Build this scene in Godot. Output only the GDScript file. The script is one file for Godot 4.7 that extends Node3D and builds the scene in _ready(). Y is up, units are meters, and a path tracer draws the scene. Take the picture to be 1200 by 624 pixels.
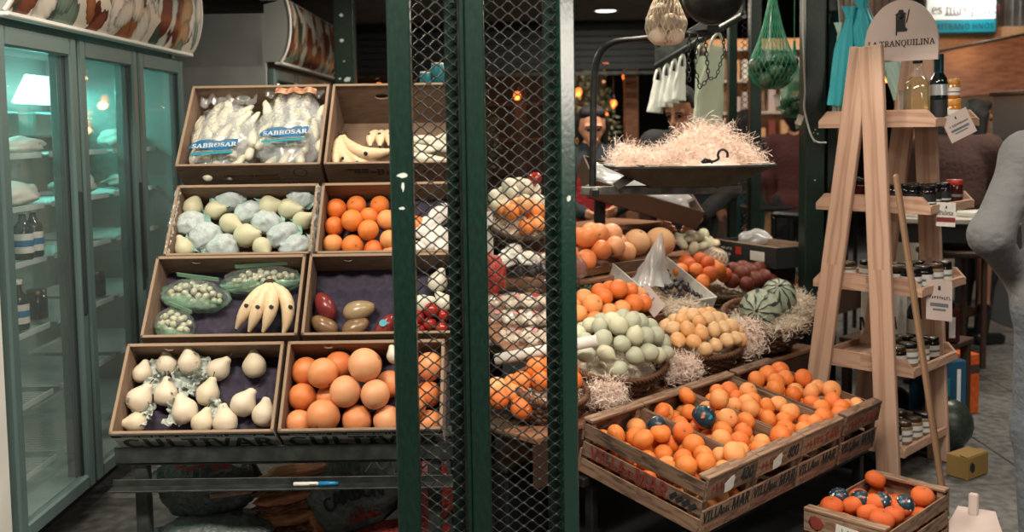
extends Node3D
# A greengrocer's stall in a covered market: cartons, crates, baskets, fridges, a jar rack, and the aisle behind it.

var rng := RandomNumberGenerator.new()
var M := {}
var used := {}
var cache := {}
var sans: SystemFont
var serif: SystemFont

func _ready() -> void:
	rng.seed = 20240
	camera_and_light()
	materials()
	setting()
	fridges()
	carton_stand()
	cartons()
	carton_fruit()
	under_stand()
	gate()
	columns()
	produce_stand()
	crates()
	stand_goods()
	hanging_scale()
	hanging_goods()
	jar_rack()
	jar_rack_goods()
	rack_surroundings()
	people()
	market_behind()

# ---------------------------------------------------------------- camera, light, exposure
func camera_and_light() -> void:
	var cam := Camera3D.new()
	cam.name = "camera"
	add_child(cam)
	var lens := CameraAttributesPhysical.new()
	lens.frustum_focal_length = 35.0
	lens.frustum_focus_distance = 3.6
	lens.exposure_aperture = 2.2
	cam.attributes = lens
	cam.projection = Camera3D.PROJECTION_FRUSTUM
	cam.near = 0.05
	cam.far = 100.0
	cam.size = 0.05 * 624.0 / 1180.0
	cam.frustum_offset = Vector2(0.0, -75.0 * 0.05 / 1180.0)
	cam.position = Vector3(0, 1.55, 0)
	var pitch := deg_to_rad(-4.2)
	cam.basis = Basis(Vector3.RIGHT, pitch) * Basis(Vector3.BACK, -0.015)
	cam.current = true
	var we := WorldEnvironment.new()
	we.name = "environment"
	var e := Environment.new()
	e.background_mode = Environment.BG_COLOR
	e.background_color = Color(0.10, 0.12, 0.13)
	e.background_energy_multiplier = 0.25
	e.tonemap_mode = Environment.TONE_MAPPER_LINEAR
	e.tonemap_exposure = 1.0
	e.sdfgi_enabled = true
	e.ssao_enabled = true
	e.ssil_enabled = true
	we.environment = e
	add_child(we)
	# pendant lamps of the market hall, hung over the aisle in front of the stall
	for s in [[-1.3, -1.5, 14.0], [0.7, -1.6, 14.0], [3.3, -1.6, 4.0], [3.2, -5.6, 7.0], [2.9, -10.4, 6.0]]:
		area("hall_lamp_light", Vector3(s[0], 3.32, s[1]), Vector3(0, -1, 0.0), Vector2(1.1, 0.35), Color(1.0, 0.95, 0.88), s[2])

func area(called: String, at: Vector3, towards: Vector3, size: Vector2, c: Color, e: float) -> void:
	var l := AreaLight3D.new()
	l.name = called
	l.area_size = size
	l.light_color = c
	l.light_energy = e
	l.shadow_enabled = true
	l.area_range = 30.0
	l.area_attenuation = 2.0
	add_child(l, true)
	var up := Vector3.FORWARD if absf(towards.normalized().y) > 0.9 else Vector3.UP
	l.look_at_from_position(at, at + towards, up)

func omni(called: String, at: Vector3, c: Color, e: float, size := 0.04) -> void:
	var l := OmniLight3D.new()
	l.name = called
	l.light_color = c
	l.light_energy = e
	l.light_size = size
	l.omni_range = 30.0
	l.omni_attenuation = 2.0
	l.shadow_enabled = true
	add_child(l, true)
	l.position = at

# ---------------------------------------------------------------- naming and grouping
func numbered(n: String) -> String:
	var k: int = used.get(n, 0)
	used[n] = k + 1
	return n if k == 0 else "%s_%03d" % [n, k]

func tag(o: Node3D, label: String, category: String, group := "") -> void:
	o.set_meta("label", label)
	o.set_meta("category", category)
	if group:
		o.set_meta("group", group)

func thing(called: String, label: String, category: String, xf := Transform3D(), group := "") -> Node3D:
	var o := Node3D.new()
	o.name = numbered(called)
	add_child(o)
	o.transform = xf
	tag(o, label, category, group)
	return o

func single(called: String, mesh: Mesh, mat: Material, label: String, category: String, xf := Transform3D(), group := "") -> MeshInstance3D:
	var o := MeshInstance3D.new()
	o.name = numbered(called)
	o.mesh = mesh
	o.material_override = mat
	add_child(o)
	o.transform = xf
	tag(o, label, category, group)
	return o

func part(parent: Node3D, called: String, mesh: Mesh, mat: Material, xf := Transform3D()) -> MeshInstance3D:
	var o := MeshInstance3D.new()
	o.name = called
	o.mesh = mesh
	o.material_override = mat
	parent.add_child(o, true)
	o.transform = xf
	return o

func struct(called: String, mesh: Mesh, mat: Material, xf := Transform3D()) -> MeshInstance3D:
	var o := MeshInstance3D.new()
	o.name = numbered(called)
	o.mesh = mesh
	o.material_override = mat
	add_child(o)
	o.transform = xf
	o.set_meta("kind", "structure")
	return o

func copy(o: Node3D, called: String, xf: Transform3D, label := "", group := "") -> Node3D:
	var c: Node3D = o.duplicate()
	c.name = numbered(called)
	add_child(c)
	c.transform = xf
	if label:
		c.set_meta("label", label)
	if group:
		c.set_meta("group", group)
	return c

func T(p: Vector3, b := Basis()) -> Transform3D:
	return Transform3D(b, p)

func P(r: float, b: float, h: float) -> Vector3:   # the stand and the crates stand at 45 degrees: r runs along them, b back from the aisle
	return Vector3((r - b) * 0.70711, h, -(r + b) * 0.70711)

func diag() -> Basis:
	return Basis(Vector3.UP, PI / 4)

func rot(x: float, y: float, z: float) -> Basis:
	return Basis.from_euler(Vector3(x, y, z))

func any_turn() -> Basis:
	return rot(rng.randf_range(-PI, PI), rng.randf_range(-PI, PI), rng.randf_range(-PI, PI))

# ---------------------------------------------------------------- shapes
func tri_out(st: SurfaceTool, a: Vector3, b: Vector3, c: Vector3, from: Vector3) -> void:
	var n := (a - c).cross(a - b)
	if n.dot((a + b + c) / 3.0 - from) < 0:
		var t := b; b = c; c = t
	st.add_vertex(a); st.add_vertex(b); st.add_vertex(c)

func add_cbox(st: SurfaceTool, size: Vector3, bevel: float, xf := Transform3D()) -> void:
	var h := size * 0.5
	var b := minf(bevel, minf(h.x, minf(h.y, h.z)) * 0.8)
	var o := xf.origin
	var pt := func(s: Vector3, axis: int) -> Vector3:
		var v := Vector3(s.x * (h.x - b), s.y * (h.y - b), s.z * (h.z - b))
		v[axis] = s[axis] * h[axis]
		return xf * v
	st.set_smooth_group(-1)
	for axis in 3:
		var u := (axis + 1) % 3
		var w := (axis + 2) % 3
		for sg in [-1.0, 1.0]:
			var q := []
			for k in [[-1.0, -1.0], [1.0, -1.0], [1.0, 1.0], [-1.0, 1.0]]:
				var s := Vector3.ZERO
				s[axis] = sg; s[u] = k[0]; s[w] = k[1]
				q.append(pt.call(s, axis))
			tri_out(st, q[0], q[1], q[2], o)
			tri_out(st, q[0], q[2], q[3], o)
		for su in [-1.0, 1.0]:
			for sw in [-1.0, 1.0]:
				var s0 := Vector3.ZERO
				s0[axis] = -1.0; s0[u] = su; s0[w] = sw
				var s1 := s0
				s1[axis] = 1.0
				var a: Vector3 = pt.call(s0, u)
				var c: Vector3 = pt.call(s0, w)
				var d: Vector3 = pt.call(s1, w)
				var f: Vector3 = pt.call(s1, u)
				tri_out(st, a, c, d, o)
				tri_out(st, a, d, f, o)
	for x in [-1.0, 1.0]:
		for y in [-1.0, 1.0]:
			for z in [-1.0, 1.0]:
				var s := Vector3(x, y, z)
				tri_out(st, pt.call(s, 0), pt.call(s, 1), pt.call(s, 2), o)

func begin() -> SurfaceTool:
	var st := SurfaceTool.new()
	st.begin(Mesh.PRIMITIVE_TRIANGLES)
	return st

func done(st: SurfaceTool) -> ArrayMesh:
	st.generate_normals()
	st.index()
	return st.commit()

func cbox(x: float, y: float, z: float, bevel := 0.002) -> ArrayMesh:
	var key := "b%.4f,%.4f,%.4f,%.4f" % [x, y, z, bevel]
	if not cache.has(key):
		var st := begin()
		add_cbox(st, Vector3(x, y, z), bevel)
		cache[key] = done(st)
	return cache[key]

func add_grid(st: SurfaceTool, nu: int, nv: int, f: Callable, smooth := 0) -> void:   # f(u, v) in 0..1
	var pts := []
	for j in nv + 1:
		var row := PackedVector3Array()
		for i in nu + 1:
			row.append(f.call(float(i) / nu, float(j) / nv))
		pts.append(row)
	st.set_smooth_group(smooth)
	for j in nv:
		for i in nu:
			var q := [pts[j][i], pts[j][i + 1], pts[j + 1][i + 1], pts[j + 1][i]]
			var uv := [Vector2(float(i) / nu, float(j) / nv), Vector2(float(i + 1) / nu, float(j) / nv), Vector2(float(i + 1) / nu, float(j + 1) / nv), Vector2(float(i) / nu, float(j + 1) / nv)]
			for k in [0, 1, 2, 0, 2, 3]:
				st.set_uv(uv[k])
				st.add_vertex(q[k])

func grid(nu: int, nv: int, f: Callable) -> ArrayMesh:
	var st := begin()
	add_grid(st, nu, nv, f)
	return done(st)

func add_lathe(st: SurfaceTool, prof: Array, seg: int, xf := Transform3D(), smooth := 0) -> void:   # prof: [r, y] from the bottom up
	var n := prof.size() - 1
	add_grid(st, seg, n, func(u: float, v: float) -> Vector3:
		var k := int(round(v * n))
		var a := TAU * (0.0 if u > 0.9999 else u)
		var r: float = prof[k][0]
		return xf * Vector3(cos(a) * r, prof[k][1], sin(a) * r), smooth)

func lathe(prof: Array, seg := 24, smooth := 0) -> ArrayMesh:
	var st := begin()
	add_lathe(st, prof, seg, Transform3D(), smooth)
	return done(st)

func add_tube(st: SurfaceTool, pts: Array, r, seg := 8, cap := true) -> void:   # r: a number or one for each point
	var n := pts.size()
	var rings := []
	var side := Vector3.ZERO
	for i in n:
		var d: Vector3 = (pts[mini(i + 1, n - 1)] - pts[maxi(i - 1, 0)]).normalized()
		if d.length() < 0.5:
			d = Vector3.UP
		if side == Vector3.ZERO:
			side = d.cross(Vector3.UP if absf(d.y) < 0.9 else Vector3.RIGHT).normalized()
		else:
			side = (side - d * side.dot(d)).normalized()
		var up := d.cross(side)
		var rr: float = r[i] if r is Array else r
		var ring := PackedVector3Array()
		for k in seg + 1:
			var a := TAU * (k % seg) / seg
			ring.append(pts[i] + (side * cos(a) + up * sin(a)) * rr)
		rings.append(ring)
	st.set_smooth_group(0)
	for i in n - 1:
		for k in seg:
			var a: Vector3 = rings[i][k]
			var b: Vector3 = rings[i][k + 1]
			var c: Vector3 = rings[i + 1][k + 1]
			var d: Vector3 = rings[i + 1][k]
			for v in [a, b, c, a, c, d]:
				st.add_vertex(v)
	if cap:
		st.set_smooth_group(-1)
		for e in [0, n - 1]:
			for k in seg:
				var m: Vector3 = pts[e]
				if e == 0:
					st.add_vertex(m); st.add_vertex(rings[e][k + 1]); st.add_vertex(rings[e][k])
				else:
					st.add_vertex(m); st.add_vertex(rings[e][k]); st.add_vertex(rings[e][k + 1])

func tube(pts: Array, r, seg := 8) -> ArrayMesh:
	var st := begin()
	add_tube(st, pts, r, seg)
	return done(st)

func smoothed(pts: Array, per := 6) -> Array:
	var out := []
	var n := pts.size()
	for i in n - 1:
		for k in per:
			var t := float(k) / per
			out.append((pts[i] as Vector3).cubic_interpolate(pts[i + 1], pts[maxi(i - 1, 0)], pts[mini(i + 2, n - 1)], t))
	out.append(pts[n - 1])
	return out

func add_prism(st: SurfaceTool, poly: PackedVector2Array, depth: float, xf := Transform3D()) -> void:   # outline in x, y; thickness along z, centred
	st.set_smooth_group(-1)
	var idx := Geometry2D.triangulate_polygon(poly)
	var area2 := 0.0
	for i in poly.size():
		area2 += poly[i].cross(poly[(i + 1) % poly.size()])
	for s in [-1.0, 1.0]:
		for k in range(0, idx.size(), 3):
			var v := []
			for q in 3:
				var p := poly[idx[k + q]]
				v.append(xf * Vector3(p.x, p.y, s * depth / 2))
			tri_out(st, v[0], v[1], v[2], xf * Vector3((poly[idx[k]].x + poly[idx[k + 1]].x + poly[idx[k + 2]].x) / 3.0, (poly[idx[k]].y + poly[idx[k + 1]].y + poly[idx[k + 2]].y) / 3.0, 0))
	var n := poly.size()
	for i in n:
		var a := poly[i]
		var b := poly[(i + 1) % n]
		var out := Vector2(b.y - a.y, a.x - b.x) * signf(area2)
		var from := xf * Vector3((a.x + b.x) / 2 - out.x, (a.y + b.y) / 2 - out.y, 0)
		var q := [xf * Vector3(a.x, a.y, -depth / 2), xf * Vector3(b.x, b.y, -depth / 2), xf * Vector3(b.x, b.y, depth / 2), xf * Vector3(a.x, a.y, depth / 2)]
		tri_out(st, q[0], q[1], q[2], from)
		tri_out(st, q[0], q[2], q[3], from)

func prism(poly: PackedVector2Array, depth: float) -> ArrayMesh:
	var st := begin()
	add_prism(st, poly, depth)
	return done(st)

func v2(a: Array) -> PackedVector2Array:
	var out := PackedVector2Array()
	for p in a:
		out.append(Vector2(p[0], p[1]))
	return out

func lettering(text: String, height: float, font: Font, depth := 0.0015) -> TextMesh:
	var t := TextMesh.new()
	t.text = text
	t.font = font
	t.font_size = 48
	t.pixel_size = height / 48.0
	t.depth = depth
	t.curve_step = 2.0
	t.horizontal_alignment = HORIZONTAL_ALIGNMENT_CENTER
	t.vertical_alignment = VERTICAL_ALIGNMENT_CENTER
	return t

func add_blob(st: SurfaceTool, seed_: int, size: Vector3, rough: float, freq: float, nu := 24, nv := 16, creased := false, xf := Transform3D()) -> void:   # a crumpled or lumpy closed body
	var nz := FastNoiseLite.new()
	nz.seed = seed_
	nz.frequency = freq
	nz.fractal_octaves = 3
	nz.noise_type = FastNoiseLite.TYPE_SIMPLEX
	if creased:
		nz.fractal_type = FastNoiseLite.FRACTAL_RIDGED
	add_grid(st, nu, nv, func(u: float, v: float) -> Vector3:
		var a := TAU * (0.0 if u > 0.9999 else u)
		var t := PI * v
		var d := Vector3(cos(a) * sin(t), cos(t), sin(a) * sin(t))
		if v < 0.0001 or v > 0.9999:
			d = Vector3(0, signf(0.5 - v), 0)
		var k := 1.0 + rough * nz.get_noise_3d(d.x * 10, d.y * 10, d.z * 10)
		return xf * (d * size * k))

func blob(seed_: int, size: Vector3, rough: float, freq: float, nu := 24, nv := 16, creased := false) -> ArrayMesh:
	var st := begin()
	add_blob(st, seed_, size, rough, freq, nu, nv, creased)
	return done(st)

# packs balls in a box by letting them sink and push each other apart
func settle(n: int, half: Vector2, r0: float, r1: float, top: float, down := Vector3(0, -1, 0), rounds := 90) -> Array:
	var p := PackedVector3Array()
	var rad := PackedFloat32Array()
	for i in n:
		rad.append(rng.randf_range(r0, r1))
		p.append(Vector3(rng.randf_range(-half.x, half.x) * 0.9, rng.randf_range(r1, top), rng.randf_range(-half.y, half.y) * 0.9))
	for it in rounds:
		var g := down * (0.006 if it < rounds - 25 else 0.001)
		for i in n:
			p[i] += g
		for pass_ in 2:
			for i in n:
				for j in i:
					var d := p[i] - p[j]
					var m := rad[i] + rad[j]
					var l := d.length_squared()
					if l < m * m and l > 1e-9:
						l = sqrt(l)
						var c := d * (0.5 * (m - l) / l)
						p[i] += c
						p[j] -= c
				var q := p[i]
				q.x = clampf(q.x, -half.x + rad[i], half.x - rad[i])
				q.z = clampf(q.z, -half.y + rad[i], half.y - rad[i])
				q.y = maxf(q.y, rad[i])
				p[i] = q
	var out := []
	for i in n:
		out.append([p[i], rad[i]])
	return out

# ---------------------------------------------------------------- materials
func ntex(seed_: int, freq: float, stops: Array, oct := 4, kind := FastNoiseLite.TYPE_SIMPLEX_SMOOTH, size := 256) -> NoiseTexture2D:
	var n := FastNoiseLite.new()
	n.seed = seed_
	n.noise_type = kind
	n.frequency = freq
	n.fractal_octaves = oct
	var t := NoiseTexture2D.new()
	t.width = size
	t.height = size
	t.seamless = true
	t.noise = n
	if stops.size():
		var g := Gradient.new()
		g.offsets = PackedFloat32Array()
		g.colors = PackedColorArray()
		for s in stops:
			g.add_point(s[0], s[1])
		t.color_ramp = g
	return t

func mat(called: String, c: Color, rough := 0.7, metal := 0.0) -> StandardMaterial3D:
	var m := StandardMaterial3D.new()
	m.resource_name = called
	m.albedo_color = c
	m.roughness = rough
	m.metallic = metal
	M[called] = m
	return m

func textured(called: String, tex: Texture2D, scale: Vector3, rough := 0.7, bump: Texture2D = null, depth := 0.0, metal := 0.0) -> StandardMaterial3D:
	var m := mat(called, Color.WHITE, rough, metal)
	m.albedo_texture = tex
	m.uv1_triplanar = true
	m.uv1_scale = scale
	if bump:
		m.heightmap_enabled = true
		m.heightmap_texture = bump
		m.heightmap_scale = depth
	return m

func hexc(h: String) -> Color:
	return Color.html(h)

func film(called: String, c: Color, a: float, rough := 0.12) -> StandardMaterial3D:
	var m := mat(called, Color(c.r, c.g, c.b, a), rough)
	m.transparency = BaseMaterial3D.TRANSPARENCY_ALPHA
	return m

func grain(seed_: int, light: Color, mid: Color, dark: Color, across: float, upright: bool, knots := 0, stain := 0.0) -> ImageTexture:
	var s := FastNoiseLite.new()
	s.seed = seed_ + 21
	s.frequency = 0.016
	s.fractal_octaves = 5
	var n := FastNoiseLite.new()
	n.seed = seed_
	n.frequency = 0.012
	n.fractal_octaves = 3
	var f := FastNoiseLite.new()
	f.seed = seed_ + 7
	f.frequency = 0.08
	var rr := RandomNumberGenerator.new()
	rr.seed = seed_
	var kn := []
	for k in knots:
		kn.append(Vector2(rr.randf_range(20, 492), rr.randf_range(10, 246)))
	var w := 512
	var h := 256
	var im := Image.create(h if upright else w, w if upright else h, false, Image.FORMAT_RGB8)
	for y in h:
		for x in w:
			var bend := 0.0
			var spot := 0.0
			for q in kn:
				var d := Vector2((x - q.x) * 0.45, y - q.y)
				var l := d.length()
				bend += 9.0 * exp(-l * l / 180.0) * signf(d.y + 0.01)
				spot = maxf(spot, clampf(1.6 - l / 4.0, 0.0, 1.0))
			var v := y + bend + 26.0 * n.get_noise_2d(x * 0.35, y * 1.6)
			var ring := 0.5 + 0.5 * sin(v * across)
			ring = pow(ring, 2.2)
			var fine := f.get_noise_2d(x * 0.12, y * 5.0)
			var c := light.lerp(mid, clampf(ring + fine * 0.35, 0, 1))
			c = c.lerp(dark, clampf(pow(ring, 5.0) * 0.5 + maxf(0.0, -fine - 0.25), 0, 1) * 0.6)
			if stain > 0.0:
				c = c.lerp(dark.darkened(0.35), clampf((s.get_noise_2d(x * 0.7, y * 1.3) - 0.05) * 2.4, 0, 1) * stain)
			c = c.lerp(Color(0.20, 0.11, 0.07), spot * 0.85)
			if upright:
				im.set_pixel(y, x, c)
			else:
				im.set_pixel(x, y, c)
	return ImageTexture.create_from_image(im)

func materials() -> void:
	sans = SystemFont.new()
	sans.font_names = PackedStringArray(["Droid Sans"])
	sans.font_weight = 700
	serif = SystemFont.new()
	serif.font_names = PackedStringArray(["Droid Serif"])
	var fine := ntex(1, 0.06, [], 4)
	var pores := ntex(2, 0.16, [], 2, FastNoiseLite.TYPE_CELLULAR)
	var crumple := ntex(3, 0.03, [], 5)
	M["tex_fine"] = fine
	# setting
	textured("stone", ntex(10, 0.02, [[0.0, hexc("3d3f3f")], [0.45, hexc("565756")], [0.6, hexc("61625f")], [1.0, hexc("74736e")]], 6, FastNoiseLite.TYPE_SIMPLEX_SMOOTH, 512), Vector3.ONE * 1.3, 0.62, fine, 0.08)
	textured("stone_dark", ntex(11, 0.02, [[0.0, hexc("2d2f2f")], [0.5, hexc("474847")], [1.0, hexc("60605c")]], 6, FastNoiseLite.TYPE_SIMPLEX_SMOOTH, 512), Vector3.ONE * 1.1, 0.55, fine, 0.08)
	textured("stone_warm", ntex(12, 0.022, [[0.0, hexc("43413e")], [0.5, hexc("5a5753")], [1.0, hexc("77726b")]], 6), Vector3.ONE * 1.2, 0.6, fine, 0.08)
	mat("joint", hexc("26282a"), 0.9)
	textured("plaster", ntex(13, 0.015, [[0.0, hexc("6b706e")], [0.5, hexc("7c807d")], [1.0, hexc("8a8d89")]], 5), Vector3.ONE * 0.6, 0.85)
	mat("soot", hexc("1c1f20"), 0.9)
	mat("shutter", hexc("3c4243"), 0.5, 0.3)
	textured("corrugated", ntex(14, 0.02, [[0.0, hexc("5d5c58")], [0.5, hexc("77746e")], [1.0, hexc("8f8a82")]], 4), Vector3.ONE * 0.8, 0.5, null, 0.0, 0.4)
	# painted metal
	textured("green_paint", ntex(20, 0.05, [[0.0, hexc("091b16")], [0.4, hexc("0c231c")], [0.75, hexc("0f2921")], [1.0, hexc("153128")]], 5, FastNoiseLite.TYPE_SIMPLEX_SMOOTH, 512), Vector3(3, 1.2, 3), 0.38, fine, 0.03)
	M["green_dark"] = M.green_paint   # one paint on the whole gate and on the columns
	var ep := textured("edge_paint", ntex(27, 0.09, [[0.0, hexc("080f0d")], [0.3, hexc("0d251e")], [0.6, hexc("13352b")], [1.0, hexc("1d3f35")]], 5, FastNoiseLite.TYPE_SIMPLEX_SMOOTH, 512), Vector3(5, 2.5, 5), 0.22)
	ep.heightmap_enabled = true
	ep.heightmap_texture = fine
	ep.heightmap_scale = 0.035
	ep.metallic_specular = 0.7
	ep.clearcoat_enabled = true
	ep.clearcoat = 1.0
	ep.clearcoat_roughness = 0.14
	mat("wrapper_blue", hexc("17303f"), 0.35)
	mat("wrapper_pink", hexc("9c4a55"), 0.4)
	mat("paint_chip", hexc("b9c4bf"), 0.7)
	textured("mesh_metal", ntex(22, 0.06, [[0.0, hexc("191c1b")], [0.5, hexc("2b2d2c")], [1.0, hexc("45433f")]], 3), Vector3.ONE * 4.0, 0.45, null, 0.0, 0.5)
	textured("grey_steel", ntex(23, 0.03, [[0.0, hexc("272b2a")], [0.5, hexc("373c3a")], [1.0, hexc("484d4a")]], 5), Vector3.ONE * 1.6, 0.5, fine, 0.02, 0.55)
	textured("dark_steel", ntex(24, 0.03, [[0.0, hexc("161818")], [0.5, hexc("242626")], [1.0, hexc("3a3a37")]], 5), Vector3.ONE * 2.0, 0.45, fine, 0.02, 0.5)
	textured("worn_steel", ntex(25, 0.025, [[0.0, hexc("3a3836")], [0.5, hexc("575551")], [1.0, hexc("74716c")]], 5), Vector3.ONE * 1.8, 0.42, fine, 0.02, 0.35)
	# fridge
	mat("fridge_grey", hexc("8a8f8e"), 0.45)
	textured("fridge_side", ntex(26, 0.02, [[0.0, hexc("878d8c")], [1.0, hexc("989d9b")]], 3), Vector3.ONE * 0.7, 0.45)
	mat("fridge_frame", hexc("5f7674"), 0.35, 0.3)
	mat("fridge_seal", hexc("1b2326"), 0.6)
	mat("fridge_inside", hexc("8fa6a2"), 0.5)
	mat("shelf_wire", hexc("c4d2cf"), 0.35, 0.2)
	film("fridge_glass", hexc("d8f4ee"), 0.04, 0.02)
	var lamp := mat("tube_glow", hexc("eafffb"), 0.4)
	lamp.emission_enabled = true
	lamp.emission = Color(0.72, 1.0, 0.96)
	lamp.emission_energy_multiplier = 3.0
	mat("white_plastic", hexc("d6d6d0"), 0.4)
	# cardboard
	var kraft := textured("card_outside", ntex(31, 0.03, [[0.0, hexc("6d5848")], [0.5, hexc("7a6452")], [1.0, hexc("87705d")]], 4), Vector3(1.2, 6, 1.2), 0.85, fine, 0.01)
	M["card_inside"] = kraft
	textured("card_white", ntex(32, 0.03, [[0.0, hexc("9c9b94")], [0.5, hexc("b4b3ab")], [1.0, hexc("c4c3bb")]], 4), Vector3.ONE * 2.0, 0.75)
	mat("card_edge", hexc("8c7661"), 0.9)
	mat("ink_dark", hexc("141d20"), 0.8)
	mat("ink_green", hexc("3d4b44"), 0.8)
	mat("ink_brown", hexc("40302a"), 0.8)
	mat("ink_red", hexc("7a2f26"), 0.85)
	mat("ink_faded", hexc("84463a"), 0.9)
	mat("ink_white", hexc("d9dcd6"), 0.7)
	mat("ink_blue", hexc("14618f"), 0.45)
	mat("ink_teal", hexc("128a9a"), 0.45)
	textured("pulp_tray", ntex(33, 0.05, [[0.0, hexc("2a2735")], [0.5, hexc("35303f")], [1.0, hexc("413b4c")]], 4), Vector3.ONE * 3.0, 0.9, fine, 0.06)
	textured("tissue", ntex(34, 0.04, [[0.0, hexc("98a39c")], [0.5, hexc("b2bab3")], [1.0, hexc("c8ccc4")]], 4), Vector3.ONE * 8.0, 0.8, crumple, 0.15)
	textured("tissue_teal", ntex(35, 0.03, [[0.0, hexc("8fb0a8")], [0.4, hexc("a9b6b4")], [0.62, hexc("b8bcbd")], [1.0, hexc("8cb4a9")]], 4), Vector3.ONE * 6.0, 0.55, crumple, 0.25)
	var tw := film("tissue_twist", hexc("8fbcb0"), 0.75, 0.35)
	tw.backlight_enabled = true
	tw.backlight = Color(0.4, 0.5, 0.47)
	textured("paper", ntex(36, 0.03, [[0.0, hexc("c9c5bd")], [1.0, hexc("dedbd3")]], 3), Vector3.ONE * 4.0, 0.85)
	mat("card_pink", hexc("b9a9a3"), 0.8)
	# fruit
	for v in [["orange_a", "da6d2a", "e3823b", "e79550"], ["orange_b", "d46023", "df7532", "e58846"], ["orange_c", "e18a47", "e89b5c", "ebac73"]]:
		var m := textured(v[0], ntex(v[0].hash() % 1000, 0.02, [[0.0, hexc(v[1])], [0.5, hexc(v[2])], [1.0, hexc(v[3])]], 3), Vector3.ONE * 6.0, 0.31, pores, 0.06)
		m.subsurf_scatter_enabled = true
		m.subsurf_scatter_strength = 0.06
	for v in [["grapefruit_a", "d97a44", "e29460", "e9ab7c"], ["grapefruit_b", "d5682f", "de8248", "e69a66"], ["grapefruit_c", "dd8c58", "e5a577", "ecbd96"]]:
		var m := textured(v[0], ntex(v[0].hash() % 1000, 0.02, [[0.0, hexc(v[1])], [0.5, hexc(v[2])], [1.0, hexc(v[3])]], 3), Vector3.ONE * 6.0, 0.29, pores, 0.04)
		m.subsurf_scatter_enabled = true
		m.subsurf_scatter_strength = 0.06
	for v in [["mandarin_a", "c9541d", "d5652a", "dd7a3c"], ["mandarin_b", "bd4818", "cb5922", "d66c31"]]:
		textured(v[0], ntex(v[0].hash() % 1000, 0.02, [[0.0, hexc(v[1])], [0.5, hexc(v[2])], [1.0, hexc(v[3])]], 3), Vector3.ONE * 6.0, 0.4, pores, 0.12)
	textured("pear_a", ntex(41, 0.035, [[0.0, hexc("75593f")], [0.2, hexc("b3a085")], [0.34, hexc("cdbfa8")], [0.7, hexc("d8ccb8")], [1.0, hexc("dcd3c2")]], 5), Vector3.ONE * 5.0, 0.5, fine, 0.03)
	textured("pear_b", ntex(42, 0.03, [[0.0, hexc("7c6040")], [0.2, hexc("b09d7c")], [0.38, hexc("c9bb9f")], [0.7, hexc("d3c8b0")], [1.0, hexc("c4bba0")]], 5), Vector3.ONE * 5.0, 0.5, fine, 0.03)
	textured("pear_green", ntex(43, 0.03, [[0.0, hexc("a3a182")], [0.4, hexc("bab897")], [0.7, hexc("cac6a9")], [1.0, hexc("d6d0b8")]], 4), Vector3.ONE * 8.0, 0.48, fine, 0.02)
	textured("stem_brown", ntex(44, 0.1, [[0.0, hexc("2b2018")], [1.0, hexc("4c3a28")]], 2), Vector3.ONE * 30.0, 0.9)
	mat("stem_green", hexc("4d5a33"), 0.8)
	textured("banana", ntex(45, 0.03, [[0.0, hexc("b08a58")], [0.18, hexc("d8ba90")], [0.6, hexc("dfc7a4")], [1.0, hexc("e5d3b6")]], 5), Vector3.ONE * 8.0, 0.48, fine, 0.02)
	mat("banana_tip", hexc("3a2c1e"), 0.9)
	textured("mango_red", ntex(46, 0.03, [[0.0, hexc("4a2025")], [0.45, hexc("74282b")], [0.75, hexc("8c3a34")], [1.0, hexc("8d7a55")]], 3), Vector3.ONE * 3.2, 0.26)
	textured("mango_mixed", ntex(47, 0.03, [[0.3, hexc("6b2f2a")], [0.48, hexc("86503e")], [0.6, hexc("857f58")], [0.8, hexc("75734e")]], 3), Vector3.ONE * 3.2, 0.28)
	textured("mango_green", ntex(48, 0.03, [[0.3, hexc("8f4f3e")], [0.42, hexc("a08a68")], [0.6, hexc("9f9a74")], [0.9, hexc("7f7d58")]], 3), Vector3.ONE * 3.2, 0.28)
	var gp := textured("grape", ntex(49, 0.03, [[0.0, hexc("9aa382")], [0.5, hexc("b3b79a")], [1.0, hexc("c6c6ae")]], 3), Vector3.ONE * 12.0, 0.28)
	gp.subsurf_scatter_enabled = true
	gp.subsurf_scatter_strength = 0.15
	textured("lemon_green", ntex(50, 0.016, [[0.25, hexc("86937d")], [0.45, hexc("a3ab93")], [0.6, hexc("c0bfa7")], [0.8, hexc("d3ccb2")]], 4), Vector3.ONE * 6.0, 0.4, pores, 0.05)
	textured("lemon_pale", ntex(51, 0.016, [[0.2, hexc("a3ad95")], [0.45, hexc("c6c5a8")], [0.7, hexc("d9d0b2")], [1.0, hexc("dccfae")]], 4), Vector3.ONE * 6.0, 0.4, pores, 0.05)
	textured("melon_yellow", ntex(52, 0.018, [[0.2, hexc("c79560")], [0.5, hexc("dbb585")], [0.8, hexc("e3c69c")]], 4), Vector3.ONE * 6.0, 0.42, fine, 0.02)
	textured("melon_orange", ntex(53, 0.018, [[0.2, hexc("cc8c50")], [0.5, hexc("dda56c")], [0.8, hexc("e1bb8c")]], 4), Vector3.ONE * 6.0, 0.42, fine, 0.02)
	textured("peach", ntex(54, 0.014, [[0.15, hexc("3f1719")], [0.45, hexc("612320")], [0.7, hexc("8a4029")], [0.95, hexc("b8743a")]], 3), Vector3.ONE * 4.0, 0.55)
	textured("plum_red", ntex(55, 0.02, [[0.0, hexc("6b1815")], [0.5, hexc("94271f")], [1.0, hexc("a93c2c")]], 3), Vector3.ONE * 8.0, 0.2)
	textured("avocado", ntex(56, 0.04, [[0.0, hexc("26362b")], [0.5, hexc("3c4d3d")], [1.0, hexc("617058")]], 4), Vector3.ONE * 8.0, 0.4, pores, 0.06)
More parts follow.
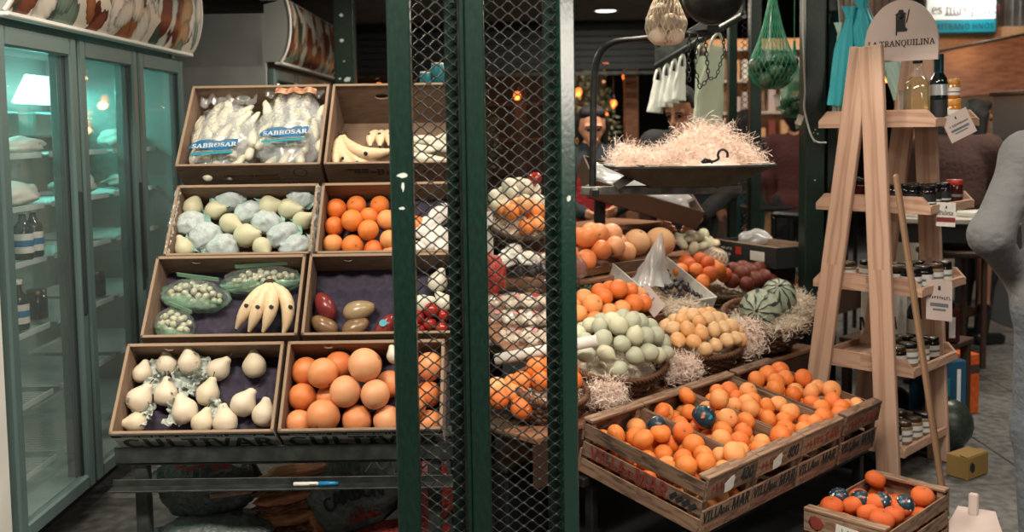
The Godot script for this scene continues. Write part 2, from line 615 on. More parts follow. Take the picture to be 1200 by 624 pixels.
	textured("garlic", ntex(57, 0.03, [[0.0, hexc("b59a7e")], [0.4, hexc("d2bb9f")], [1.0, hexc("e3d3bf")]], 4), Vector3.ONE * 8.0, 0.6)
	textured("white_veg", ntex(58, 0.03, [[0.0, hexc("b6b39d")], [0.5, hexc("cfccba")], [1.0, hexc("e0ddd0")]], 4), Vector3.ONE * 7.0, 0.45)
	textured("leafy", ntex(59, 0.04, [[0.0, hexc("2c4232")], [0.5, hexc("4b6450")], [1.0, hexc("71876f")]], 4), Vector3.ONE * 7.0, 0.5)
	textured("bread", ntex(60, 0.03, [[0.0, hexc("c08a5a")], [0.5, hexc("d8a97c")], [1.0, hexc("e6c6a2")]], 4), Vector3.ONE * 6.0, 0.7, fine, 0.05)
	mat("grape_dark", hexc("2a2628"), 0.35)
	mat("calyx", hexc("5b6138"), 0.8)
	mat("navel", hexc("a8602c"), 0.8)
	# films
	film("clear_film", hexc("eef2f2"), 0.13, 0.10)
	var cf := film("crinkle_film", hexc("eef2f2"), 0.07, 0.08)
	cf.heightmap_enabled = true
	cf.heightmap_texture = crumple
	cf.heightmap_scale = 1.2
	cf.uv1_triplanar = true
	cf.uv1_scale = Vector3.ONE * 7.0
	film("milky_film", hexc("e2e6e6"), 0.38, 0.2)
	film("green_film", hexc("86b598"), 0.55, 0.2)
	film("brown_film", hexc("b49a90"), 0.22, 0.12)
	film("mesh_green", hexc("1c8a62"), 0.16, 0.25)
	mat("net_green", hexc("1f8a63"), 0.5)
	mat("net_white", hexc("ddd0bb"), 0.6)
	mat("label_silver", hexc("b3b6b8"), 0.3, 0.5)
	# wood
	var pine_u := grain(70, hexc("bd9c86"), hexc("ab8772"), hexc("8f6c5a"), 0.16, false, 3)
	var pine_v := grain(71, hexc("c0a08b"), hexc("ae8b76"), hexc("906e5b"), 0.13, true, 4)
	textured("pine_x", pine_u, Vector3(0.9, 3.4, 3.4), 0.55, fine, 0.015)
	textured("pine_y", pine_v, Vector3(3.0, 0.5, 3.0), 0.55, fine, 0.015)
	var crate_u := grain(72, hexc("7d6250"), hexc("6b5140"), hexc("4e392d"), 0.22, false, 2, 0.7)
	var crate_v := grain(73, hexc("9a7759"), hexc("86644a"), hexc("634734"), 0.25, true, 1)
	textured("crate_x", crate_u, Vector3(1.3, 5.0, 5.0), 0.78, fine, 0.03)
	textured("crate_x2", crate_v, Vector3(5.0, 1.3, 5.0), 0.78, fine, 0.03)
	textured("crate_light", grain(74, hexc("8f735d"), hexc("7d614d"), hexc("5e4636"), 0.2, false, 1, 0.6), Vector3(1.3, 5.0, 5.0), 0.75, fine, 0.03)
	textured("old_board", grain(75, hexc("8a6145"), hexc("774f38"), hexc("553628"), 0.2, false, 1), Vector3(1.1, 5.0, 5.0), 0.75, fine, 0.03)
	textured("stick", grain(76, hexc("8d6f55"), hexc("7a5d45"), hexc("5c4433"), 0.2, true), Vector3(6, 0.6, 6), 0.6)
	textured("wicker", ntex(77, 0.06, [[0.0, hexc("3a2417")], [0.4, hexc("5a3a26")], [0.75, hexc("765136")], [1.0, hexc("8d6747")]], 4), Vector3(5, 12, 5), 0.6, fine, 0.04)
	textured("wicker_dark", ntex(78, 0.06, [[0.0, hexc("2b2118")], [0.5, hexc("453627")], [1.0, hexc("6a563d")]], 4), Vector3(5, 12, 5), 0.65, fine, 0.04)
	var sw := textured("straw", ntex(79, 0.05, [[0.0, hexc("e6cab8")], [0.5, hexc("efdccf")], [1.0, hexc("f4e8de")]], 3), Vector3.ONE * 6.0, 0.75)
	sw.backlight_enabled = true
	sw.backlight = Color(0.3, 0.26, 0.22)
	var sw2 := textured("straw_pale", ntex(80, 0.05, [[0.0, hexc("c9b9a3")], [0.5, hexc("dccfbc")], [1.0, hexc("e8dfd0")]], 3), Vector3.ONE * 6.0, 0.75)
	sw2.backlight_enabled = true
	sw2.backlight = Color(0.28, 0.26, 0.23)
	# cloth and skin
	mat("skin", hexc("b98367"), 0.5).subsurf_scatter_enabled = true
	mat("hair", hexc("12100f"), 0.75)
	for v in [["cloth_grey", "5c5d5f"], ["cloth_maroon", "4d2320"], ["cloth_black", "141618"], ["cloth_navy", "17222c"], ["cloth_red", "8f1f26"], ["cloth_teal", "1c4a4e"], ["cloth_brown", "3d2621"], ["cloth_jeans", "565d64"], ["cloth_olive", "4d4436"], ["cloth_white", "b8b4ae"]]:
		var m := mat(v[0], hexc(v[1]), 0.85)
		m.heightmap_enabled = true
		m.heightmap_texture = crumple
		m.heightmap_scale = 0.5
		m.uv1_triplanar = true
		m.uv1_scale = Vector3.ONE * 3.0
		m.rim_enabled = true
		m.rim = 0.15
	# plain colours
	mat("black_plastic", hexc("15181a"), 0.35)
	mat("teal_plastic", hexc("1e7f8c"), 0.4)
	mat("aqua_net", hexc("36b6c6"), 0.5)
	mat("aqua_pale", hexc("b9dcd4"), 0.5)
	mat("bag_pale", hexc("a8b59f"), 0.4).backlight_enabled = true
	mat("bag_white", hexc("c3c8c2"), 0.4).backlight_enabled = true
	(M["bag_pale"] as StandardMaterial3D).backlight = Color(0.3, 0.3, 0.27)
	(M["bag_white"] as StandardMaterial3D).backlight = Color(0.3, 0.3, 0.3)
	textured("bag_grey", ntex(90, 0.03, [[0.0, hexc("3d4746")], [0.5, hexc("57615f")], [1.0, hexc("6f7876")]], 4), Vector3.ONE * 4.0, 0.4, crumple, 0.8)
	textured("bag_dark", ntex(91, 0.03, [[0.0, hexc("252c2b")], [0.5, hexc("37403e")], [1.0, hexc("4c5653")]], 4), Vector3.ONE * 4.0, 0.4, crumple, 0.8)
	textured("bag_red", ntex(92, 0.03, [[0.0, hexc("571d19")], [0.5, hexc("702a24")], [1.0, hexc("84392f")]], 4), Vector3.ONE * 4.0, 0.4, crumple, 0.8)
	textured("net_red", ntex(93, 0.05, [[0.0, hexc("7c2320")], [0.5, hexc("a03830")], [1.0, hexc("b8563f")]], 4), Vector3.ONE * 6.0, 0.5, crumple, 0.5)
	textured("bark", ntex(94, 0.04, [[0.0, hexc("1d130e")], [0.45, hexc("4a2d20")], [0.7, hexc("8a5a40")], [1.0, hexc("a9744f")]], 5), Vector3(2.0, 12.0, 4.0), 0.9, crumple, 0.8)
	textured("firewood", ntex(95, 0.03, [[0.0, hexc("6d432d")], [0.5, hexc("9c6646")], [1.0, hexc("b98157")]], 4), Vector3(2.0, 14.0, 6.0), 0.85, fine, 0.1)
	mat("wood_dark", hexc("3a2619"), 0.6)
	textured("rind", ntex(96, 0.03, [[0.0, hexc("7e8a78")], [0.5, hexc("97a08d")], [1.0, hexc("b3b8a5")]], 3), Vector3.ONE * 6.0, 0.4)
	mat("rind_stripe", hexc("2c3b33"), 0.4)
	textured("rind_dark", ntex(97, 0.04, [[0.0, hexc("161f1b")], [0.5, hexc("26312a")], [1.0, hexc("414a40")]], 4), Vector3.ONE * 6.0, 0.35)
	# jars and bottles
	mat("jam_dark", hexc("1d1315"), 0.12)
	mat("jam_red", hexc("3a1512"), 0.12)
	mat("jam_clear", hexc("7a6a55"), 0.15)
	mat("honey", hexc("a86a2c"), 0.14)
	mat("honey_lid", hexc("c0863a"), 0.35)
	mat("lid_dark", hexc("17191b"), 0.25, 0.4)
	mat("lid_brown", hexc("4a3626"), 0.3, 0.5)
	mat("lid_silver", hexc("a9a7a0"), 0.25, 0.8)
	mat("lid_red", hexc("a02a22"), 0.4)
	mat("label_white", hexc("c9c7c1"), 0.7)
	mat("label_black", hexc("191c1e"), 0.6)
	var oil := mat("oil", Color(0.86, 0.72, 0.36, 0.12), 0.03)
	oil.refraction_enabled = true
	oil.refraction_scale = 0.045
	mat("bottle_dark", hexc("0d1a1c"), 0.1)
	mat("foil_teal", hexc("123f49"), 0.35, 0.4)
	var gl := film("jar_glass", hexc("f0f4f2"), 0.08, 0.03)
	gl.metallic_specular = 0.5
	# lamps and signs
	for v in [["glow_white", 1.0, 0.96, 0.9, 5.0], ["glow_box", 1.0, 0.95, 0.9, 7.0], ["glow_warm", 1.0, 0.50, 0.22, 2.2], ["glow_sign", 0.95, 1.0, 0.98, 0.22], ["glow_sign_teal", 0.02, 0.55, 0.62, 0.22]]:
		var m := mat(v[0], Color(v[1], v[2], v[3]), 0.5)
		m.emission_enabled = true
		m.emission = Color(v[1], v[2], v[3])
		m.emission_energy_multiplier = v[4]
	mat("sign_red", hexc("6d2a35"), 0.5)
	mat("sign_letters", hexc("0d5f6b"), 0.5)
	textured("brown_board", ntex(98, 0.02, [[0.0, hexc("6e4a36")], [0.5, hexc("8a6048")], [1.0, hexc("9d755b")]], 5), Vector3(1.2, 4.0, 1.2), 0.32)
	mat("counter_white", hexc("b8b2a8"), 0.5)
	mat("cabinet_grey", hexc("5f676b"), 0.45)
	textured("goods_warm", ntex(99, 0.06, [[0.0, hexc("5a3524")], [0.4, hexc("a06a48")], [0.7, hexc("c79a78")], [1.0, hexc("e0c6b0")]], 3), Vector3.ONE * 2.0, 0.7)
	mat("marker_blue", hexc("1677a8"), 0.35)
	mat("tan_box", hexc("8a6f3c"), 0.8)
	mat("blue_can", hexc("1f4f6e"), 0.4)

# ---------------------------------------------------------------- the setting
func slab_box(a: Vector3, b: Vector3) -> Array:
	return [cbox(absf(b.x - a.x), absf(b.y - a.y), absf(b.z - a.z), 0.0015), T((a + b) / 2)]

func setting() -> void:
	var s := slab_box(Vector3(-6, -0.15, 6.5), Vector3(10, -0.012, -18))
	var floor_ := struct("floor", s[0], M.joint, s[1])
	var kinds := [M.stone, M.stone, M.stone_dark, M.stone_warm]
	var sm := cbox(0.594, 0.03, 0.594, 0.004)
	var origin := s[1] as Transform3D
	for i in range(-5, 13):
		for j in range(4, 25):
			var x := 0.15 + 0.6 * i
			var z := -0.3 - 0.6 * j
			var hidden := x < 1.5 and z < -3.2 and not (x < -0.9 and z > -5.5)
			if hidden or x > 0.55 * -z + 0.5 or x < 0.56 * z - 0.2:
				continue
			part(floor_, "paving_slab", sm, kinds[rng.randi() % 4], T(Vector3(x, -0.015 + rng.randf_range(-0.002, 0.001), z) - origin.origin, rot(0, PI / 2 * (rng.randi() % 4), 0)))
	s = slab_box(Vector3(-2.7, 2.52, -2.95), Vector3(1.62, 2.62, -9.3))
	struct("ceiling", s[0], M.plaster, s[1])
	s = slab_box(Vector3(-6.2, 4.6, 6.5), Vector3(10, 4.75, -18))
	struct("ceiling_hall", s[0], M.soot, s[1])
	s = slab_box(Vector3(-2.8, 0, -2.0), Vector3(-2.62, 4.6, -18))
	struct("wall_left", s[0], M.plaster, s[1])
	s = slab_box(Vector3(-6.2, 0, 6.5), Vector3(10, 4.6, 6.35))
	struct("wall_front", s[0], M.plaster, s[1])
	s = slab_box(Vector3(-6.2, 0, 6.5), Vector3(-6.05, 4.6, -2.0))
	struct("wall_side", s[0], M.plaster, s[1])
	s = slab_box(Vector3(-6.2, 0, -2.0), Vector3(-2.62, 4.6, -2.15))
	struct("wall_corner", s[0], M.plaster, s[1])
	s = slab_box(Vector3(9.9, 0, 6.5), Vector3(10.05, 4.6, -18))
	struct("wall_right", s[0], M.plaster, s[1])
	s = slab_box(Vector3(-2.8, 0, -17.9), Vector3(10, 4.6, -18.05))
	struct("wall_back", s[0], M.soot, s[1])
	# rolled-down part of a shutter between the stall and the aisle behind
	s = slab_box(Vector3(-2.62, 2.44, -9.3), Vector3(1.62, 2.52, -9.45))
	var beam := struct("trim_1", s[0], M.soot, s[1])
	var o := (s[1] as Transform3D).origin
	for k in 6:
		part(beam, "shutter_slat", cbox(4.2, 0.058, 0.012, 0.004), M.shutter, T(Vector3(-0.5, 2.415 - 0.062 * k, -9.36) - o, rot(0.25, 0, 0)))
	part(beam, "bottom_rail", cbox(4.22, 0.035, 0.035, 0.004), M.grey_steel, T(Vector3(-0.5, 2.045, -9.36) - o))
	# lamps: pendant fittings over the aisle, round lamps set in the stall's ceiling
	for q in [[-1.3, -1.5], [0.7, -1.6], [3.3, -1.6], [3.2, -5.6], [2.9, -10.4]]:
		var l := thing("pendant_lamp", "white trough pendant lamp hung over the market aisle", "lamp", T(Vector3(q[0], 3.33, q[1])), "pendant lamps over the aisle")
		part(l, "housing", cbox(1.2, 0.06, 0.42, 0.01), M.white_plastic, T(Vector3(0, 0.05, 0)))
		part(l, "diffuser", cbox(1.1, 0.012, 0.35, 0.003), M.glow_white, T(Vector3(0, 0.012, 0)))
		for sx in [-0.45, 0.45]:
			part(l, "rod", cbox(0.012, 1.2, 0.012, 0.002), M.grey_steel, T(Vector3(sx, 0.67, 0)))
	for q in [[0.80, -8.44, 2.2], [0.75, -5.9, 2.5], [-0.55, -5.6, 2.2], [0.62, -4.2, 1.8], [-0.85, -3.75, 1.0]]:
		var l := thing("ceiling_lamp", "round white lamp set flush in the stall ceiling", "lamp", T(Vector3(q[0], 2.52, q[1])), "round lamps in the stall ceiling")
		part(l, "ring", lathe([[0.085, 0.0], [0.105, -0.004], [0.11, -0.012], [0.1, -0.016], [0.085, -0.012]], 32), M.white_plastic)
		part(l, "diffuser", lathe([[0.0, -0.012], [0.086, -0.012], [0.086, -0.004]], 32), M.glow_white)
		area("ceiling_lamp_light", Vector3(q[0], 2.50, q[1]), Vector3.DOWN, Vector2(0.15, 0.15), Color(1.0, 0.94, 0.86), q[2])

# ---------------------------------------------------------------- fridges
func food_print(seed_: int, w := 1024, h := 128) -> ImageTexture:
	var im := Image.create(w, h, false, Image.FORMAT_RGB8)
	im.fill(hexc("c9c4b8"))
	var rr := RandomNumberGenerator.new()
	rr.seed = seed_
	var cols := [hexc("6e3023"), hexc("7d4634"), hexc("8f5c3a"), hexc("cfc9bd"), hexc("c9c2b6"), hexc("6d8073"), hexc("3b4b42"), hexc("54211d"), hexc("b4c0b6"), hexc("b08d68"), hexc("d3cdc2")]
	for k in 90:
		var c: Color = cols[rr.randi() % cols.size()]
		var o := Vector2(rr.randf_range(0, w), rr.randf_range(0, h))
		var rx := rr.randf_range(26, 62)
		var ry := rr.randf_range(12, 40)
		var a := rr.randf_range(-1.2, 1.2)
		for y in range(int(maxf(0, o.y - 62)), int(minf(h, o.y + 62))):
			for x in range(int(maxf(0, o.x - 62)), int(minf(w, o.x + 62))):
				var d := (Vector2(x, y) - o).rotated(a)
				var e := d.x * d.x / (rx * rx) + d.y * d.y / (ry * ry) + 0.12 * sin(d.x * 0.4) 
				if e < 1.0:
					im.set_pixel(x, y, c.lerp(c.darkened(0.35), clampf(e * e, 0, 1)))
	return ImageTexture.create_from_image(im)

func fridge(xf: Transform3D, label: String, tex_seed: int, lit: bool, shelves: Array) -> Node3D:
	var f := thing("display_fridge", label, "fridge", xf, "glass-door fridges along the wall")
	var w := 1.94
	var hgt := 2.25
	var dep := 0.68
	for sx in [0.0, 1.0]:
		part(f, "side_panel", cbox(0.035, hgt - 0.12, dep, 0.004), M.fridge_side, T(Vector3(0.0175 + sx * (w - 0.035), 0.12 + (hgt - 0.12) / 2, -dep / 2 - 0.045)))
	part(f, "back_panel", cbox(w, hgt - 0.14, 0.03, 0.003), M.fridge_inside, T(Vector3(w / 2, 0.12 + (hgt - 0.14) / 2, -dep - 0.04)))
	part(f, "top_panel", cbox(w, 0.31, dep - 0.02, 0.004), M.fridge_side, T(Vector3(w / 2, 2.09, -dep / 2 - 0.05)))
	part(f, "base_panel", cbox(w, 0.05, dep, 0.004), M.fridge_inside, T(Vector3(w / 2, 0.145, -dep / 2 - 0.045)))
	part(f, "plinth", cbox(w - 0.08, 0.115, dep - 0.12, 0.004), M.fridge_seal, T(Vector3(w / 2, 0.0575, -dep / 2 - 0.08)))
	for m in [0.63, 1.285]:
		part(f, "mullion", cbox(0.05, 1.80, 0.05, 0.004), M.fridge_frame, T(Vector3(m, 1.03, -0.075)))
	for d in 3:
		var x0 := 0.015 + 0.647 * d
		var dw := 0.625
		var door := part(f, "door", cbox(0.06, 1.80, 0.045, 0.008), M.fridge_frame, T(Vector3(x0 + 0.03, 1.03, -0.022)))
		part(door, "stile", cbox(0.06, 1.80, 0.045, 0.008), M.fridge_frame, T(Vector3(dw - 0.06, 0, 0)))
		part(door, "rail", cbox(dw - 0.115, 0.075, 0.043, 0.008), M.fridge_frame, T(Vector3(dw / 2 - 0.03, 0.862, 0)))
		part(door, "rail", cbox(dw - 0.115, 0.06, 0.043, 0.008), M.fridge_frame, T(Vector3(dw / 2 - 0.03, -0.87, 0)))
		for g in [0.045, dw - 0.105]:
			part(door, "seal", cbox(0.018, 1.7, 0.03, 0.004), M.fridge_seal, T(Vector3(g, 0, -0.012)))
		part(door, "pane", cbox(dw - 0.12, 1.68, 0.006, 0.001), M.fridge_glass, T(Vector3(dw / 2 - 0.03, 0, -0.004)))
		part(door, "grip", cbox(0.022, 0.5, 0.02, 0.006), M.fridge_seal, T(Vector3(dw - 0.062, 0.05, 0.022)))
		for y in shelves:
			var st := begin()
			var sw := 0.575
			for k in 24:
				add_cbox(st, Vector3(0.004, 0.004, 0.46), 0.001, T(Vector3(sw * (k + 0.5) / 24.0, 0, -0.23)))
			add_cbox(st, Vector3(sw, 0.022, 0.006), 0.001, T(Vector3(sw / 2, 0.002, 0)))
			add_cbox(st, Vector3(sw, 0.006, 0.006), 0.001, T(Vector3(sw / 2, -0.002, -0.44)))
			if not cache.has("shelf"):
				cache["shelf"] = done(st)
			part(f, "wire_shelf", cache["shelf"], M.shelf_wire, T(Vector3(x0 + 0.03, y, -0.15)))
		part(f, "air_duct", cbox(0.5, 0.12, 0.16, 0.01), M.fridge_inside, T(Vector3(x0 + 0.31, 1.60, -0.60)))
		part(f, "light_panel", cbox(0.44, 0.15, 0.02, 0.004), M.tube_glow if lit else M.fridge_inside, T(Vector3(x0 + 0.31, 1.77, -0.60), rot(0.5, 0, 0)))
		if lit:
			area("fridge_light", xf * Vector3(x0 + 0.31, 1.75, -0.57), xf.basis * Vector3(0, -0.85, 0.5), Vector2(0.42, 0.1), Color(0.45, 1.0, 0.92), 0.3)
	# curved picture panel over the doors
	var m := mat("print_%d" % tex_seed, Color.WHITE, 0.25)
	m.albedo_texture = food_print(tex_seed)
	var arc := func(v: float) -> Vector3:
		var a := lerpf(-1.05, 0.62, v)
		return Vector3(0, 1.965 + 0.37 * (sin(a) + sin(1.05)) / (sin(0.62) + sin(1.05)), -0.02 + 0.125 * cos(a))
	part(f, "picture_panel", grid(24, 14, func(u: float, v: float) -> Vector3: return Vector3(u * w, 0, 0) + arc.call(v)), m)
	var st2 := begin()
	for e in [0.0, w]:
		st2 = begin()
		var pts := []
		for k in 15:
			pts.append(Vector3(e, 0, 0) + arc.call(k / 14.0))
		add_tube(st2, pts, 0.009, 6)
		part(f, "panel_edge", done(st2), M.white_plastic)
	part(f, "panel_lip", cbox(w + 0.01, 0.016, 0.05, 0.004), M.white_plastic, T(Vector3(w / 2, 1.955, 0.03)))
	for e in [0.004, w - 0.004]:
		var poly := PackedVector2Array()
		for k in 9:
			var q: Vector3 = arc.call(k / 8.0)
			poly.append(Vector2(q.z, q.y))
		poly.append(Vector2(-0.05, 2.30))
		poly.append(Vector2(-0.05, 1.965))
		part(f, "panel_end", prism(poly, 0.008), M.fridge_grey, T(Vector3(e, 0, 0), Basis(Vector3(0, 0, 1), Vector3.UP, Vector3(-1, 0, 0))))
	part(f, "panel_top", cbox(w, 0.012, 0.16, 0.003), M.fridge_grey, T(Vector3(w / 2, 2.33, 0.005)))
	return f

func bottle_mesh(r: float, h: float) -> ArrayMesh:
	return lathe([[0.0, 0.0], [r * 0.9, 0.0], [r, 0.01], [r, h * 0.58], [r * 0.92, h * 0.66], [r * 0.5, h * 0.76], [r * 0.36, h * 0.82], [r * 0.34, h * 0.95], [r * 0.38, h * 0.96], [r * 0.38, h], [0.0, h]], 20)

func fridges() -> void:
	var turn := Basis(Vector3.UP, PI / 2)
	fridge(T(Vector3(-1.71, 0, -3.37), turn), "teal-lit glass-door fridge with bottles on its shelves, beside the cartons", 5, true, [0.25, 0.52, 0.79, 1.06, 1.27, 1.47])
	fridge(T(Vector3(-1.40, 0, -6.02), turn), "unlit grey fridge seen past its plain side panel behind the cartons", 6, false, [0.52, 0.95, 1.35])
	var w := thing("upright_freezer", "white upright freezer beside the teal-lit fridge", "freezer", T(Vector3(-1.73, 0, -3.33), turn))
	part(w, "body", cbox(0.7, 1.75, 0.62, 0.02), M.white_plastic, T(Vector3(-0.36, 0.935, -0.33)))
	part(w, "door", cbox(0.69, 1.68, 0.05, 0.02), M.white_plastic, T(Vector3(-0.36, 0.95, 0.01)))
	part(w, "plinth", cbox(0.64, 0.07, 0.5, 0.01), M.fridge_seal, T(Vector3(-0.36, 0.035, -0.33)))
	# what stands on the shelves (x, height, depth) in the stall's own axes
	for q in [[-1.885, 1.072, -3.86], [-1.885, 1.072, -3.945], [-1.905, 0.802, -3.84]]:
		var b := thing("wine_bottle", "dark bottle with a white label standing on a fridge shelf", "bottle", T(Vector3(q[0], q[1] + 0.002, q[2])), "bottles in the lit fridge")
		part(b, "glass", bottle_mesh(0.037, 0.19), M.bottle_dark)
		part(b, "label", lathe([[0.0378, 0.025], [0.0378, 0.10]], 20), M.label_white)
		part(b, "label_print", lathe([[0.0384, 0.05], [0.0384, 0.075]], 20), M.ink_blue)
		part(b, "cap", lathe([[0.015, 0.175], [0.0155, 0.193], [0.0, 0.193]], 12), M.label_white)
	for q in [[-1.98, 1.475, -4.02, 0.10, 0.035, 0.14], [-1.97, 1.275, -3.95, 0.10, 0.045, 0.16], [-2.0, 1.275, -4.58, 0.09, 0.05, 0.11], [-2.02, 1.475, -5.2, 0.09, 0.05, 0.10], [-2.0, 1.275, -5.15, 0.08, 0.035, 0.08]]:
		single("cheese_parcel", blob(int(q[2] * -100 + q[1] * 30), Vector3(q[3], q[4], q[5]), 0.35, 0.09), M.paper, "soft white wrapped parcel lying on a fridge shelf", "parcel", T(Vector3(q[0], q[1] + q[4], q[2])), "white parcels in the lit fridge")
	for q in [[-1.93, 0.80, -4.62], [-1.95, 0.80, -4.08]]:
		var b := thing("dark_jar", "small dark jar with a brown lid on a fridge shelf", "jar", T(Vector3(q[0], q[1] + 0.002, q[2])), "dark jars in the lit fridge")
		part(b, "glass", lathe([[0.0, 0.0], [0.038, 0.0], [0.042, 0.01], [0.042, 0.085], [0.036, 0.10], [0.0, 0.10]], 18), M.jam_dark)
		part(b, "lid", lathe([[0.038, 0.098], [0.039, 0.118], [0.0, 0.12]], 18), M.lid_brown)

# ---------------------------------------------------------------- carton display
const ROWS := [[-1.363, 0.549, 3.30, 0.33, 0.14, 53.0, 0.557], [-1.323, 0.831, 3.51, 0.33, 0.14, 53.0, 0.56], [-1.303, 1.095, 3.72, 0.315, 0.14, 53.0, 0.556], [-1.333, 1.418, 3.98, 0.42, 0.26, 51.0, 0.58]]

func carton_frame(row: int, col: int) -> Transform3D:
	var r: Array = ROWS[row]
	var b := Basis(Vector3.RIGHT, deg_to_rad(r[5]))
	var lip := Vector3(r[0] + r[6] * (col + 0.5) + 0.008 * col, r[1], -r[2])
	return T(lip - b.z * r[3] / 2 - b.y * r[4], b)

func carton_stand() -> void:
	var s := thing("display_stand", "grey steel stepped stand carrying the tilted fruit cartons", "stand", T(Vector3(-0.78, 0, -3.4)))
	for q in [[-0.50, 0.02, 0.445], [0.50, 0.02, 0.445], [-0.50, -1.22, 1.10], [0.50, -1.22, 1.10]]:
		part(s, "leg", cbox(0.045, q[2], 0.045, 0.004), M.grey_steel, T(Vector3(q[0], q[2] / 2, q[1])))
	var st := begin()
	add_cbox(st, Vector3(1.16, 0.055, 0.006), 0.001, T(Vector3(0, 0.462, 0.055)))
	add_cbox(st, Vector3(1.16, 0.006, 0.05), 0.001, T(Vector3(0, 0.427, 0.026)))
	part(s, "front_beam", done(st), M.grey_steel)
	st = begin()
	add_cbox(st, Vector3(1.18, 0.024, 0.006), 0.001, T(Vector3(0, 0.366, 0.055)))
	add_cbox(st, Vector3(1.18, 0.006, 0.05), 0.001, T(Vector3(0, 0.352, 0.081)))
	part(s, "ledge_bar", done(st), M.grey_steel)
	# sloping bearers and steps under each row of cartons
	for row in 4:
		var f := carton_frame(row, 0)
		var r: Array = ROWS[row]
		for z in [-0.12, 0.12]:
			part(s, "step_rail", cbox(1.12, 0.02, 0.04, 0.003), M.grey_steel, T(Vector3(0, f.origin.y, f.origin.z + 3.4) + f.basis * Vector3(0, -0.012, z), f.basis))
	for sx in [-0.50, 0.50]:
		var a := Vector3(sx, 0.42, 0.0)
		var c := Vector3(sx, 1.22, -1.20)
		part(s, "sloping_bearer", cbox(0.04, (c - a).length(), 0.04, 0.003), M.grey_steel, T((a + c) / 2, Basis(Vector3.RIGHT, -atan2(1.20, 0.80))))

func slot_panel(w: float, h: float, t: float, hx: float, hy: float, rw: float, rh: float) -> ArrayMesh:
	var key := "slot%.3f%.3f%.3f%.3f%.3f%.3f" % [w, h, t, hx, hy, rw]
	if cache.has(key):
		return cache[key]
	var st := begin()
	for sg in [-1.0, 1.0]:
		var poly := PackedVector2Array()
		poly.append(Vector2(hx, -h / 2))
		poly.append(Vector2(sg * w / 2, -h / 2))
		poly.append(Vector2(sg * w / 2, h / 2))
		poly.append(Vector2(hx, h / 2))
		for k in 9:
			var a := PI / 2 - PI * k / 8.0
			poly.append(Vector2(hx + sg * rw * cos(a), hy + rh * sin(a)))
		add_prism(st, poly, t)
	cache[key] = done(st)
	return cache[key]

func carton(row: int, col: int, label: String, outside: Material, hole := true) -> Node3D:
	var r: Array = ROWS[row]
	var L: float = r[3]
	var H: float = r[4]
	var W: float = r[6] - 0.006
	var c := thing("fruit_carton", label, "carton", carton_frame(row, col), "cardboard cartons on the stepped stand")
	var t := 0.008
	part(c, "bottom", cbox(W, t, L, 0.001), M.card_inside, T(Vector3(0, t / 2, 0)))
	part(c, "front_panel", cbox(W, H, t, 0.0012), outside, T(Vector3(0, H / 2, L / 2 - t / 2)))
	part(c, "front_lining", cbox(W - 2 * t, H - 0.006, 0.003, 0.001), M.card_inside, T(Vector3(0, H / 2, L / 2 - t - 0.001)))
	if hole:
		part(c, "back_panel", slot_panel(W, H, t, -0.14 if row < 3 else -0.09, H * 0.22, 0.018 if row < 3 else 0.032, 0.012 if row < 3 else 0.018), M.card_inside, T(Vector3(0, H / 2, -L / 2 + t / 2)))
	else:
		part(c, "back_panel", cbox(W, H, t, 0.0012), M.card_inside, T(Vector3(0, H / 2, -L / 2 + t / 2)))
	for sx in [-1.0, 1.0]:
		part(c, "side_panel", cbox(t, H, L - 2 * t, 0.0012), M.card_outside, T(Vector3(sx * (W / 2 - t / 2), H / 2, 0)))
		part(c, "side_lining", cbox(0.003, H - 0.004, L - 2 * t, 0.001), M.card_inside, T(Vector3(sx * (W / 2 - t - 0.001), H / 2, 0)))
		part(c, "rim_fold", cbox(0.011, 0.004, L, 0.0012), M.card_edge, T(Vector3(sx * (W / 2 - 0.0055), H + 0.001, 0)))
	part(c, "rim_fold", cbox(W, 0.004, 0.010, 0.0012), M.card_edge, T(Vector3(0, H + 0.001, L / 2 - 0.005)))
	part(c, "rim_fold", cbox(W, 0.004, 0.012, 0.0012), M.card_edge, T(Vector3(0, H + 0.001, -L / 2 + 0.006)))
	return c

func pulp_tray(c: Node3D, W: float, L: float) -> void:
	if not cache.has("pulp"):
		cache["pulp"] = grid(56, 40, func(u: float, v: float) -> Vector3:
			var x := (u - 0.5) * W
			var z := (v - 0.5) * L
			var odd := 0.5 * (int(floor(v * 4.0)) % 2)
			var dx := fposmod(u * 6.0 + odd, 1.0) - 0.5
			var dz := fposmod(v * 4.0, 1.0) - 0.5
			var d := clampf(1.0 - 4.2 * (dx * dx + dz * dz), 0.0, 1.0)
			return Vector3(x, 0.028 - 0.018 * d, z))
	part(c, "pulp_tray", cache["pulp"], M.pulp_tray)

func scrawl(parent: Node3D, w: float, h: float, m: Material, xf: Transform3D, seed_ := 1) -> void:   # a line of print too small to read
	var rr := RandomNumberGenerator.new()
	rr.seed = seed_
	var st := begin()
	var x := -w / 2
	while x < w / 2:
		var step := h * rr.randf_range(0.45, 0.8)
		if rr.randf() < 0.85:
			var tall := h * rr.randf_range(0.6, 1.0)
			add_cbox(st, Vector3(step * 0.25, tall, 0.0012), 0.0002, T(Vector3(x + step * 0.2, 0, 0), rot(0, 0, rr.randf_range(-0.3, 0.3))))
			add_cbox(st, Vector3(step * 0.6, h * 0.18, 0.0012), 0.0002, T(Vector3(x + step * 0.45, tall * rr.randf_range(-0.4, 0.4), 0)))
		x += step
	part(parent, "small_print", done(st), m, xf).set_meta("kind", "stuff")

func flat_text(parent: Node3D, called: String, text: String, height: float, font: Font, m: Material, xf: Transform3D, squeeze := 1.0) -> void:
	part(parent, called, lettering(text, height, font), m, Transform3D(xf.basis * Basis.from_scale(Vector3(squeeze, 1, 1)), xf.origin))

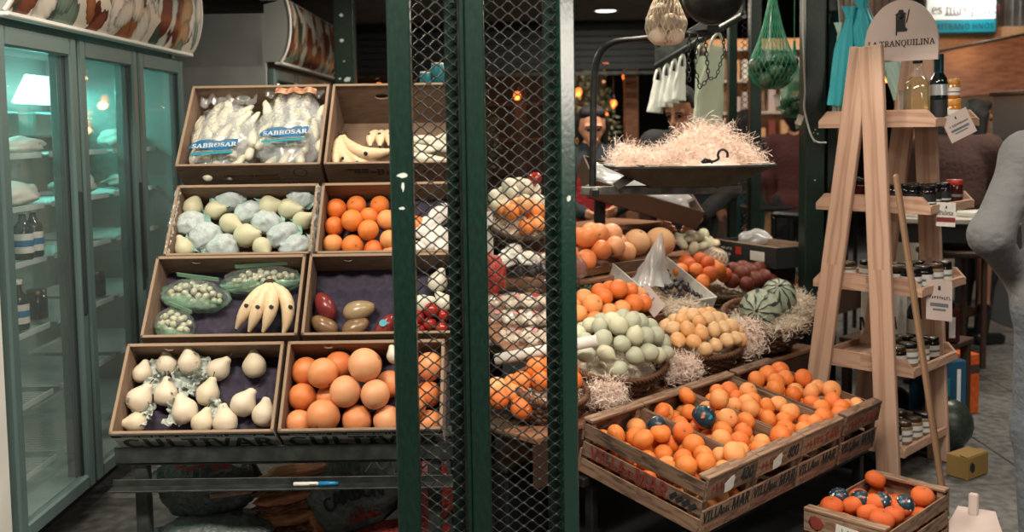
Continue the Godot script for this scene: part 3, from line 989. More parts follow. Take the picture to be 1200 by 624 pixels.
func cartons() -> void:
	var labels := [
		["carton of loose pears and crumpled tissue on the lowest step", "carton of large grapefruits on the lowest step"],
		["carton of bagged grapes and a hand of bananas", "carton of mangoes, pale squashes and red plums"],
		["carton of pears, half of them wrapped in pale teal tissue", "carton of round oranges and a few wrapped white pears"],
		["tall carton holding two printed film bags of white endives", "tall carton with bananas, printed Ban on its front"]]
	var boxes := []
	for row in 4:
		var pair := []
		for col in 2:
			var outside: Material = M.card_white if row == 0 else M.card_outside
			var c := carton(row, col, labels[row][col], outside, row != 2)
			pair.append(c)
			if row in [0, 1] or (row == 2 and col == 1):
				pulp_tray(c, 0.53, 0.31)
		boxes.append(pair)
	# printing on the fronts
	for col in 2:
		var c: Node3D = boxes[0][col]
		var z := 0.33 / 2 + 0.0008
		part(c, "printed_band", cbox(0.55, 0.022, 0.001, 0.0002), M.ink_dark, T(Vector3(0, 0.116, z)))
		scrawl(c, 0.48, 0.010, M.ink_white, T(Vector3(0, 0.116, z + 0.0006)), 5)
		flat_text(c, "lettering", "CULTIVAR", 0.11, sans, M.ink_green, T(Vector3(0.0, 0.048, z)), 1.0)
	var a: Node3D = boxes[3][0]
	flat_text(a, "lettering", "PRODUCT OF ECUADOR", 0.018, sans, M.ink_brown, T(Vector3(0.0, 0.195, 0.2108)), 1.1)
	part(a, "round_mark", ring_mesh(0.024, 0.029), M.ink_brown, T(Vector3(0.2, 0.21, 0.2108)))
	scrawl(a, 0.03, 0.012, M.ink_brown, T(Vector3(0.2, 0.21, 0.2108)), 6)
	var b: Node3D = boxes[3][1]
	for k in 3:
		part(b, "printed_block", cbox(0.028, 0.014, 0.001, 0.0002), M.ink_brown, T(Vector3(-0.19 + 0.031 * k, 0.224, 0.2108)))
		part(b, "printed_block", cbox(0.028, 0.014, 0.001, 0.0002), M.ink_brown, T(Vector3(-0.159 + 0.031 * k, 0.206, 0.2108)))
	flat_text(b, "lettering", "Banan", 0.055, sans, M.ink_brown, T(Vector3(0.0, 0.208, 0.2108)))
	flat_text(b, "lettering", "OT. OR", 0.04, sans, M.ink_brown, T(Vector3(0.165, 0.205, 0.2108)))
	# clear liner film lapping over the rim of the tissue-pear carton
	for c2 in [boxes[2][0]]:
		for sx in [-1.0, 1.0]:
			var nz := FastNoiseLite.new()
			nz.seed = 5 + int(sx)
			nz.frequency = 9.0
			part(c2, "liner_film", grid(6, 40, func(u: float, v: float) -> Vector3:
				var z := (v - 0.5) * 0.31
				return Vector3(sx * (0.262 + 0.022 * u + 0.012 * nz.get_noise_2d(u, v * 3.0)), 0.145 - 0.05 * absf(u - 0.4) + 0.014 * nz.get_noise_2d(u * 2.0, v * 5.0 + 9.0), z)), M.milky_film)

func ring_mesh(r0: float, r1: float) -> ArrayMesh:
	return grid(32, 1, func(u: float, v: float) -> Vector3:
		var a := TAU * u
		var r := lerpf(r0, r1, v)
		return Vector3(cos(a) * r, sin(a) * r, 0))

# ---------------------------------------------------------------- fruit shapes (unit size, scaled when placed)
func fruit_mesh(kind: String) -> ArrayMesh:
	if cache.has("fruit_" + kind):
		return cache["fruit_" + kind]
	var prof := []
	match kind:
		"round":
			for k in 17:
				var t := PI * k / 16.0
				var dip := 0.05 * exp(-pow((PI - t) / 0.25, 2.0)) + 0.02 * exp(-pow(t / 0.2, 2.0))
				prof.append([sin(t) * 1.0, -cos(t) * 0.95 * (1.0 - dip)])
		"flat":
			for k in 17:
				var t := PI * k / 16.0
				prof.append([sin(t) * (1.0 + 0.03 * sin(2 * t) * sin(2 * t)), -cos(t) * 0.80 * (1.0 - 0.10 * exp(-pow((PI - t) / 0.35, 2.0)) - 0.06 * exp(-pow(t / 0.3, 2.0)))])
		"lemon":
			for k in 17:
				var t := PI * k / 16.0
				var tip := 0.16 * exp(-pow(t / 0.28, 2.0)) + 0.06 * exp(-pow((PI - t) / 0.28, 2.0))
				prof.append([sin(t) * 0.93, -cos(t) * (1.0 + tip)])
		"pear":
			prof = [[0.0, -0.86], [0.14, -0.92], [0.32, -0.95], [0.62, -0.84], [0.86, -0.55], [0.98, -0.15], [0.99, 0.12], [0.88, 0.42], [0.67, 0.72], [0.48, 0.97], [0.38, 1.18], [0.31, 1.34], [0.18, 1.43], [0.06, 1.44], [0.0, 1.41]]
		"mango":
			for k in 17:
				var t := PI * k / 16.0
				prof.append([sin(t) * (0.80 + 0.10 * cos(t)), -cos(t) * 1.15])
		"long":
			for k in 15:
				var t := PI * k / 14.0
				prof.append([pow(sin(t), 0.8) * (0.42 + 0.10 * cos(t)), -cos(t) * 1.5])
		"ball":
			for k in 9:
				var t := PI * k / 8.0
				prof.append([sin(t), -cos(t)])
	var m := lathe(prof, 12 if kind == "ball" else 24)
	if kind in ["pear", "mango", "lemon", "long"]:   # no fruit is a perfect turned shape
		var st := begin()
		var bend := 0.10 if kind != "mango" else 0.05
		var n := prof.size() - 1
		add_grid(st, 24, n, func(u: float, v: float) -> Vector3:
			var k := int(round(v * n))
			var a := TAU * (0.0 if u > 0.9999 else u)
			var r: float = prof[k][0] * (1.0 + 0.035 * sin(a * 2.0 + 1.0) + 0.025 * sin(a * 3.0 + prof[k][1] * 2.0))
			var y: float = prof[k][1]
			return Vector3(cos(a) * r + bend * y * y * (1.0 if y > 0 else 0.2), y, sin(a) * r * (0.86 if kind == "mango" else 1.0)))
		m = done(st)
	cache["fruit_" + kind] = m
	return m

func calyx_mesh() -> ArrayMesh:
	if not cache.has("calyx"):
		var poly := PackedVector2Array()
		for k in 10:
			var a := TAU * k / 10.0
			var r := 0.15 if k % 2 == 0 else 0.08
			poly.append(Vector2(cos(a), sin(a)) * r)
		cache["calyx"] = prism(poly, 0.06)
	return cache["calyx"]

const TONES := {"orange_a": "bright-skinned", "orange_b": "deep-skinned", "orange_c": "pale-skinned", "grapefruit_a": "mid-toned", "grapefruit_b": "reddish", "grapefruit_c": "pale", "lemon_green": "greenish", "lemon_pale": "yellowish", "melon_yellow": "pale yellow", "melon_orange": "deep yellow", "pear_a": "freckled", "pear_b": "olive-tinged", "mandarin_a": "light orange", "mandarin_b": "deep red-orange"}

func fruit(called: String, kind: String, m: Material, p: Vector3, r: float, turn: Basis, label: String, category: String, group: String, end := "calyx") -> MeshInstance3D:
	var s := Vector3(r, r, r) * rng.randf_range(0.97, 1.03)
	var o := single(called, fruit_mesh(kind), m, (TONES[m.resource_name] + " " if TONES.has(m.resource_name) else "") + label, category, Transform3D(turn * Basis.from_scale(s), p), group)
	var face := Basis(Vector3.RIGHT, Vector3(0, 0, -1), Vector3.UP)
	match end:
		"calyx":
			part(o, "calyx", calyx_mesh(), M.calyx, T(Vector3(0, 0.89 if kind == "round" else 0.70, 0), face))
		"navel":
			part(o, "navel", calyx_mesh(), M.navel, T(Vector3(0, 0.90 if kind == "round" else 0.72, 0), face))
		"stem":
			part(o, "stem", cache_tube("stem", [Vector3(0.18, 1.36, 0), Vector3(0.22, 1.6, 0.02), Vector3(0.30, 1.86, 0.06)], [0.05, 0.04, 0.06]), M.stem_brown)
			part(o, "calyx", calyx_mesh(), M.stem_brown, T(Vector3(0.03, -0.89, 0), face))
	return o

func cache_tube(key: String, pts: Array, r: Array) -> ArrayMesh:
	if not cache.has(key):
		cache[key] = tube(pts, r, 6)
	return cache[key]

func lying(a_deg: float, lift := 0.2) -> Basis:   # long axis along a_deg in the carton's plane: 0 to the right, 90 up the slope
	var a := deg_to_rad(a_deg)
	var y := Vector3(cos(a), lift, -sin(a)).normalized()
	var x := y.cross(Vector3(sin(a) * 0.3, 0.9, cos(a) * 0.3)).normalized()
	var z := x.cross(y)
	return Basis(x, y, z) * Basis(Vector3.UP, rng.randf_range(0, TAU))

func crumpled(called: String, p: Transform3D, size: float, m: Material, label: String, category: String, group: String) -> void:
	var nz := FastNoiseLite.new()
	nz.seed = rng.randi() % 5000
	nz.frequency = 0.75
	nz.fractal_octaves = 2
	var nz2 := FastNoiseLite.new()
	nz2.seed = nz.seed + 3
	nz2.frequency = 1.2
	var st := begin()
	add_grid(st, 20, 20, func(u: float, v: float) -> Vector3:
		var x := (u - 0.5) * 2.0
		var z := (v - 0.5) * 2.0
		var rim := 1.0 + 0.35 * nz2.get_noise_2d(x * 1.3 + 7.0, z * 1.3)
		var q := x * x + z * z
		var fold := 0.20 * q * sin(atan2(z, x) * 4.0 + 6.0 * nz.get_noise_2d(x, z)) + 0.22 * nz2.get_noise_2d(x * 1.1, z * 1.1)
		return Vector3(x * rim * (1.0 - 0.16 * q), 0.42 * q + fold, z * rim * (1.0 - 0.16 * q)) * size)
	single(called, done(st), m, label, category, p, group)

func carton_fruit() -> void:
	# lowest step: pears with tissue, grapefruits
	var f := carton_frame(0, 0)
	var g := "loose pears in the tissue-lined carton"
	for q in [[-0.235, 0.06, -0.087, 0.034, 80], [-0.154, 0.06, -0.121, 0.036, 90], [-0.066, 0.085, -0.115, 0.042, 95], [0.034, 0.06, -0.098, 0.042, 40], [0.16, 0.06, -0.109, 0.044, 100], [-0.226, 0.065, 0.011, 0.045, 60], [-0.137, 0.06, -0.008, 0.042, 80], [0.01, 0.06, -0.006, 0.043, 75], [0.141, 0.07, 0.037, 0.043, 55], [0.216, 0.055, 0.071, 0.042, 75], [-0.06, 0.065, 0.057, 0.043, 120], [-0.228, 0.05, 0.091, 0.036, 185], [0.006, 0.06, 0.097, 0.038, 75], [0.085, 0.06, 0.096, 0.042, 110]]:
		fruit("pear", "pear", M.pear_a if rng.randf() < 0.6 else M.pear_b, f * Vector3(q[0], q[1], q[2]), q[3], f.basis * lying(q[4], 0.45), "beige pear lying among crumpled tissue in the lowest carton", "pear", g, "stem")
	for q in [[-0.09, 0.05, -0.045, 0.052], [-0.19, 0.045, -0.095, 0.045], [-0.165, 0.05, -0.045, 0.05], [-0.03, 0.055, -0.105, 0.05], [-0.195, 0.045, 0.07, 0.045], [0.05, 0.05, 0.06, 0.045], [-0.02, 0.045, -0.045, 0.05], [-0.225, 0.04, 0.02, 0.05], [-0.06, 0.05, -0.08, 0.05], [-0.075, 0.045, 0.06, 0.052], [0.085, 0.04, 0.10, 0.05], [-0.135, 0.045, -0.11, 0.05]]:
		crumpled("tissue_paper", Transform3D(f.basis * rot(rng.randf_range(-0.45, 0.45), rng.randf() * TAU, rng.randf_range(-0.45, 0.45)), f * Vector3(q[0], q[1], q[2])), q[3], M.tissue, "crumpled grey-green tissue paper between the loose pears", "tissue paper", "tissue among the loose pears")
	f = carton_frame(0, 1)
	var gm := [M.grapefruit_a, M.grapefruit_b, M.grapefruit_c]
	for q in [[-0.22, 0.065, -0.083, 0.05, 1], [-0.104, 0.064, -0.105, 0.052, 1], [0.0, 0.064, -0.105, 0.052, 1], [-0.221, 0.068, 0.014, 0.05, 1], [-0.223, 0.065, 0.109, 0.048, 0], [-0.024, 0.07, 0.102, 0.054, 0], [0.082, 0.066, 0.103, 0.054, 2], [-0.126, 0.06, 0.015, 0.048, 0], [0.081, 0.062, -0.032, 0.05, 0], [-0.143, 0.138, -0.044, 0.054, 0], [0.004, 0.162, -0.061, 0.058, 2], [-0.061, 0.134, 0.023, 0.054, 2], [0.042, 0.131, 0.034, 0.052, 2], [-0.133, 0.113, 0.101, 0.056, 0], [0.221, 0.098, -0.08, 0.05, 0], [0.217, 0.06, 0.007, 0.048, 1], [0.164, 0.117, 0.067, 0.052, 0], [0.225, 0.058, 0.111, 0.046, 0]]:
		fruit("grapefruit", "round", gm[q[4]], f * Vector3(q[0], q[1], q[2]), q[3], any_turn(), "large grapefruit heaped in the lowest carton", "grapefruit", "grapefruits in the lowest carton", "navel")
	var gb := single("garlic_bulb", fruit_mesh("pear"), M.white_veg, "white garlic bulb lying on the grapefruits in the lowest carton", "garlic", Transform3D(f.basis * lying(110, 0.3) * Basis.from_scale(Vector3.ONE * 0.028), f * Vector3(0.10, 0.13, -0.11)))
	part(gb, "root", calyx_mesh(), M.stem_brown, T(Vector3(0, -0.89, 0), Basis(Vector3.RIGHT, Vector3(0, 0, -1), Vector3.UP)))
	# second step: bagged grapes, bananas; mangoes, squashes, plums
	f = carton_frame(1, 0)
	grape_bag(f * T(Vector3(-0.135, 0.062, -0.04), rot(0.1, -0.16, 0)), Vector3(0.125, 0.055, 0.062), 61, "long clear bag of pale grapes with a green printed base, across the carton", 46)
	grape_bag(f * T(Vector3(0.105, 0.06, -0.10), rot(0.1, 0.06, 0)), Vector3(0.15, 0.05, 0.052), 62, "clear bag of pale grapes with a green zip strip behind the bananas", 44)
	grape_bag(f * T(Vector3(-0.195, 0.055, 0.075), rot(0.1, -0.4, 0)), Vector3(0.075, 0.048, 0.06), 63, "small bag of pale grapes with a loose green flap in the carton corner", 34)
	var hand := thing("banana_hand", "hand of four pale yellow bananas with dark stickers, beside bagged grapes", "bananas", f)
	var crown := Vector3(0.15, 0.115, -0.062)
	for q in [[Vector3(0.092, 0.125, 0.02), Vector3(0.035, 0.06, 0.098)], [Vector3(0.132, 0.135, 0.03), Vector3(0.085, 0.07, 0.115)], [Vector3(0.178, 0.135, 0.03), Vector3(0.137, 0.075, 0.12)], [Vector3(0.238, 0.115, 0.02), Vector3(0.207, 0.06, 0.122)]]:
		banana(hand, crown, q[0], q[1], 0.0255)
	part(hand, "crown", blob(71, Vector3(0.022, 0.016, 0.014), 0.3, 0.1, 10, 8), M.banana_tip, T(crown))
	f = carton_frame(1, 1)
	var mk := [M.mango_red, M.mango_green, M.mango_mixed, M.mango_mixed, M.mango_red]
	var mi := 0
	for q in [[-0.217, 0.06, 0.011, 0.053, 120.0], [-0.092, 0.06, 0.029, 0.053, 10.0], [-0.216, 0.055, 0.086, 0.047, 150.0], [-0.102, 0.05, 0.091, 0.045, 30.0], [0.006, 0.05, 0.093, 0.046, 60.0]]:
		var lab: String = ["dark red mango at the edge of its carton", "large greenish mango with a reddish blush beside a dark red one", "brown-olive mango lying against the carton lip", "small mango half red and half green with a dark spot", "red mango with a small blue sticker on it"][mi]
		var mm := fruit("mango", "mango", mk[mi], f * Vector3(q[0], q[1], q[2]), q[3], f.basis * lying(q[4], 0.1), lab, "mango", "mangoes in the second carton", "none")
		part(mm, "stem_scar", calyx_mesh(), M.stem_brown, T(Vector3(0.06, 1.13, 0), Basis(Vector3.RIGHT, Vector3(0, 0, -1), Vector3.UP)))
		if mi == 4:
			var ob := mm.transform.basis.orthonormalized().inverse() * f.basis
			part(mm, "sticker", lathe([[0.0, 0.02], [0.3, 0.0]], 16), M.ink_teal, T(ob * Vector3(-0.05, 0.93, 0.1), ob))
		mi += 1
	for q in [[0.193, 0.06, -0.082, 0.04, 70], [0.14, 0.055, 0.003, 0.035, 20], [0.22, 0.055, 0.001, 0.035, 120]]:
		fruit("squash", "pear", M.white_veg, f * Vector3(q[0], q[1], q[2]), q[3], f.basis * lying(q[4], 0.4), "pale cream squash beside the red plums", "squash", "squashes behind the gate mesh", "stem")
	for q in [[0.174, 0.07, 0.038, 0.028], [0.218, 0.048, 0.05, 0.025], [0.125, 0.046, 0.054, 0.026], [0.167, 0.038, 0.077, 0.026], [0.212, 0.04, 0.098, 0.026], [0.126, 0.038, 0.104, 0.026]]:
		fruit("plum", "round", M.plum_red, f * Vector3(q[0], q[1], q[2]), q[3], any_turn(), "shiny red plum in the mango carton", "plum", "plums behind the gate mesh", "calyx")
	# third step: tissue pears, oranges
	f = carton_frame(2, 0)
	for q in [[-0.228, 0.055, -0.109, 0.04, 70], [-0.139, 0.055, -0.091, 0.038, -5], [0.071, 0.055, -0.107, 0.042, 10], [0.151, 0.055, -0.093, 0.042, -20], [0.208, 0.05, -0.041, 0.038, 20], [-0.069, 0.06, -0.026, 0.042, -25], [-0.0, 0.061, 0.031, 0.045, -10], [-0.23, 0.052, 0.077, 0.04, 120], [0.066, 0.052, 0.078, 0.04, -60]]:
		fruit("pear", "pear", M.pear_green, f * Vector3(q[0], q[1] + 0.005, q[2]), q[3], f.basis * lying(q[4], 0.25), "smooth pale green pear among tissue-wrapped pears", "pear", "pale green pears on the third step", "stem")
	for q in [[-0.086, 0.055, -0.142, 0.05, 0.3], [0.193, 0.055, -0.15, 0.048, -0.3], [-0.006, 0.055, -0.079, 0.045, 0.5], [-0.224, 0.055, -0.029, 0.05, 0.2], [-0.158, 0.06, 0.029, 0.05, 0.6], [-0.088, 0.05, 0.071, 0.05, 0.1], [0.069, 0.06, -0.027, 0.047, -0.2], [0.141, 0.06, 0.028, 0.048, 0.4], [0.19, 0.05, 0.076, 0.048, 0.15]]:
		wrapped_pear(f * T(Vector3(q[0], q[1], q[2]), rot(0, q[4], 0)), q[3], "pear wrapped in pale teal tissue on the third step", "wrapped pears on the third step")
	f = carton_frame(2, 1)
	var om := [M.orange_a, M.orange_b, M.orange_c]
	for q in [[-0.228, 0.055, -0.092, 0.042], [-0.151, 0.052, -0.11, 0.04], [-0.157, 0.085, -0.02, 0.042], [-0.098, 0.05, -0.057, 0.038], [-0.026, 0.056, -0.038, 0.04], [-0.23, 0.055, -0.013, 0.04], [-0.091, 0.089, 0.027, 0.042], [-0.23, 0.052, 0.064, 0.04], [-0.152, 0.055, 0.076, 0.042], [-0.071, 0.052, 0.094, 0.04], [-0.009, 0.085, 0.068, 0.038], [0.086, 0.05, -0.016, 0.038], [0.0, 0.05, 0.11, 0.038], [-0.06, 0.05, -0.11, 0.038]]:
		fruit("orange", "round", om[rng.randi() % 3], f * Vector3(q[0], q[1], q[2]), q[3], any_turn(), "round orange in the carton on the third step", "orange", "oranges in the third-step carton", "navel")
	for q in [[0.175, 0.05, -0.058, 0.036000000000000004], [0.136, 0.05, -0.015, 0.03150000000000001], [0.116, 0.05, 0.016, 0.03150000000000001], [0.18, 0.05, 0.035, 0.036000000000000004], [0.144, 0.05, 0.065, 0.03150000000000001], [0.097, 0.045, 0.092, 0.03150000000000001], [0.191, 0.045, 0.084, 0.03150000000000001]]:
		wrapped_pear(f * T(Vector3(q[0], q[1], q[2]), rot(0, rng.randf_range(-1, 1), 0)), q[3], "white paper-wrapped pear beside the oranges on the third step", "white wrapped pears on the third step", M.paper)
	# top step: endive bags, bananas
	f = carton_frame(3, 0)
	endive_bag(f, Vector3(-0.142, 0.155, 0.01), Vector3(0.14, 0.095, 0.195), 81, "clear film bag of white endives with a blue printed label, beside a taller one")
	endive_bag(f, Vector3(0.138, 0.165, -0.012), Vector3(0.146, 0.11, 0.21), 82, "taller film bag of white endives with an orange top band and blue label")
	f = carton_frame(3, 1)
	hand = thing("banana_hand", "hand of pale bananas lying along the tall carton's front", "bananas", f)
	crown = Vector3(-0.245, 0.16, -0.02)
	banana(hand, crown, Vector3(-0.16, 0.20, 0.125), Vector3(-0.02, 0.19, 0.085), 0.026)
	banana(hand, crown, Vector3(-0.19, 0.17, 0.13), Vector3(-0.07, 0.16, 0.165), 0.025)
	banana(hand, crown, Vector3(-0.268, 0.17, 0.07), Vector3(-0.25, 0.19, 0.17), 0.024)
	banana(hand, crown, Vector3(-0.235, 0.17, 0.10), Vector3(-0.17, 0.17, 0.185), 0.024)
	part(hand, "crown", blob(72, Vector3(0.018, 0.02, 0.016), 0.3, 0.1, 10, 8), M.banana_tip, T(crown))
	hand = thing("banana_hand", "short hand of pale bananas standing at the back of the tall carton", "bananas", f)
	crown = Vector3(-0.09, 0.06, -0.10)
	for q in [-0.135, -0.095, -0.055]:
		banana(hand, crown, Vector3(q, 0.12, -0.05), Vector3(q + 0.005, 0.14, 0.03), 0.022)
	part(hand, "crown", blob(73, Vector3(0.02, 0.016, 0.016), 0.3, 0.1, 10, 8), M.banana_tip, T(crown))
	for q in [[0.072, 0.15, 0.055], [0.116, 0.13, -0.005], [0.19, 0.16, 0.06], [0.12, 0.16, 0.116], [0.20, 0.13, -0.03]]:
		single("leek_bundle", fruit_mesh("long"), M.white_veg, "pale bundled leek lying in the banana carton behind the mesh", "leek", Transform3D(f.basis * lying(rng.randf_range(-20, 40), 0.1) * Basis.from_scale(Vector3(0.05, 0.055, 0.05)), f * Vector3(q[0], q[1], q[2])), "leeks behind the gate mesh")
	# tins standing behind the tall carton, seen through the gate
	for q in [[-0.33, 1.78, -4.62, 0.03, 0.115, "teal tin with a pale lid standing behind the banana carton"], [-0.385, 1.78, -4.60, 0.026, 0.075, "shorter teal tin beside the tall one behind the banana carton"]]:
		var c := thing("teal_tin", q[5], "tin", T(Vector3(q[0], 1.725, q[2])), "tins behind the banana carton")
		part(c, "body", lathe([[0.0, 0.0], [q[3], 0.0], [q[3], q[4]], [q[3] * 0.9, q[4] + 0.005], [0.0, q[4] + 0.005]], 20), M.teal_plastic)
		part(c, "lid", lathe([[q[3] * 0.92, q[4]], [q[3] * 0.92, q[4] + 0.012], [0.0, q[4] + 0.014]], 20), M.white_plastic)
	var sh := thing("tin_shelf", "narrow grey shelf on posts behind the top cartons", "shelf", T(Vector3(-0.4, 1.715, -4.64)))
	part(sh, "board", cbox(0.6, 0.02, 0.16, 0.003), M.grey_steel)
	for sx in [-0.27, 0.27]:
		part(sh, "post", cbox(0.03, 1.705, 0.03, 0.003), M.grey_steel, T(Vector3(sx, -0.8625, -0.05)))

func banana(parent: Node3D, a: Vector3, mid: Vector3, b: Vector3, r: float) -> void:
	var pts := []
	var rad := []
	for k in 11:
		var t := k / 10.0
		pts.append(a.lerp(mid, t).lerp(mid.lerp(b, t), t) + (mid - (a + b) / 2) * 0.9 * t * (1 - t))
		rad.append(r * [0.36, 0.45, 0.75, 0.95, 1.0, 1.02, 1.0, 0.93, 0.78, 0.5, 0.22][k])
	var fin := part(parent, "banana", tube(pts, rad, 9), M.banana)
	var e: Vector3 = pts[10]
	part(fin, "tip", blob(4, Vector3.ONE * r * 0.26, 0.2, 0.1, 8, 6), M.banana_tip, T(e))
	var c: Vector3 = pts[6]
	var up := (mid - (a + b) / 2).normalized()
	up = (up + Vector3(0, 1.2, 0.3)).normalized()
	var xx := up.cross(Vector3(0, 0, 1)).normalized()
	part(fin, "sticker", lathe([[0.0, 0.0018], [r * 0.34, 0.0]], 12), M.ink_dark, T(c + up * r * 1.0, Basis(xx, up, xx.cross(up))))

func grape_bag(xf: Transform3D, size: Vector3, seed_: int, label: String, n: int) -> void:
	var b := thing("grape_bag", label, "bag of grapes", xf, "bags of grapes in the second carton")
	var rr := RandomNumberGenerator.new()
	rr.seed = seed_
	var k := 0
	var tries := 0
	var put := []
	while k < n and tries < 4000:
		tries += 1
		var p := Vector3(rr.randf_range(-1, 1), rr.randf_range(-0.4, 1), rr.randf_range(-1, 1))
		if p.length() > 0.9 or p.length() < 0.45:
			continue
		p *= size * Vector3(0.86, 0.8, 0.82)
		var ok := true
		for q in put:
			if (q as Vector3).distance_to(p) < 0.021:
				ok = false
		if ok:
			put.append(p)
			part(b, "grape", fruit_mesh("ball"), M.grape, Transform3D(rot(rr.randf() * 6, rr.randf() * 6, 0) * Basis.from_scale(Vector3(0.0115, 0.0135, 0.0115)), p))
			k += 1
	part(b, "film", blob(seed_, size, 0.20, 0.09, 36, 26), M.crinkle_film)
	var nz := FastNoiseLite.new()
	nz.seed = seed_
	nz.frequency = 0.11
	nz.fractal_octaves = 3
	part(b, "green_print", grid(30, 10, func(u: float, v: float) -> Vector3:
		var a := TAU * (0.0 if u > 0.9999 else u)
		var t := lerpf(0.50 - 0.36 * clampf(sin(a) * 1.3, 0.0, 1.0) + 0.03 * cos(a * 5.0), 0.70, v) * PI
		var d := Vector3(cos(a) * sin(t), cos(t), sin(a) * sin(t))
		return d * size * (1.035 + 0.22 * nz.get_noise_3d(d.x * 10, d.y * 10, d.z * 10))), M.green_film)
	part(b, "zip_strip", cbox(size.x * 1.3, 0.018, 0.003, 0.001), M.green_film, T(Vector3(0.0, size.y * 0.55, -size.z * 1.02), rot(-0.5, 0, 0)))

func wrapped_pear(xf: Transform3D, r: float, label: String, group: String, m: Material = null) -> void:
	var mm: Material = m if m else M.tissue_teal
	var o := thing("wrapped_pear", label, "wrapped fruit", xf, group)
	part(o, "wrapping", blob(rng.randi() % 9000, Vector3(r * 1.22, r * 0.95, r * 1.02), 0.20, 0.07, 32, 22, true), mm)
	var nz := FastNoiseLite.new()
	nz.seed = rng.randi() % 900
	nz.frequency = 3.0
	var sgn := 1.0 if rng.randf() < 0.7 else -1.0
	part(o, "twisted_end", grid(10, 6, func(u: float, v: float) -> Vector3:
		var a := (u - 0.5) * 2.4
		var l := r * (0.85 + 0.75 * v)
		return Vector3(sgn * l * cos(a * 0.8 * v), r * (0.25 + 0.35 * nz.get_noise_2d(u * 2.0, v) * v), l * sin(a) * 0.75 * v + 0.004 * sin(u * 14.0))), M.tissue_twist if m == null else mm)

func endive_bag(f: Transform3D, at: Vector3, size: Vector3, seed_: int, label: String) -> void:
	var b := thing("endive_bag", label, "bag of endives", f * T(at), "printed bags of endives")
	var rr := RandomNumberGenerator.new()
	rr.seed = seed_
	for row in 5:
		for k in 5:
			var x := (k - 2.0 + rr.randf_range(-0.25, 0.25)) * size.x * 0.38
			var z := (row - 2.0) * size.z * 0.38 + rr.randf_range(-0.02, 0.02)
			var q := 1.0 - pow(x / size.x, 2.0) - pow(z / size.z, 2.0)
			if q < 0.05:
				continue
			var e := part(b, "endive", fruit_mesh("long"), M.white_veg, Transform3D(rot(-PI / 2 + rr.randf_range(-0.3, 0.3), rr.randf_range(-0.3, 0.3), rr.randf_range(-0.45, 0.45)) * Basis.from_scale(Vector3(0.047, 0.034, 0.047) * rr.randf_range(0.85, 1.15)), Vector3(x, size.y * sqrt(q) * 0.62, z)))
			part(e, "leaf_tip", fruit_mesh("long"), M.lemon_pale, Transform3D(Basis.from_scale(Vector3(0.6, 0.35, 0.6)), Vector3(0.08, 1.25, 0)))
	part(b, "inner_film", blob(seed_ + 1, size * Vector3(0.93, 0.72, 0.93), 0.2, 0.12, 36, 28, true), M.milky_film)
	part(b, "film", blob(seed_, size, 0.12, 0.10, 48, 36, true), M.crinkle_film)
	var flat := Basis(Vector3(1, 0, 0), Vector3(0, 0, -1), Vector3(0, 1, 0))
	var top := size.y * 0.96
	var tall := seed_ == 82
	var lp := T(Vector3(-0.015 if not tall else -0.01, top, size.z * (0.42 if not tall else 0.30)), flat * Basis(Vector3.BACK, 0.06) * rot(-0.22, 0, 0))
	var poly := PackedVector2Array()
	for k in 28:
		var a := TAU * k / 28.0
		poly.append(Vector2(0.098 * cos(a) * (1.0 if absf(sin(a)) < 0.8 else 0.92), 0.032 * sin(a) + 0.008 * cos(a * 3.0) + (0.014 if cos(a) > 0.1 and sin(a) > 0 else 0.0)))
	var plate := part(b, "label_print", prism(poly, 0.0015), M.ink_blue, lp)
	flat_text(plate, "lettering", "SABROSAR", 0.036, serif, M.ink_white, T(Vector3(0.004, -0.004, 0.0016)), 0.95)
	part(plate, "white_flower", blob(9, Vector3(0.022, 0.014, 0.003), 0.5, 0.2, 14, 8), M.ink_white, T(Vector3(0.02, 0.034, 0.003)))
	part(b, "label_band", cbox(0.17, 0.012, 0.0015, 0.0004), M.ink_teal, lp * T(Vector3(0.0, -0.052, 0.0)))
	var second := part(b, "label_line", cbox(0.15, 0.010, 0.0015, 0.0004), M.label_silver, lp * T(Vector3(0.01, -0.038, 0.0)))
	scrawl(second, 0.13, 0.007, M.ink_dark, T(Vector3(0, 0, 0.0012)), 3)
	if tall:
		part(b, "orange_band", grid(20, 3, func(u: float, v: float) -> Vector3:
			var x := (u - 0.5) * 0.17
			return Vector3(x + 0.01, top * (0.9 - 4.0 * x * x) + 0.006 * sin(u * 17.0) + 0.004, -size.z * (0.72 + 0.14 * v - 1.6 * x * x))), M.goods_warm)
	part(b, "gathered_end", grid(24, 4, func(u: float, v: float) -> Vector3:
		var x := (u - 0.5) * size.x * 1.7
		return Vector3(x, size.y * (0.55 + 0.1 * sin(u * 40.0)) + 0.01 * v, -size.z * (0.80 + 0.22 * v) + 0.012 * sin(u * 23.0))), M.clear_film)

# ---------------------------------------------------------------- folding gate and columns
func expanded_mesh(w: float, h: float) -> ArrayMesh:
	var st := begin()
	var dw := 0.046
	var p := 0.017
	var n := int(ceil(w / (dw / 2)))
	var rows := int(h / p)
	for k in rows:
		var pts := []
		for i in n + 1:
			var x := minf(i * dw / 2, w)
			var y := k * p + (p / 2) * (1.0 if (i + k) % 2 == 0 else -1.0)
			pts.append(Vector3(x, y, 0.002 if (i + k) % 2 == 0 else -0.002))
		var fine := []
		for i in n:
			var a: Vector3 = pts[i]
			var b: Vector3 = pts[i + 1]
			fine.append(a)
			fine.append(a.lerp(b, 0.25) + Vector3(0, (a.y - b.y) * 0.10, 0))
			fine.append(a.lerp(b, 0.75) + Vector3(0, (b.y - a.y) * 0.10, 0))
		fine.append(pts[n])
		add_tube(st, fine, 0.0021, 4, false)
	return done(st)

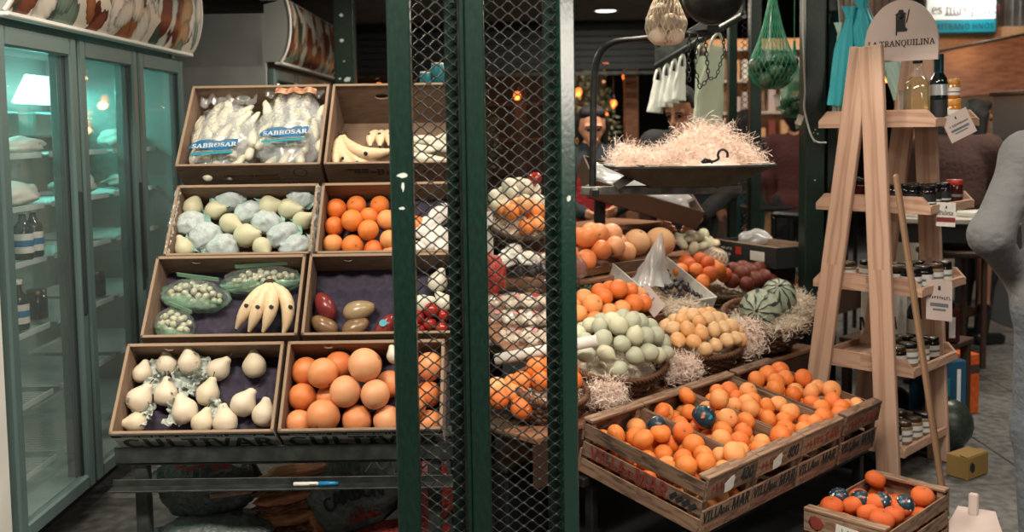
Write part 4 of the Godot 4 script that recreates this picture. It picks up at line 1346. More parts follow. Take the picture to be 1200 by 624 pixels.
func gate() -> void:
	var z := -2.78
	var g := thing("folding_gate", "dark green folding gate leaf of expanded mesh beside the cartons", "gate", T(Vector3(-0.30, 0, z)), "gate leaves in front of the stall")
	var post := part(g, "post", cbox(0.063, 2.5, 0.05, 0.004), M.green_paint, T(Vector3(-0.002, 1.25, 0)))
	part(g, "wire_mesh", expanded_mesh(0.132, 2.36), M.mesh_metal, T(Vector3(0.029, 0.07, -0.012)))
	part(g, "back_stile", cbox(0.037, 2.46, 0.03, 0.003), M.green_dark, T(Vector3(0.138, 1.25, -0.035)))
	part(g, "flat_bar", cbox(0.009, 2.46, 0.04, 0.002), M.dark_steel, T(Vector3(0.161, 1.25, -0.012)))
	for y in [0.05, 2.45]:
		part(g, "rail", cbox(0.14, 0.04, 0.03, 0.003), M.green_dark, T(Vector3(0.09, y, -0.035)))
	for y in [0.22, 1.02, 1.83]:
		part(g, "hinge", lathe([[0.0, -0.05], [0.011, -0.05], [0.011, 0.05], [0.0, 0.05]], 10), M.dark_steel, T(Vector3(0.173, y, -0.005)))
	for q in [[0.002, 1.425, 0.014, 0.007], [0.004, 1.395, 0.004, 0.014], [0.0, 1.335, 0.008, 0.004]]:
		part(post, "paint_chip", chip(int(q[1] * 1000), q[2], q[3]), M.paint_chip, T(Vector3(q[0], q[1] - 1.25, 0.0255)))
	g = thing("folding_gate", "dark green folding gate leaf of expanded mesh with a worn glossy edge post", "gate", T(Vector3(-0.096, 0, z)), "gate leaves in front of the stall")
	part(g, "post", cbox(0.052, 2.5, 0.05, 0.004), M.green_dark, T(Vector3(0.0, 1.25, 0)))
	part(g, "flat_bar", cbox(0.014, 2.46, 0.045, 0.002), M.green_dark, T(Vector3(-0.034, 1.25, -0.008)))
	part(g, "wire_mesh", expanded_mesh(0.205, 2.36), M.mesh_metal, T(Vector3(0.024, 0.07, -0.012)))
	part(g, "back_stile", cbox(0.037, 2.46, 0.03, 0.003), M.green_dark, T(Vector3(0.206, 1.25, -0.035)))
	for y in [0.05, 2.45]:
		part(g, "rail", cbox(0.21, 0.04, 0.03, 0.003), M.green_dark, T(Vector3(0.12, y, -0.035)))
	var edge := part(g, "edge_post", cbox(0.043, 2.5, 0.04, 0.003), M.edge_paint, T(Vector3(0.247, 1.25, 0.0), rot(0, deg_to_rad(15), 0)))
	part(edge, "paint_chip", chip(44, 0.006, 0.009), M.paint_chip, T(Vector3(0.0, 0.105, 0.0205)))

func chip(seed_: int, rx: float, ry: float) -> ArrayMesh:
	var poly := PackedVector2Array()
	var rr := RandomNumberGenerator.new()
	rr.seed = seed_
	for k in 11:
		var a := TAU * k / 11.0
		var j := rr.randf_range(0.7, 1.15)
		poly.append(Vector2(cos(a) * rx * j, sin(a) * ry * j))
	return prism(poly, 0.0008)

func columns() -> void:
	var c := thing("column", "thick dark green column beside the jar rack", "column", T(Vector3(1.505, 0, -5.05)))
	var shaft := part(c, "shaft", cbox(0.095, 2.52, 0.12, 0.004), M.green_paint, T(Vector3(0, 1.26, 0)))
	part(c, "rear_shaft", cbox(0.055, 2.52, 0.10, 0.004), M.green_dark, T(Vector3(0.105, 1.26, -0.05)))
	part(c, "web", cbox(0.04, 2.52, 0.012, 0.002), M.dark_steel, T(Vector3(0.06, 1.26, -0.08)))
	part(c, "cable", tube(smoothed([Vector3(-0.053, 2.4, 0.05), Vector3(-0.062, 2.0, 0.055), Vector3(-0.055, 1.72, 0.07), Vector3(-0.06, 1.62, 0.08), Vector3(-0.02, 1.475, 0.09), Vector3(0.05, 1.455, 0.07)]), 0.0045, 6), M.bag_white)
	for q in [[0.0, 1.52], [-0.008, 1.505], [-0.006, 1.462], [0.012, 1.50], [0.0, 1.27]]:
		part(shaft, "paint_chip", chip(int(q[1] * 999), 0.004, 0.004), M.paint_chip, T(Vector3(q[0], q[1] - 1.26, 0.0604)))
	part(c, "paper_tag", cbox(0.032, 0.05, 0.001, 0.0002), M.paper, T(Vector3(-0.085, 1.57, 0.085), rot(0, 0.2, -0.35)))
	var d := thing("gate_post", "slim dark green post pair with lattice strip between, behind the scale", "post", T(Vector3(1.40, 0, -6.05)))
	part(d, "post", cbox(0.05, 2.52, 0.06, 0.004), M.green_paint, T(Vector3(-0.075, 1.26, 0)))
	part(d, "post", cbox(0.066, 2.52, 0.07, 0.004), M.green_dark, T(Vector3(0.06, 1.26, 0)))
	part(d, "lattice", expanded_mesh(0.045, 2.4), M.worn_steel, T(Vector3(-0.018, 0.06, -0.01)))
	var e := thing("column", "dark green column with chipped paint beside the unlit fridge", "column", T(Vector3(-1.052, 0, -6.5)))
	var sh := part(e, "shaft", cbox(0.125, 2.52, 0.12, 0.005), M.green_dark, T(Vector3(0, 1.26, 0)))
	part(e, "edge_strip", cbox(0.012, 2.52, 0.01, 0.002), M.edge_paint, T(Vector3(0.057, 1.26, 0.063)))
	for q in [[-0.01, 2.28, 0.012], [-0.012, 2.12, 0.014], [0.02, 1.875, 0.022], [-0.03, 1.88, 0.008], [0.0, 1.99, 0.006], [-0.02, 2.42, 0.007]]:
		part(sh, "paint_chip", chip(int(q[1] * 777), q[2], q[2] * 0.8), M.paint_chip, T(Vector3(q[0], q[1] - 1.26, 0.0604)))
	# a backlit sign of the stall across the aisle, which the glossy gate post mirrors
	var s := thing("backlit_sign", "white backlit sign box of the stall across the aisle", "sign", T(Vector3(3.9, 2.25, 3.2), rot(0, PI + deg_to_rad(33), 0)))
	part(s, "case", cbox(1.6, 1.1, 0.14, 0.01), M.grey_steel, T(Vector3(0, 0, -0.09)))
	part(s, "face", cbox(1.5, 1.0, 0.02, 0.004), M.glow_box, T(Vector3(0, 0, -0.012)))
	for sx in [-0.7, 0.7]:
		part(s, "bracket", cbox(0.03, 1.8, 0.03, 0.003), M.grey_steel, T(Vector3(sx, 1.45, -0.1)))
	area("sign_light", s.position + s.basis.z * 0.02, s.basis.z, Vector2(1.5, 1.0), Color(1.0, 0.95, 0.9), 2.2)

# ---------------------------------------------------------------- the stepped produce stand and the crates
func produce_stand() -> void:
	var s := thing("produce_stand", "dark stepped stand under the baskets of fruit", "stand", T(Vector3.ZERO, diag()))
	for q in [[2.50, 4.50, 2.40, 2.72, 0.46], [2.85, 5.75, 2.72, 3.04, 0.64], [3.17, 5.10, 3.04, 3.36, 0.84], [3.50, 4.55, 3.36, 3.72, 1.02]]:
		var r0: float = q[0]
		var r1: float = q[1]
		part(s, "step_board", cbox(r1 - r0, 0.022, q[3] - q[2], 0.003), M.old_board, T(Vector3((r0 + r1) / 2, q[4] - 0.011, -(q[2] + q[3]) / 2)))
		part(s, "riser", cbox(r1 - r0, 0.16, 0.015, 0.002), M.wood_dark, T(Vector3((r0 + r1) / 2, q[4] - 0.105, -q[2] - 0.01)))
		for rr in [r0 + 0.03, (r0 + r1) / 2, r1 - 0.03]:
			part(s, "leg", cbox(0.045, q[4] - 0.022, 0.045, 0.003), M.dark_steel, T(Vector3(rr, (q[4] - 0.022) / 2, -q[3] + 0.04)))
	# bearers that carry the sloping crates
	for q in [[1.86, 0.231], [2.30, 0.313]]:
		part(s, "crate_bearer", cbox(1.28, 0.035, 0.035, 0.003), M.dark_steel, T(Vector3(3.26, q[1] - 0.0175, -q[0])))
		for rr in [2.68, 3.84]:
			part(s, "leg", cbox(0.035, q[1] - 0.035, 0.035, 0.003), M.dark_steel, T(Vector3(rr, (q[1] - 0.035) / 2, -q[0])))

func crate(xf: Transform3D, label: String, marks: String, wood: Array) -> Node3D:
	var c := thing("fruit_crate", label, "crate", xf, "slatted wooden crates of citrus")
	var W := 0.297
	var L := 0.53
	var H := 0.205
	var t := 0.009
	for sz in [-1.0, 1.0]:
		for sx in [-1.0, 1.0]:
			part(c, "corner_post", cbox(0.024, H - 0.012, 0.024, 0.002), M.crate_light, T(Vector3(sx * (W / 2 - 0.022), H / 2 - 0.006, sz * (L / 2 - 0.022))))
		part(c, "end_board", cbox(W, 0.072, t, 0.0015), wood[0], T(Vector3(0, H - 0.048, sz * (L / 2 - t / 2))))
		part(c, "end_board", cbox(W, 0.088, t, 0.0015), wood[1], T(Vector3(0, 0.044, sz * (L / 2 - t / 2))))
		part(c, "end_cap", cbox(W, 0.012, 0.042, 0.002), wood[2], T(Vector3(0, H - 0.006, sz * (L / 2 - 0.019))))
	for sx in [-1.0, 1.0]:
		for y in [0.028, 0.092, 0.158]:
			part(c, "side_slat", cbox(L - 0.02, 0.052, 0.006, 0.0015), wood[(int(y * 100)) % 3], T(Vector3(sx * (W / 2 - 0.004), y, 0), Basis(Vector3.UP, PI / 2)))
	for k in 5:
		part(c, "bottom_slat", cbox(L - 0.02, 0.006, 0.05, 0.001), wood[1], T(Vector3(-0.116 + 0.058 * k, 0.004, 0), Basis(Vector3.UP, PI / 2)))
	var z := L / 2 + 0.0006
	if marks == "":
		return c
	flat_text(c, "lettering", "VILLA", 0.052, sans, M.ink_dark, T(Vector3(-0.088, 0.062, z)), 0.80)
	flat_text(c, "lettering", "DEL", 0.030, sans, M.ink_dark, T(Vector3(-0.011, 0.056, z)), 0.85)
	flat_text(c, "lettering", "MAR", 0.062, sans, M.ink_dark, T(Vector3(0.078, 0.062, z)), 0.80)
	scrawl(c, 0.25, 0.016, M.ink_faded, T(Vector3(0, 0.020, z)), 7)
	scrawl(c, 0.12, 0.040, M.ink_red, T(Vector3(-0.06, H - 0.050, z)), 8)
	if marks.contains("4"):
		flat_text(c, "lettering", "400", 0.062, sans, M.ink_dark, T(Vector3(0.088, H - 0.046, z)), 0.75)
	else:
		flat_text(c, "lettering", "$ 400", 0.05, sans, M.ink_red, T(Vector3(0.07, H - 0.050, z)), 0.8)
	if marks.contains("t"):
		part(c, "torn_label", chip(3, 0.034, 0.026), M.paper, T(Vector3(-0.015 if marks.contains("4") else 0.0, H - 0.055, z + 0.001), rot(0, 0, 0.5)))
	if marks.contains("s"):
		var side := Basis(Vector3(0, 0, 1), Vector3.UP, Vector3(-1, 0, 0))
		flat_text(c, "lettering", "VILLA", 0.062, sans, M.ink_red, T(Vector3(-W / 2 - 0.0015, 0.092, -0.135), side), 0.95)
		flat_text(c, "lettering", "DEL", 0.034, sans, M.ink_red, T(Vector3(-W / 2 - 0.0015, 0.086, -0.044), side), 0.9)
		flat_text(c, "lettering", "MAR", 0.072, sans, M.ink_red, T(Vector3(-W / 2 - 0.0015, 0.092, 0.052), side), 0.9)
		for k in 4:
			part(c, "printed_stroke", cbox(0.034, 0.014, 0.001, 0.0002), M.ink_dark, T(Vector3(-W / 2 - 0.0012, 0.092 - 0.002 * k, 0.145 + 0.026 * k), side * Basis(Vector3.BACK, 0.75)))
	return c

func crates() -> void:
	var woods := [[M.crate_x, M.crate_light, M.crate_light], [M.crate_light, M.crate_x, M.crate_light], [M.crate_light, M.crate_light, M.crate_light], [M.crate_x, M.crate_x, M.crate_x]]
	var tilt := Basis(Vector3.RIGHT, deg_to_rad(10.5))
	var labels := ["slatted crate of oranges lettered along its long side, end of the row", "slatted crate of oranges holding a blue-wrapped fruit, torn label on its end", "slatted crate of oranges with red price print on its end", "dark slatted crate of oranges at the row's end beside the jar rack"]
	var fl := ["orange in the slatted crate at the row's lettered end", "orange in the slatted crate that holds a blue-wrapped fruit", "orange in the slatted crate with a red price print", "orange in the dark slatted crate beside the jar rack"]
	var om := [M.orange_a, M.orange_b, M.orange_c]
	for k in 4:
		var r: float = [2.785, 3.087, 3.392, 3.715][k]
		var xf := T(P(r, 2.07, 0.280), diag() * tilt)
		crate(xf, labels[k], ["4ts", "4t", "x", "x"][k], woods[k])
		var base: float = [0.02, 0.078, 0.078, 0.078][k]
		var n: int = [58, 42, 43, 42][k]
		for b in settle(n, Vector2(0.133, 0.246), 0.033, 0.040, 0.30):
			var p: Vector3 = b[0] + Vector3(0, base, 0)
			if p.y > 0.222 + 0.4 * b[1]:
				continue
			fruit("orange", "round" if rng.randf() < 0.6 else "flat", om[(rng.randi() + k) % 3], xf * p, b[1], any_turn(), fl[k], "orange", "oranges in crate %s" % ["one", "two", "three", "four"][k], "calyx" if rng.randf() < 0.6 else "navel")
	wrapped_citrus(T(P(3.03, 2.06, 0.487), rot(0.7, 0.9, -0.3)), 0.044, "orange wrapped in blue printed paper, lying on top of its crate")
	wrapped_citrus(T(P(2.83, 2.12, 0.488), rot(0.4, 0.2, 0.6)), 0.034, "orange with a dark blue wrapper half hidden in the lettered crate")
	# the low crate of mandarins on the floor
	var fb := Basis(Vector3.UP, -PI / 4)
	var fx := T(P(3.417, 1.577, 0.002), fb)
	var c := crate(fx, "low crate of wrapped mandarins standing on the floor below the rack", "", woods[2])
	scrawl(c, 0.16, 0.016, M.ink_faded, T(Vector3(0.04, 0.17, 0.2656)), 9)
	part(c, "round_mark", blob(15, Vector3(0.026, 0.026, 0.001), 0.3, 0.1, 14, 8), M.ink_red, T(Vector3(-0.10, 0.158, 0.2655)))
	var tagp := part(c, "price_label", cbox(0.085, 0.06, 0.001, 0.0003), M.label_white, T(Vector3(0.015, 0.145, 0.267), rot(0, 0, -0.06)))
	scrawl(tagp, 0.06, 0.014, M.ink_dark, T(Vector3(0, 0.014, 0.001)), 10)
	scrawl(tagp, 0.05, 0.010, M.ink_dark, T(Vector3(0, -0.012, 0.001)), 11)
	for b in settle(34, Vector2(0.133, 0.246), 0.036, 0.043, 0.20):
		var p: Vector3 = b[0] + Vector3(0, 0.085, 0)
		if p.y > 0.205:
			continue
		fruit("mandarin", "flat", [M.mandarin_a, M.mandarin_b][rng.randi() % 2], fx * p, b[1], rot(rng.randf_range(-0.5, 0.5), rng.randf() * TAU, rng.randf_range(-0.5, 0.5)), "mandarin in the low crate on the floor", "mandarin", "mandarins in the floor crate", "calyx")
	for k in 4:
		wrapped_citrus(fx * T(Vector3(-0.10 + 0.066 * k, 0.205, 0.10 - 0.03 * k), rot(0.2, 0.6 * k, 0.2)), 0.034, "mandarin in a dark printed wrapper in the low floor crate", "wrapped mandarins in the floor crate")

func wrapped_citrus(xf: Transform3D, r: float, label: String, group := "wrapped citrus in the crates") -> void:
	var o := thing("wrapped_citrus", label, "wrapped fruit", xf, group)
	part(o, "fruit", fruit_mesh("round"), M.orange_b, Transform3D(Basis.from_scale(Vector3.ONE * r * 0.95), Vector3.ZERO))
	part(o, "wrapper", grid(26, 12, func(u: float, v: float) -> Vector3:
		var a := TAU * (0.0 if u > 0.9999 else u)
		var t := PI * (0.02 + 0.62 * v)
		var k := 1.03 + 0.03 * sin(a * 5.0 + v * 7.0) * v + 0.02 * sin(a * 13.0 + v * 3.0)
		return Vector3(cos(a) * sin(t), cos(t), sin(a) * sin(t)) * r * k), M.wrapper_blue)
	var rr := RandomNumberGenerator.new()
	rr.seed = int(r * 10000) + int(xf.origin.x * 1000)
	var inks := [M.wrapper_pink, M.ink_white, M.mandarin_a, M.ink_teal, M.honey_lid]
	for k in 15:
		var n := Vector3(rr.randf_range(-1, 1), rr.randf_range(0.0, 1), rr.randf_range(-1, 1)).normalized()
		var x := n.cross(Vector3(0.3, 0.2, 1)).normalized()
		var q := [0, 0, 0, inks[rr.randi() % 5], rr.randf_range(0.07, 0.20)]
		part(o, "printed_patch", chip(k, r * q[4], r * q[4] * rr.randf_range(0.3, 0.8)), q[3], T(n * r * 1.062, Basis(x, n.cross(x), n)))

# ---------------------------------------------------------------- goods on the produce stand
func basket(xf: Transform3D, rx: float, rz: float, h: float, label: String, m: Material) -> Node3D:
	var b := thing("wicker_basket", label, "basket", xf, "wicker baskets on the produce stand")
	var st := begin()
	var rows := 9
	for k in rows:
		var v := float(k) / (rows - 1)
		var f := lerpf(0.74, 0.97, sqrt(v))
		var pts := []
		for i in 73:
			var a := TAU * (i % 72) / 72.0
			var w := 0.0055 * sin(a * 18.0 + PI * k)
			pts.append(Vector3(cos(a) * (rx * f + w), -h + h * v * 0.96, sin(a) * (rz * f + w)))
		add_tube(st, pts, 0.0085, 5, false)
	part(b, "weave", done(st), m)
	st = begin()
	for k in 18:
		var a := TAU * (k + 0.5) / 18.0
		add_tube(st, [Vector3(cos(a) * rx * 0.74, -h, sin(a) * rz * 0.74), Vector3(cos(a) * rx * 0.90, -h * 0.5, sin(a) * rz * 0.90), Vector3(cos(a) * rx * 0.97, 0, sin(a) * rz * 0.97)], 0.005, 5)
	part(b, "stakes", done(st), m)
	st = begin()
	for s in 3:
		var pts := []
		for i in 121:
			var a := TAU * (i % 120) / 120.0
			var t := a * 26.0 + s * TAU / 3.0
			pts.append(Vector3(cos(a) * (rx + 0.008 * cos(t)), 0.006 + 0.009 * sin(t), sin(a) * (rz + 0.008 * cos(t))))
		add_tube(st, pts, 0.0075, 5, false)
	part(b, "braided_rim", done(st), m)
	part(b, "base", lathe([[0.0, 0.0], [1.0, 0.0], [1.0, 0.008], [0.0, 0.008]], 30, -1), m, Transform3D(Basis.from_scale(Vector3(rx * 0.76, 1, rz * 0.76)), Vector3(0, -h - 0.006, 0)))
	return b

func ribbon(st: SurfaceTool, rr: RandomNumberGenerator, p: Vector3, out: Vector3, length: float, width: float, lowest := -9.0) -> void:
	var d := (out + Vector3(rr.randf_range(-1, 1), rr.randf_range(-0.6, 0.9), rr.randf_range(-1, 1))).normalized()
	var curl := Vector3(rr.randf_range(-1, 1), rr.randf_range(-1, 1), rr.randf_range(-1, 1)).normalized() * rr.randf_range(0.6, 1.5)
	var n := 8
	var a := p
	var side := d.cross(curl).normalized() * width
	st.set_smooth_group(-1)
	for k in n:
		var d2 := d.rotated(curl.normalized(), curl.length() * 0.55)
		d2.y -= 0.02
		var b := a + d2.normalized() * length / n
		if b.y < lowest:
			b.y = lowest + 0.004
		var s2 := (side + curl * width * 0.25).normalized() * width
		for v in [a - side, a + side, b + s2, a - side, b + s2, b - s2]:
			st.add_vertex(v)
		a = b
		d = d2.normalized()
		side = s2

func straw(called: String, label: String, xf: Transform3D, size: Vector3, n: int, m: Material, seed_: int, length := 0.055, width := 0.0011) -> void:
	var rr := RandomNumberGenerator.new()
	rr.seed = seed_
	var st := begin()
	for k in n:
		var v := Vector3(rr.randf_range(-1, 1), rr.randf_range(-0.2, 1), rr.randf_range(-1, 1))
		if v.length() < 0.01:
			continue
		v = v.normalized() * rr.randf_range(0.62, 1.0)
		ribbon(st, rr, v * size, v * 1.2, length * rr.randf_range(0.6, 1.5), width * rr.randf_range(0.8, 1.5))
	add_blob(st, seed_, size * 0.6, 0.25, 0.12, 20, 12)
	var o := single(called, done(st), m, label, "straw", xf, "shredded straw packing")
	o.set_meta("kind", "stuff")

func mound(xf: Transform3D, rx: float, rz: float, H: float, r: float, mats: Array, shape: String, called: String, label: String, category: String, group: String, end := "calyx", lift := 0.0) -> void:
	var nx := int(rx / r) + 1
	var nz := int(rz / (r * 1.6)) + 1
	for j in range(-nz, nz + 1):
		for i in range(-nx, nx + 1):
			var x := (i + 0.5 * absi(j % 2)) * r * 1.92 + rng.randf_range(-0.2, 0.2) * r
			var z := j * r * 1.64 + rng.randf_range(-0.2, 0.2) * r
			var q := pow(x / rx, 2.0) + pow(z / rz, 2.0)
			if q > 1.0:
				continue
			var p := Vector3(x, lift + H * (1.0 - q) + rng.randf_range(-0.2, 0.3) * r, z)
			fruit(called, shape, mats[rng.randi() % mats.size()], xf * p, r * rng.randf_range(0.90, 1.12), any_turn(), label, category, group, end)

func padding(parent: Node3D, rx: float, rz: float, H: float, drop: float, m: Material) -> void:
	var rr := RandomNumberGenerator.new()
	rr.seed = int(rx * 1000)
	var st := begin()
	for k in 500:
		var a := rr.randf() * TAU
		var q := sqrt(rr.randf()) * 0.9
		ribbon(st, rr, Vector3(cos(a) * rx * q, H * (1.0 - q * q) - drop, sin(a) * rz * q), Vector3(0, 0.4, 0), 0.05, 0.0013)
	add_blob(st, 7, Vector3(rx * 0.9, maxf(H * 0.8, 0.03), rz * 0.9), 0.12, 0.08, 20, 12, false, T(Vector3(0, -drop - 0.02, 0)))
	part(parent, "padding", done(st), m).set_meta("kind", "stuff")

func lean(deg: float) -> Basis:
	return diag() * Basis(Vector3.RIGHT, deg_to_rad(deg))

func stand_goods() -> void:
	# lemons
	var xf := T(P(3.15, 2.56, 0.610), lean(24))
	var b := basket(xf, 0.265, 0.165, 0.11, "wicker basket heaped with pale green lemons", M.wicker)
	padding(b, 0.265, 0.165, 0.11, 0.05, M.straw_pale)
	mound(xf, 0.262, 0.182, 0.15, 0.038, [M.lemon_green, M.lemon_pale], "lemon", "lemon", "lemon heaped in its wicker basket", "lemon", "lemons in the wicker basket", "calyx", 0.02)
	# oranges behind the lemons
	xf = T(P(3.40, 2.80, 0.725), lean(24))
	var tr := thing("fruit_tray", "low wooden tray of oranges behind the lemon basket", "tray", xf)
	part(tr, "base", cbox(0.52, 0.012, 0.20, 0.002), M.old_board, T(Vector3(0, -0.02, 0)))
	for sz in [-1.0, 1.0]:
		part(tr, "rim_board", cbox(0.52, 0.05, 0.01, 0.002), M.old_board, T(Vector3(0, 0.0, sz * 0.1)))
	for sx in [-1.0, 1.0]:
		part(tr, "rim_board", cbox(0.2, 0.05, 0.01, 0.002), M.old_board, T(Vector3(sx * 0.26, 0, 0), Basis(Vector3.UP, PI / 2)))
	mound(xf, 0.25, 0.115, 0.085, 0.041, [M.orange_c, M.orange_b, M.orange_c], "round", "orange", "orange in the low tray behind the lemon basket", "orange", "oranges behind the lemons", "navel", 0.03)
	# small yellow melons
	xf = T(P(3.70, 2.53, 0.60), lean(20))
	b = basket(xf, 0.245, 0.155, 0.11, "wicker basket of small yellow melons between lemons and striped melons", M.wicker)
	padding(b, 0.245, 0.155, 0.07, 0.05, M.straw_pale)
	mound(xf, 0.235, 0.162, 0.09, 0.035, [M.melon_yellow, M.melon_orange, M.melon_yellow], "lemon", "yellow_melon", "small melon in its wicker basket", "melon", "small yellow melons", "calyx", 0.015)
	# striped melons bedded in straw
	xf = T(P(4.20, 2.50, 0.64), lean(18))
	b = basket(xf, 0.285, 0.165, 0.12, "wicker basket of green striped melons bedded in straw", M.wicker)
	padding(b, 0.285, 0.165, 0.04, 0.045, M.straw_pale)
	striped_melon(xf * T(Vector3(-0.10, 0.055, 0.01), rot(0.2, 0.3, 1.35)), 0.095, "green striped melon lying across the straw basket")
	striped_melon(xf * T(Vector3(0.10, 0.07, -0.02), rot(0.5, -0.4, 0.5)), 0.088, "green striped melon standing tilted in the straw basket")
	straw("straw_packing", "pale straw spilling round the striped melons", xf * T(Vector3(0.20, 0.03, 0.03)), Vector3(0.11, 0.07, 0.12), 1100, M.straw_pale, 31)
	straw("straw_packing", "pale straw under the front of the striped melons", xf * T(Vector3(-0.02, 0.0, 0.12)), Vector3(0.20, 0.04, 0.05), 900, M.straw_pale, 32)
	straw("straw_packing", "straw tuft between yellow melons and striped melons", T(P(3.95, 2.45, 0.55)), Vector3(0.07, 0.12, 0.09), 1300, M.straw, 33)
	straw("straw_packing", "straw tuft between lemon basket and yellow melon basket", T(P(3.43, 2.44, 0.515)), Vector3(0.075, 0.075, 0.07), 1100, M.straw, 34)
	straw("straw_packing", "straw tuft between lemon basket and small orange basket", T(P(2.93, 2.44, 0.51)), Vector3(0.075, 0.075, 0.06), 1000, M.straw, 35)
	straw("straw_packing", "straw heap behind the yellow melons by the price card", T(P(3.75, 2.70, 0.70)), Vector3(0.13, 0.05, 0.05), 700, M.straw_pale, 36)
	# small basket with oranges by the gate
	xf = T(P(2.72, 2.53, 0.575), lean(20))
	b = basket(xf, 0.15, 0.13, 0.1, "small wicker basket of oranges by the gate", M.wicker)
	padding(b, 0.15, 0.13, 0.05, 0.03, M.straw_pale)
	mound(xf, 0.13, 0.11, 0.05, 0.038, [M.orange_b, M.orange_a], "round", "orange", "orange in the small wicker basket by the gate", "orange", "oranges in the small basket", "calyx", 0.02)
	single("paper_roll", lathe([[0.0, -0.2], [0.012, -0.2], [0.022, -0.198], [0.022, 0.198], [0.012, 0.2], [0.0, 0.2]], 20), M.paper, "long white paper roll lying over the orange basket by the gate", "paper roll", Transform3D(Basis(Vector3.UP, -0.12) * Basis(Vector3.BACK, -PI / 2 + 0.2), Vector3(0.12, 0.705, -3.78)))
	# peaches, net melon, apples
	xf = T(P(4.45, 2.86, 0.74), lean(20))
	b = basket(xf, 0.38, 0.17, 0.1, "large dark wicker basket of peaches", M.wicker_dark)
	padding(b, 0.38, 0.17, 0.04, 0.05, M.straw_pale)
	mound(xf * T(Vector3(0.07, -0.01, 0.05)), 0.20, 0.11, 0.06, 0.041, [M.peach], "round", "peach", "dark red peach in the large wicker basket", "peach", "peaches in the large basket", "calyx", 0.03)
	mound(xf * T(Vector3(-0.23, 0.02, -0.03)), 0.13, 0.13, 0.06, 0.038, [M.orange_a, M.mandarin_a], "round", "nectarine", "nectarine beside the netted melon", "nectarine", "nectarines beside the netted melon", "calyx", 0.03)
	netted_melon(xf * T(Vector3(-0.06, 0.09, -0.09)), 0.062)
	# black printed carton behind the peaches
	var cx := Transform3D(Basis(Vector3.UP, deg_to_rad(-62)), P(4.83, 2.90, 0.80))
	var c := thing("printed_carton", "black printed fruit carton behind the peach basket", "carton", cx)
	part(c, "side_panel", cbox(0.52, 0.11, 0.008, 0.001), M.label_black, T(Vector3(0, 0.055, 0.14)))
	part(c, "side_panel", cbox(0.52, 0.11, 0.008, 0.001), M.card_inside, T(Vector3(0, 0.055, -0.14)))
	part(c, "end_panel", cbox(0.008, 0.11, 0.28, 0.001), M.label_black, T(Vector3(-0.256, 0.055, 0)))
	part(c, "end_panel", cbox(0.008, 0.11, 0.28, 0.001), M.label_black, T(Vector3(0.256, 0.055, 0)))
	part(c, "bottom", cbox(0.51, 0.008, 0.275, 0.001), M.card_inside, T(Vector3(0, 0.004, 0)))
	part(c, "rim_fold", cbox(0.52, 0.004, 0.03, 0.001), M.card_outside, T(Vector3(0, 0.111, 0.13)))
	part(c, "red_print", cbox(0.045, 0.04, 0.001, 0.0002), M.lid_red, T(Vector3(-0.03, 0.07, 0.1448)))
	part(c, "white_print", cbox(0.11, 0.05, 0.001, 0.0002), M.label_white, T(Vector3(0.12, 0.055, 0.1448)))
	scrawl(c, 0.08, 0.016, M.ink_white, T(Vector3(-0.13, 0.075, 0.1448)), 12)
	scrawl(c, 0.07, 0.016, M.ink_white, T(Vector3(-0.13, 0.045, 0.1448)), 13)
	part(c, "support", cbox(0.3, 0.16, 0.2, 0.004), M.wood_dark, T(Vector3(0, -0.082, 0)))
	# white carton with dark grapes under a clear bag
	cx = T(P(3.89, 2.90, 0.735), diag() * Basis(Vector3.UP, -0.15) * Basis(Vector3.RIGHT, deg_to_rad(26)))
	c = thing("grape_carton", "white carton of dark grapes with a clear bag standing in it", "carton", cx)
	for sx in [-1.0, 1.0]:
		part(c, "side_panel", cbox(0.006, 0.09, 0.37, 0.001), M.card_white, T(Vector3(sx * 0.18, 0.045, 0)))
	var fp := part(c, "end_panel", slot_panel(0.36, 0.09, 0.006, 0.0, 0.01, 0.012, 0.012), M.card_white, T(Vector3(0, 0.045, 0.185)))
	part(c, "end_panel", cbox(0.36, 0.09, 0.006, 0.001), M.card_inside, T(Vector3(0, 0.045, -0.185)))
	part(c, "bottom", cbox(0.355, 0.006, 0.37, 0.001), M.card_inside, T(Vector3(0, 0.003, 0)))
	for k in 46:
		var p := Vector3(rng.randf_range(-0.02, 0.15), 0.03 + rng.randf() * 0.04, rng.randf_range(-0.10, 0.15))
		single("dark_grape", fruit_mesh("ball"), M.grape_dark, "dark grape loose in the white carton", "grape", Transform3D(any_turn() * Basis.from_scale(Vector3.ONE * rng.randf_range(0.011, 0.014)), cx * p), "dark grapes in the white carton")
	var nz := FastNoiseLite.new()
	nz.seed = 12
	nz.frequency = 3.0
	single("clear_bag", grid(30, 16, func(u: float, v: float) -> Vector3:
		var a := TAU * (0.0 if u > 0.9999 else u)
		var r := lerpf(0.11, 0.006, pow(v, 0.75)) * (1.0 + 0.35 * nz.get_noise_2d(cos(a) * 0.6 + 3.0, sin(a) * 0.6 + v * 0.8) + 0.06 * sin(a * 9.0))
		return Vector3(cos(a) * r + 0.05 * v, 0.24 * v, sin(a) * r * 0.8)), M.milky_film, "clear crumpled bag standing pointed in the white grape carton", "bag", cx * T(Vector3(-0.02, 0.04, -0.06), rot(-0.35, 0, 0)))
	var card := thing("price_card", "white price card propped behind the lemon basket", "price card", T(P(3.60, 2.69, 0.735), diag() * rot(-0.5, -0.2, 0.5)))
	part(card, "sheet", cbox(0.10, 0.13, 0.002, 0.0004), M.card_pink, T(Vector3(0, 0.05, 0)))
	scrawl(card, 0.05, 0.018, M.ink_dark, T(Vector3(-0.01, 0.075, 0.0018)), 14)
	scrawl(card, 0.04, 0.012, M.ink_dark, T(Vector3(0.0, 0.045, 0.0018)), 15)
	# grapefruits and pale melons on the upper step
	xf = T(P(3.72, 3.17, 0.93), lean(24))
	var gb := thing("fruit_tray", "low board tray of grapefruits on the upper step", "tray", xf)
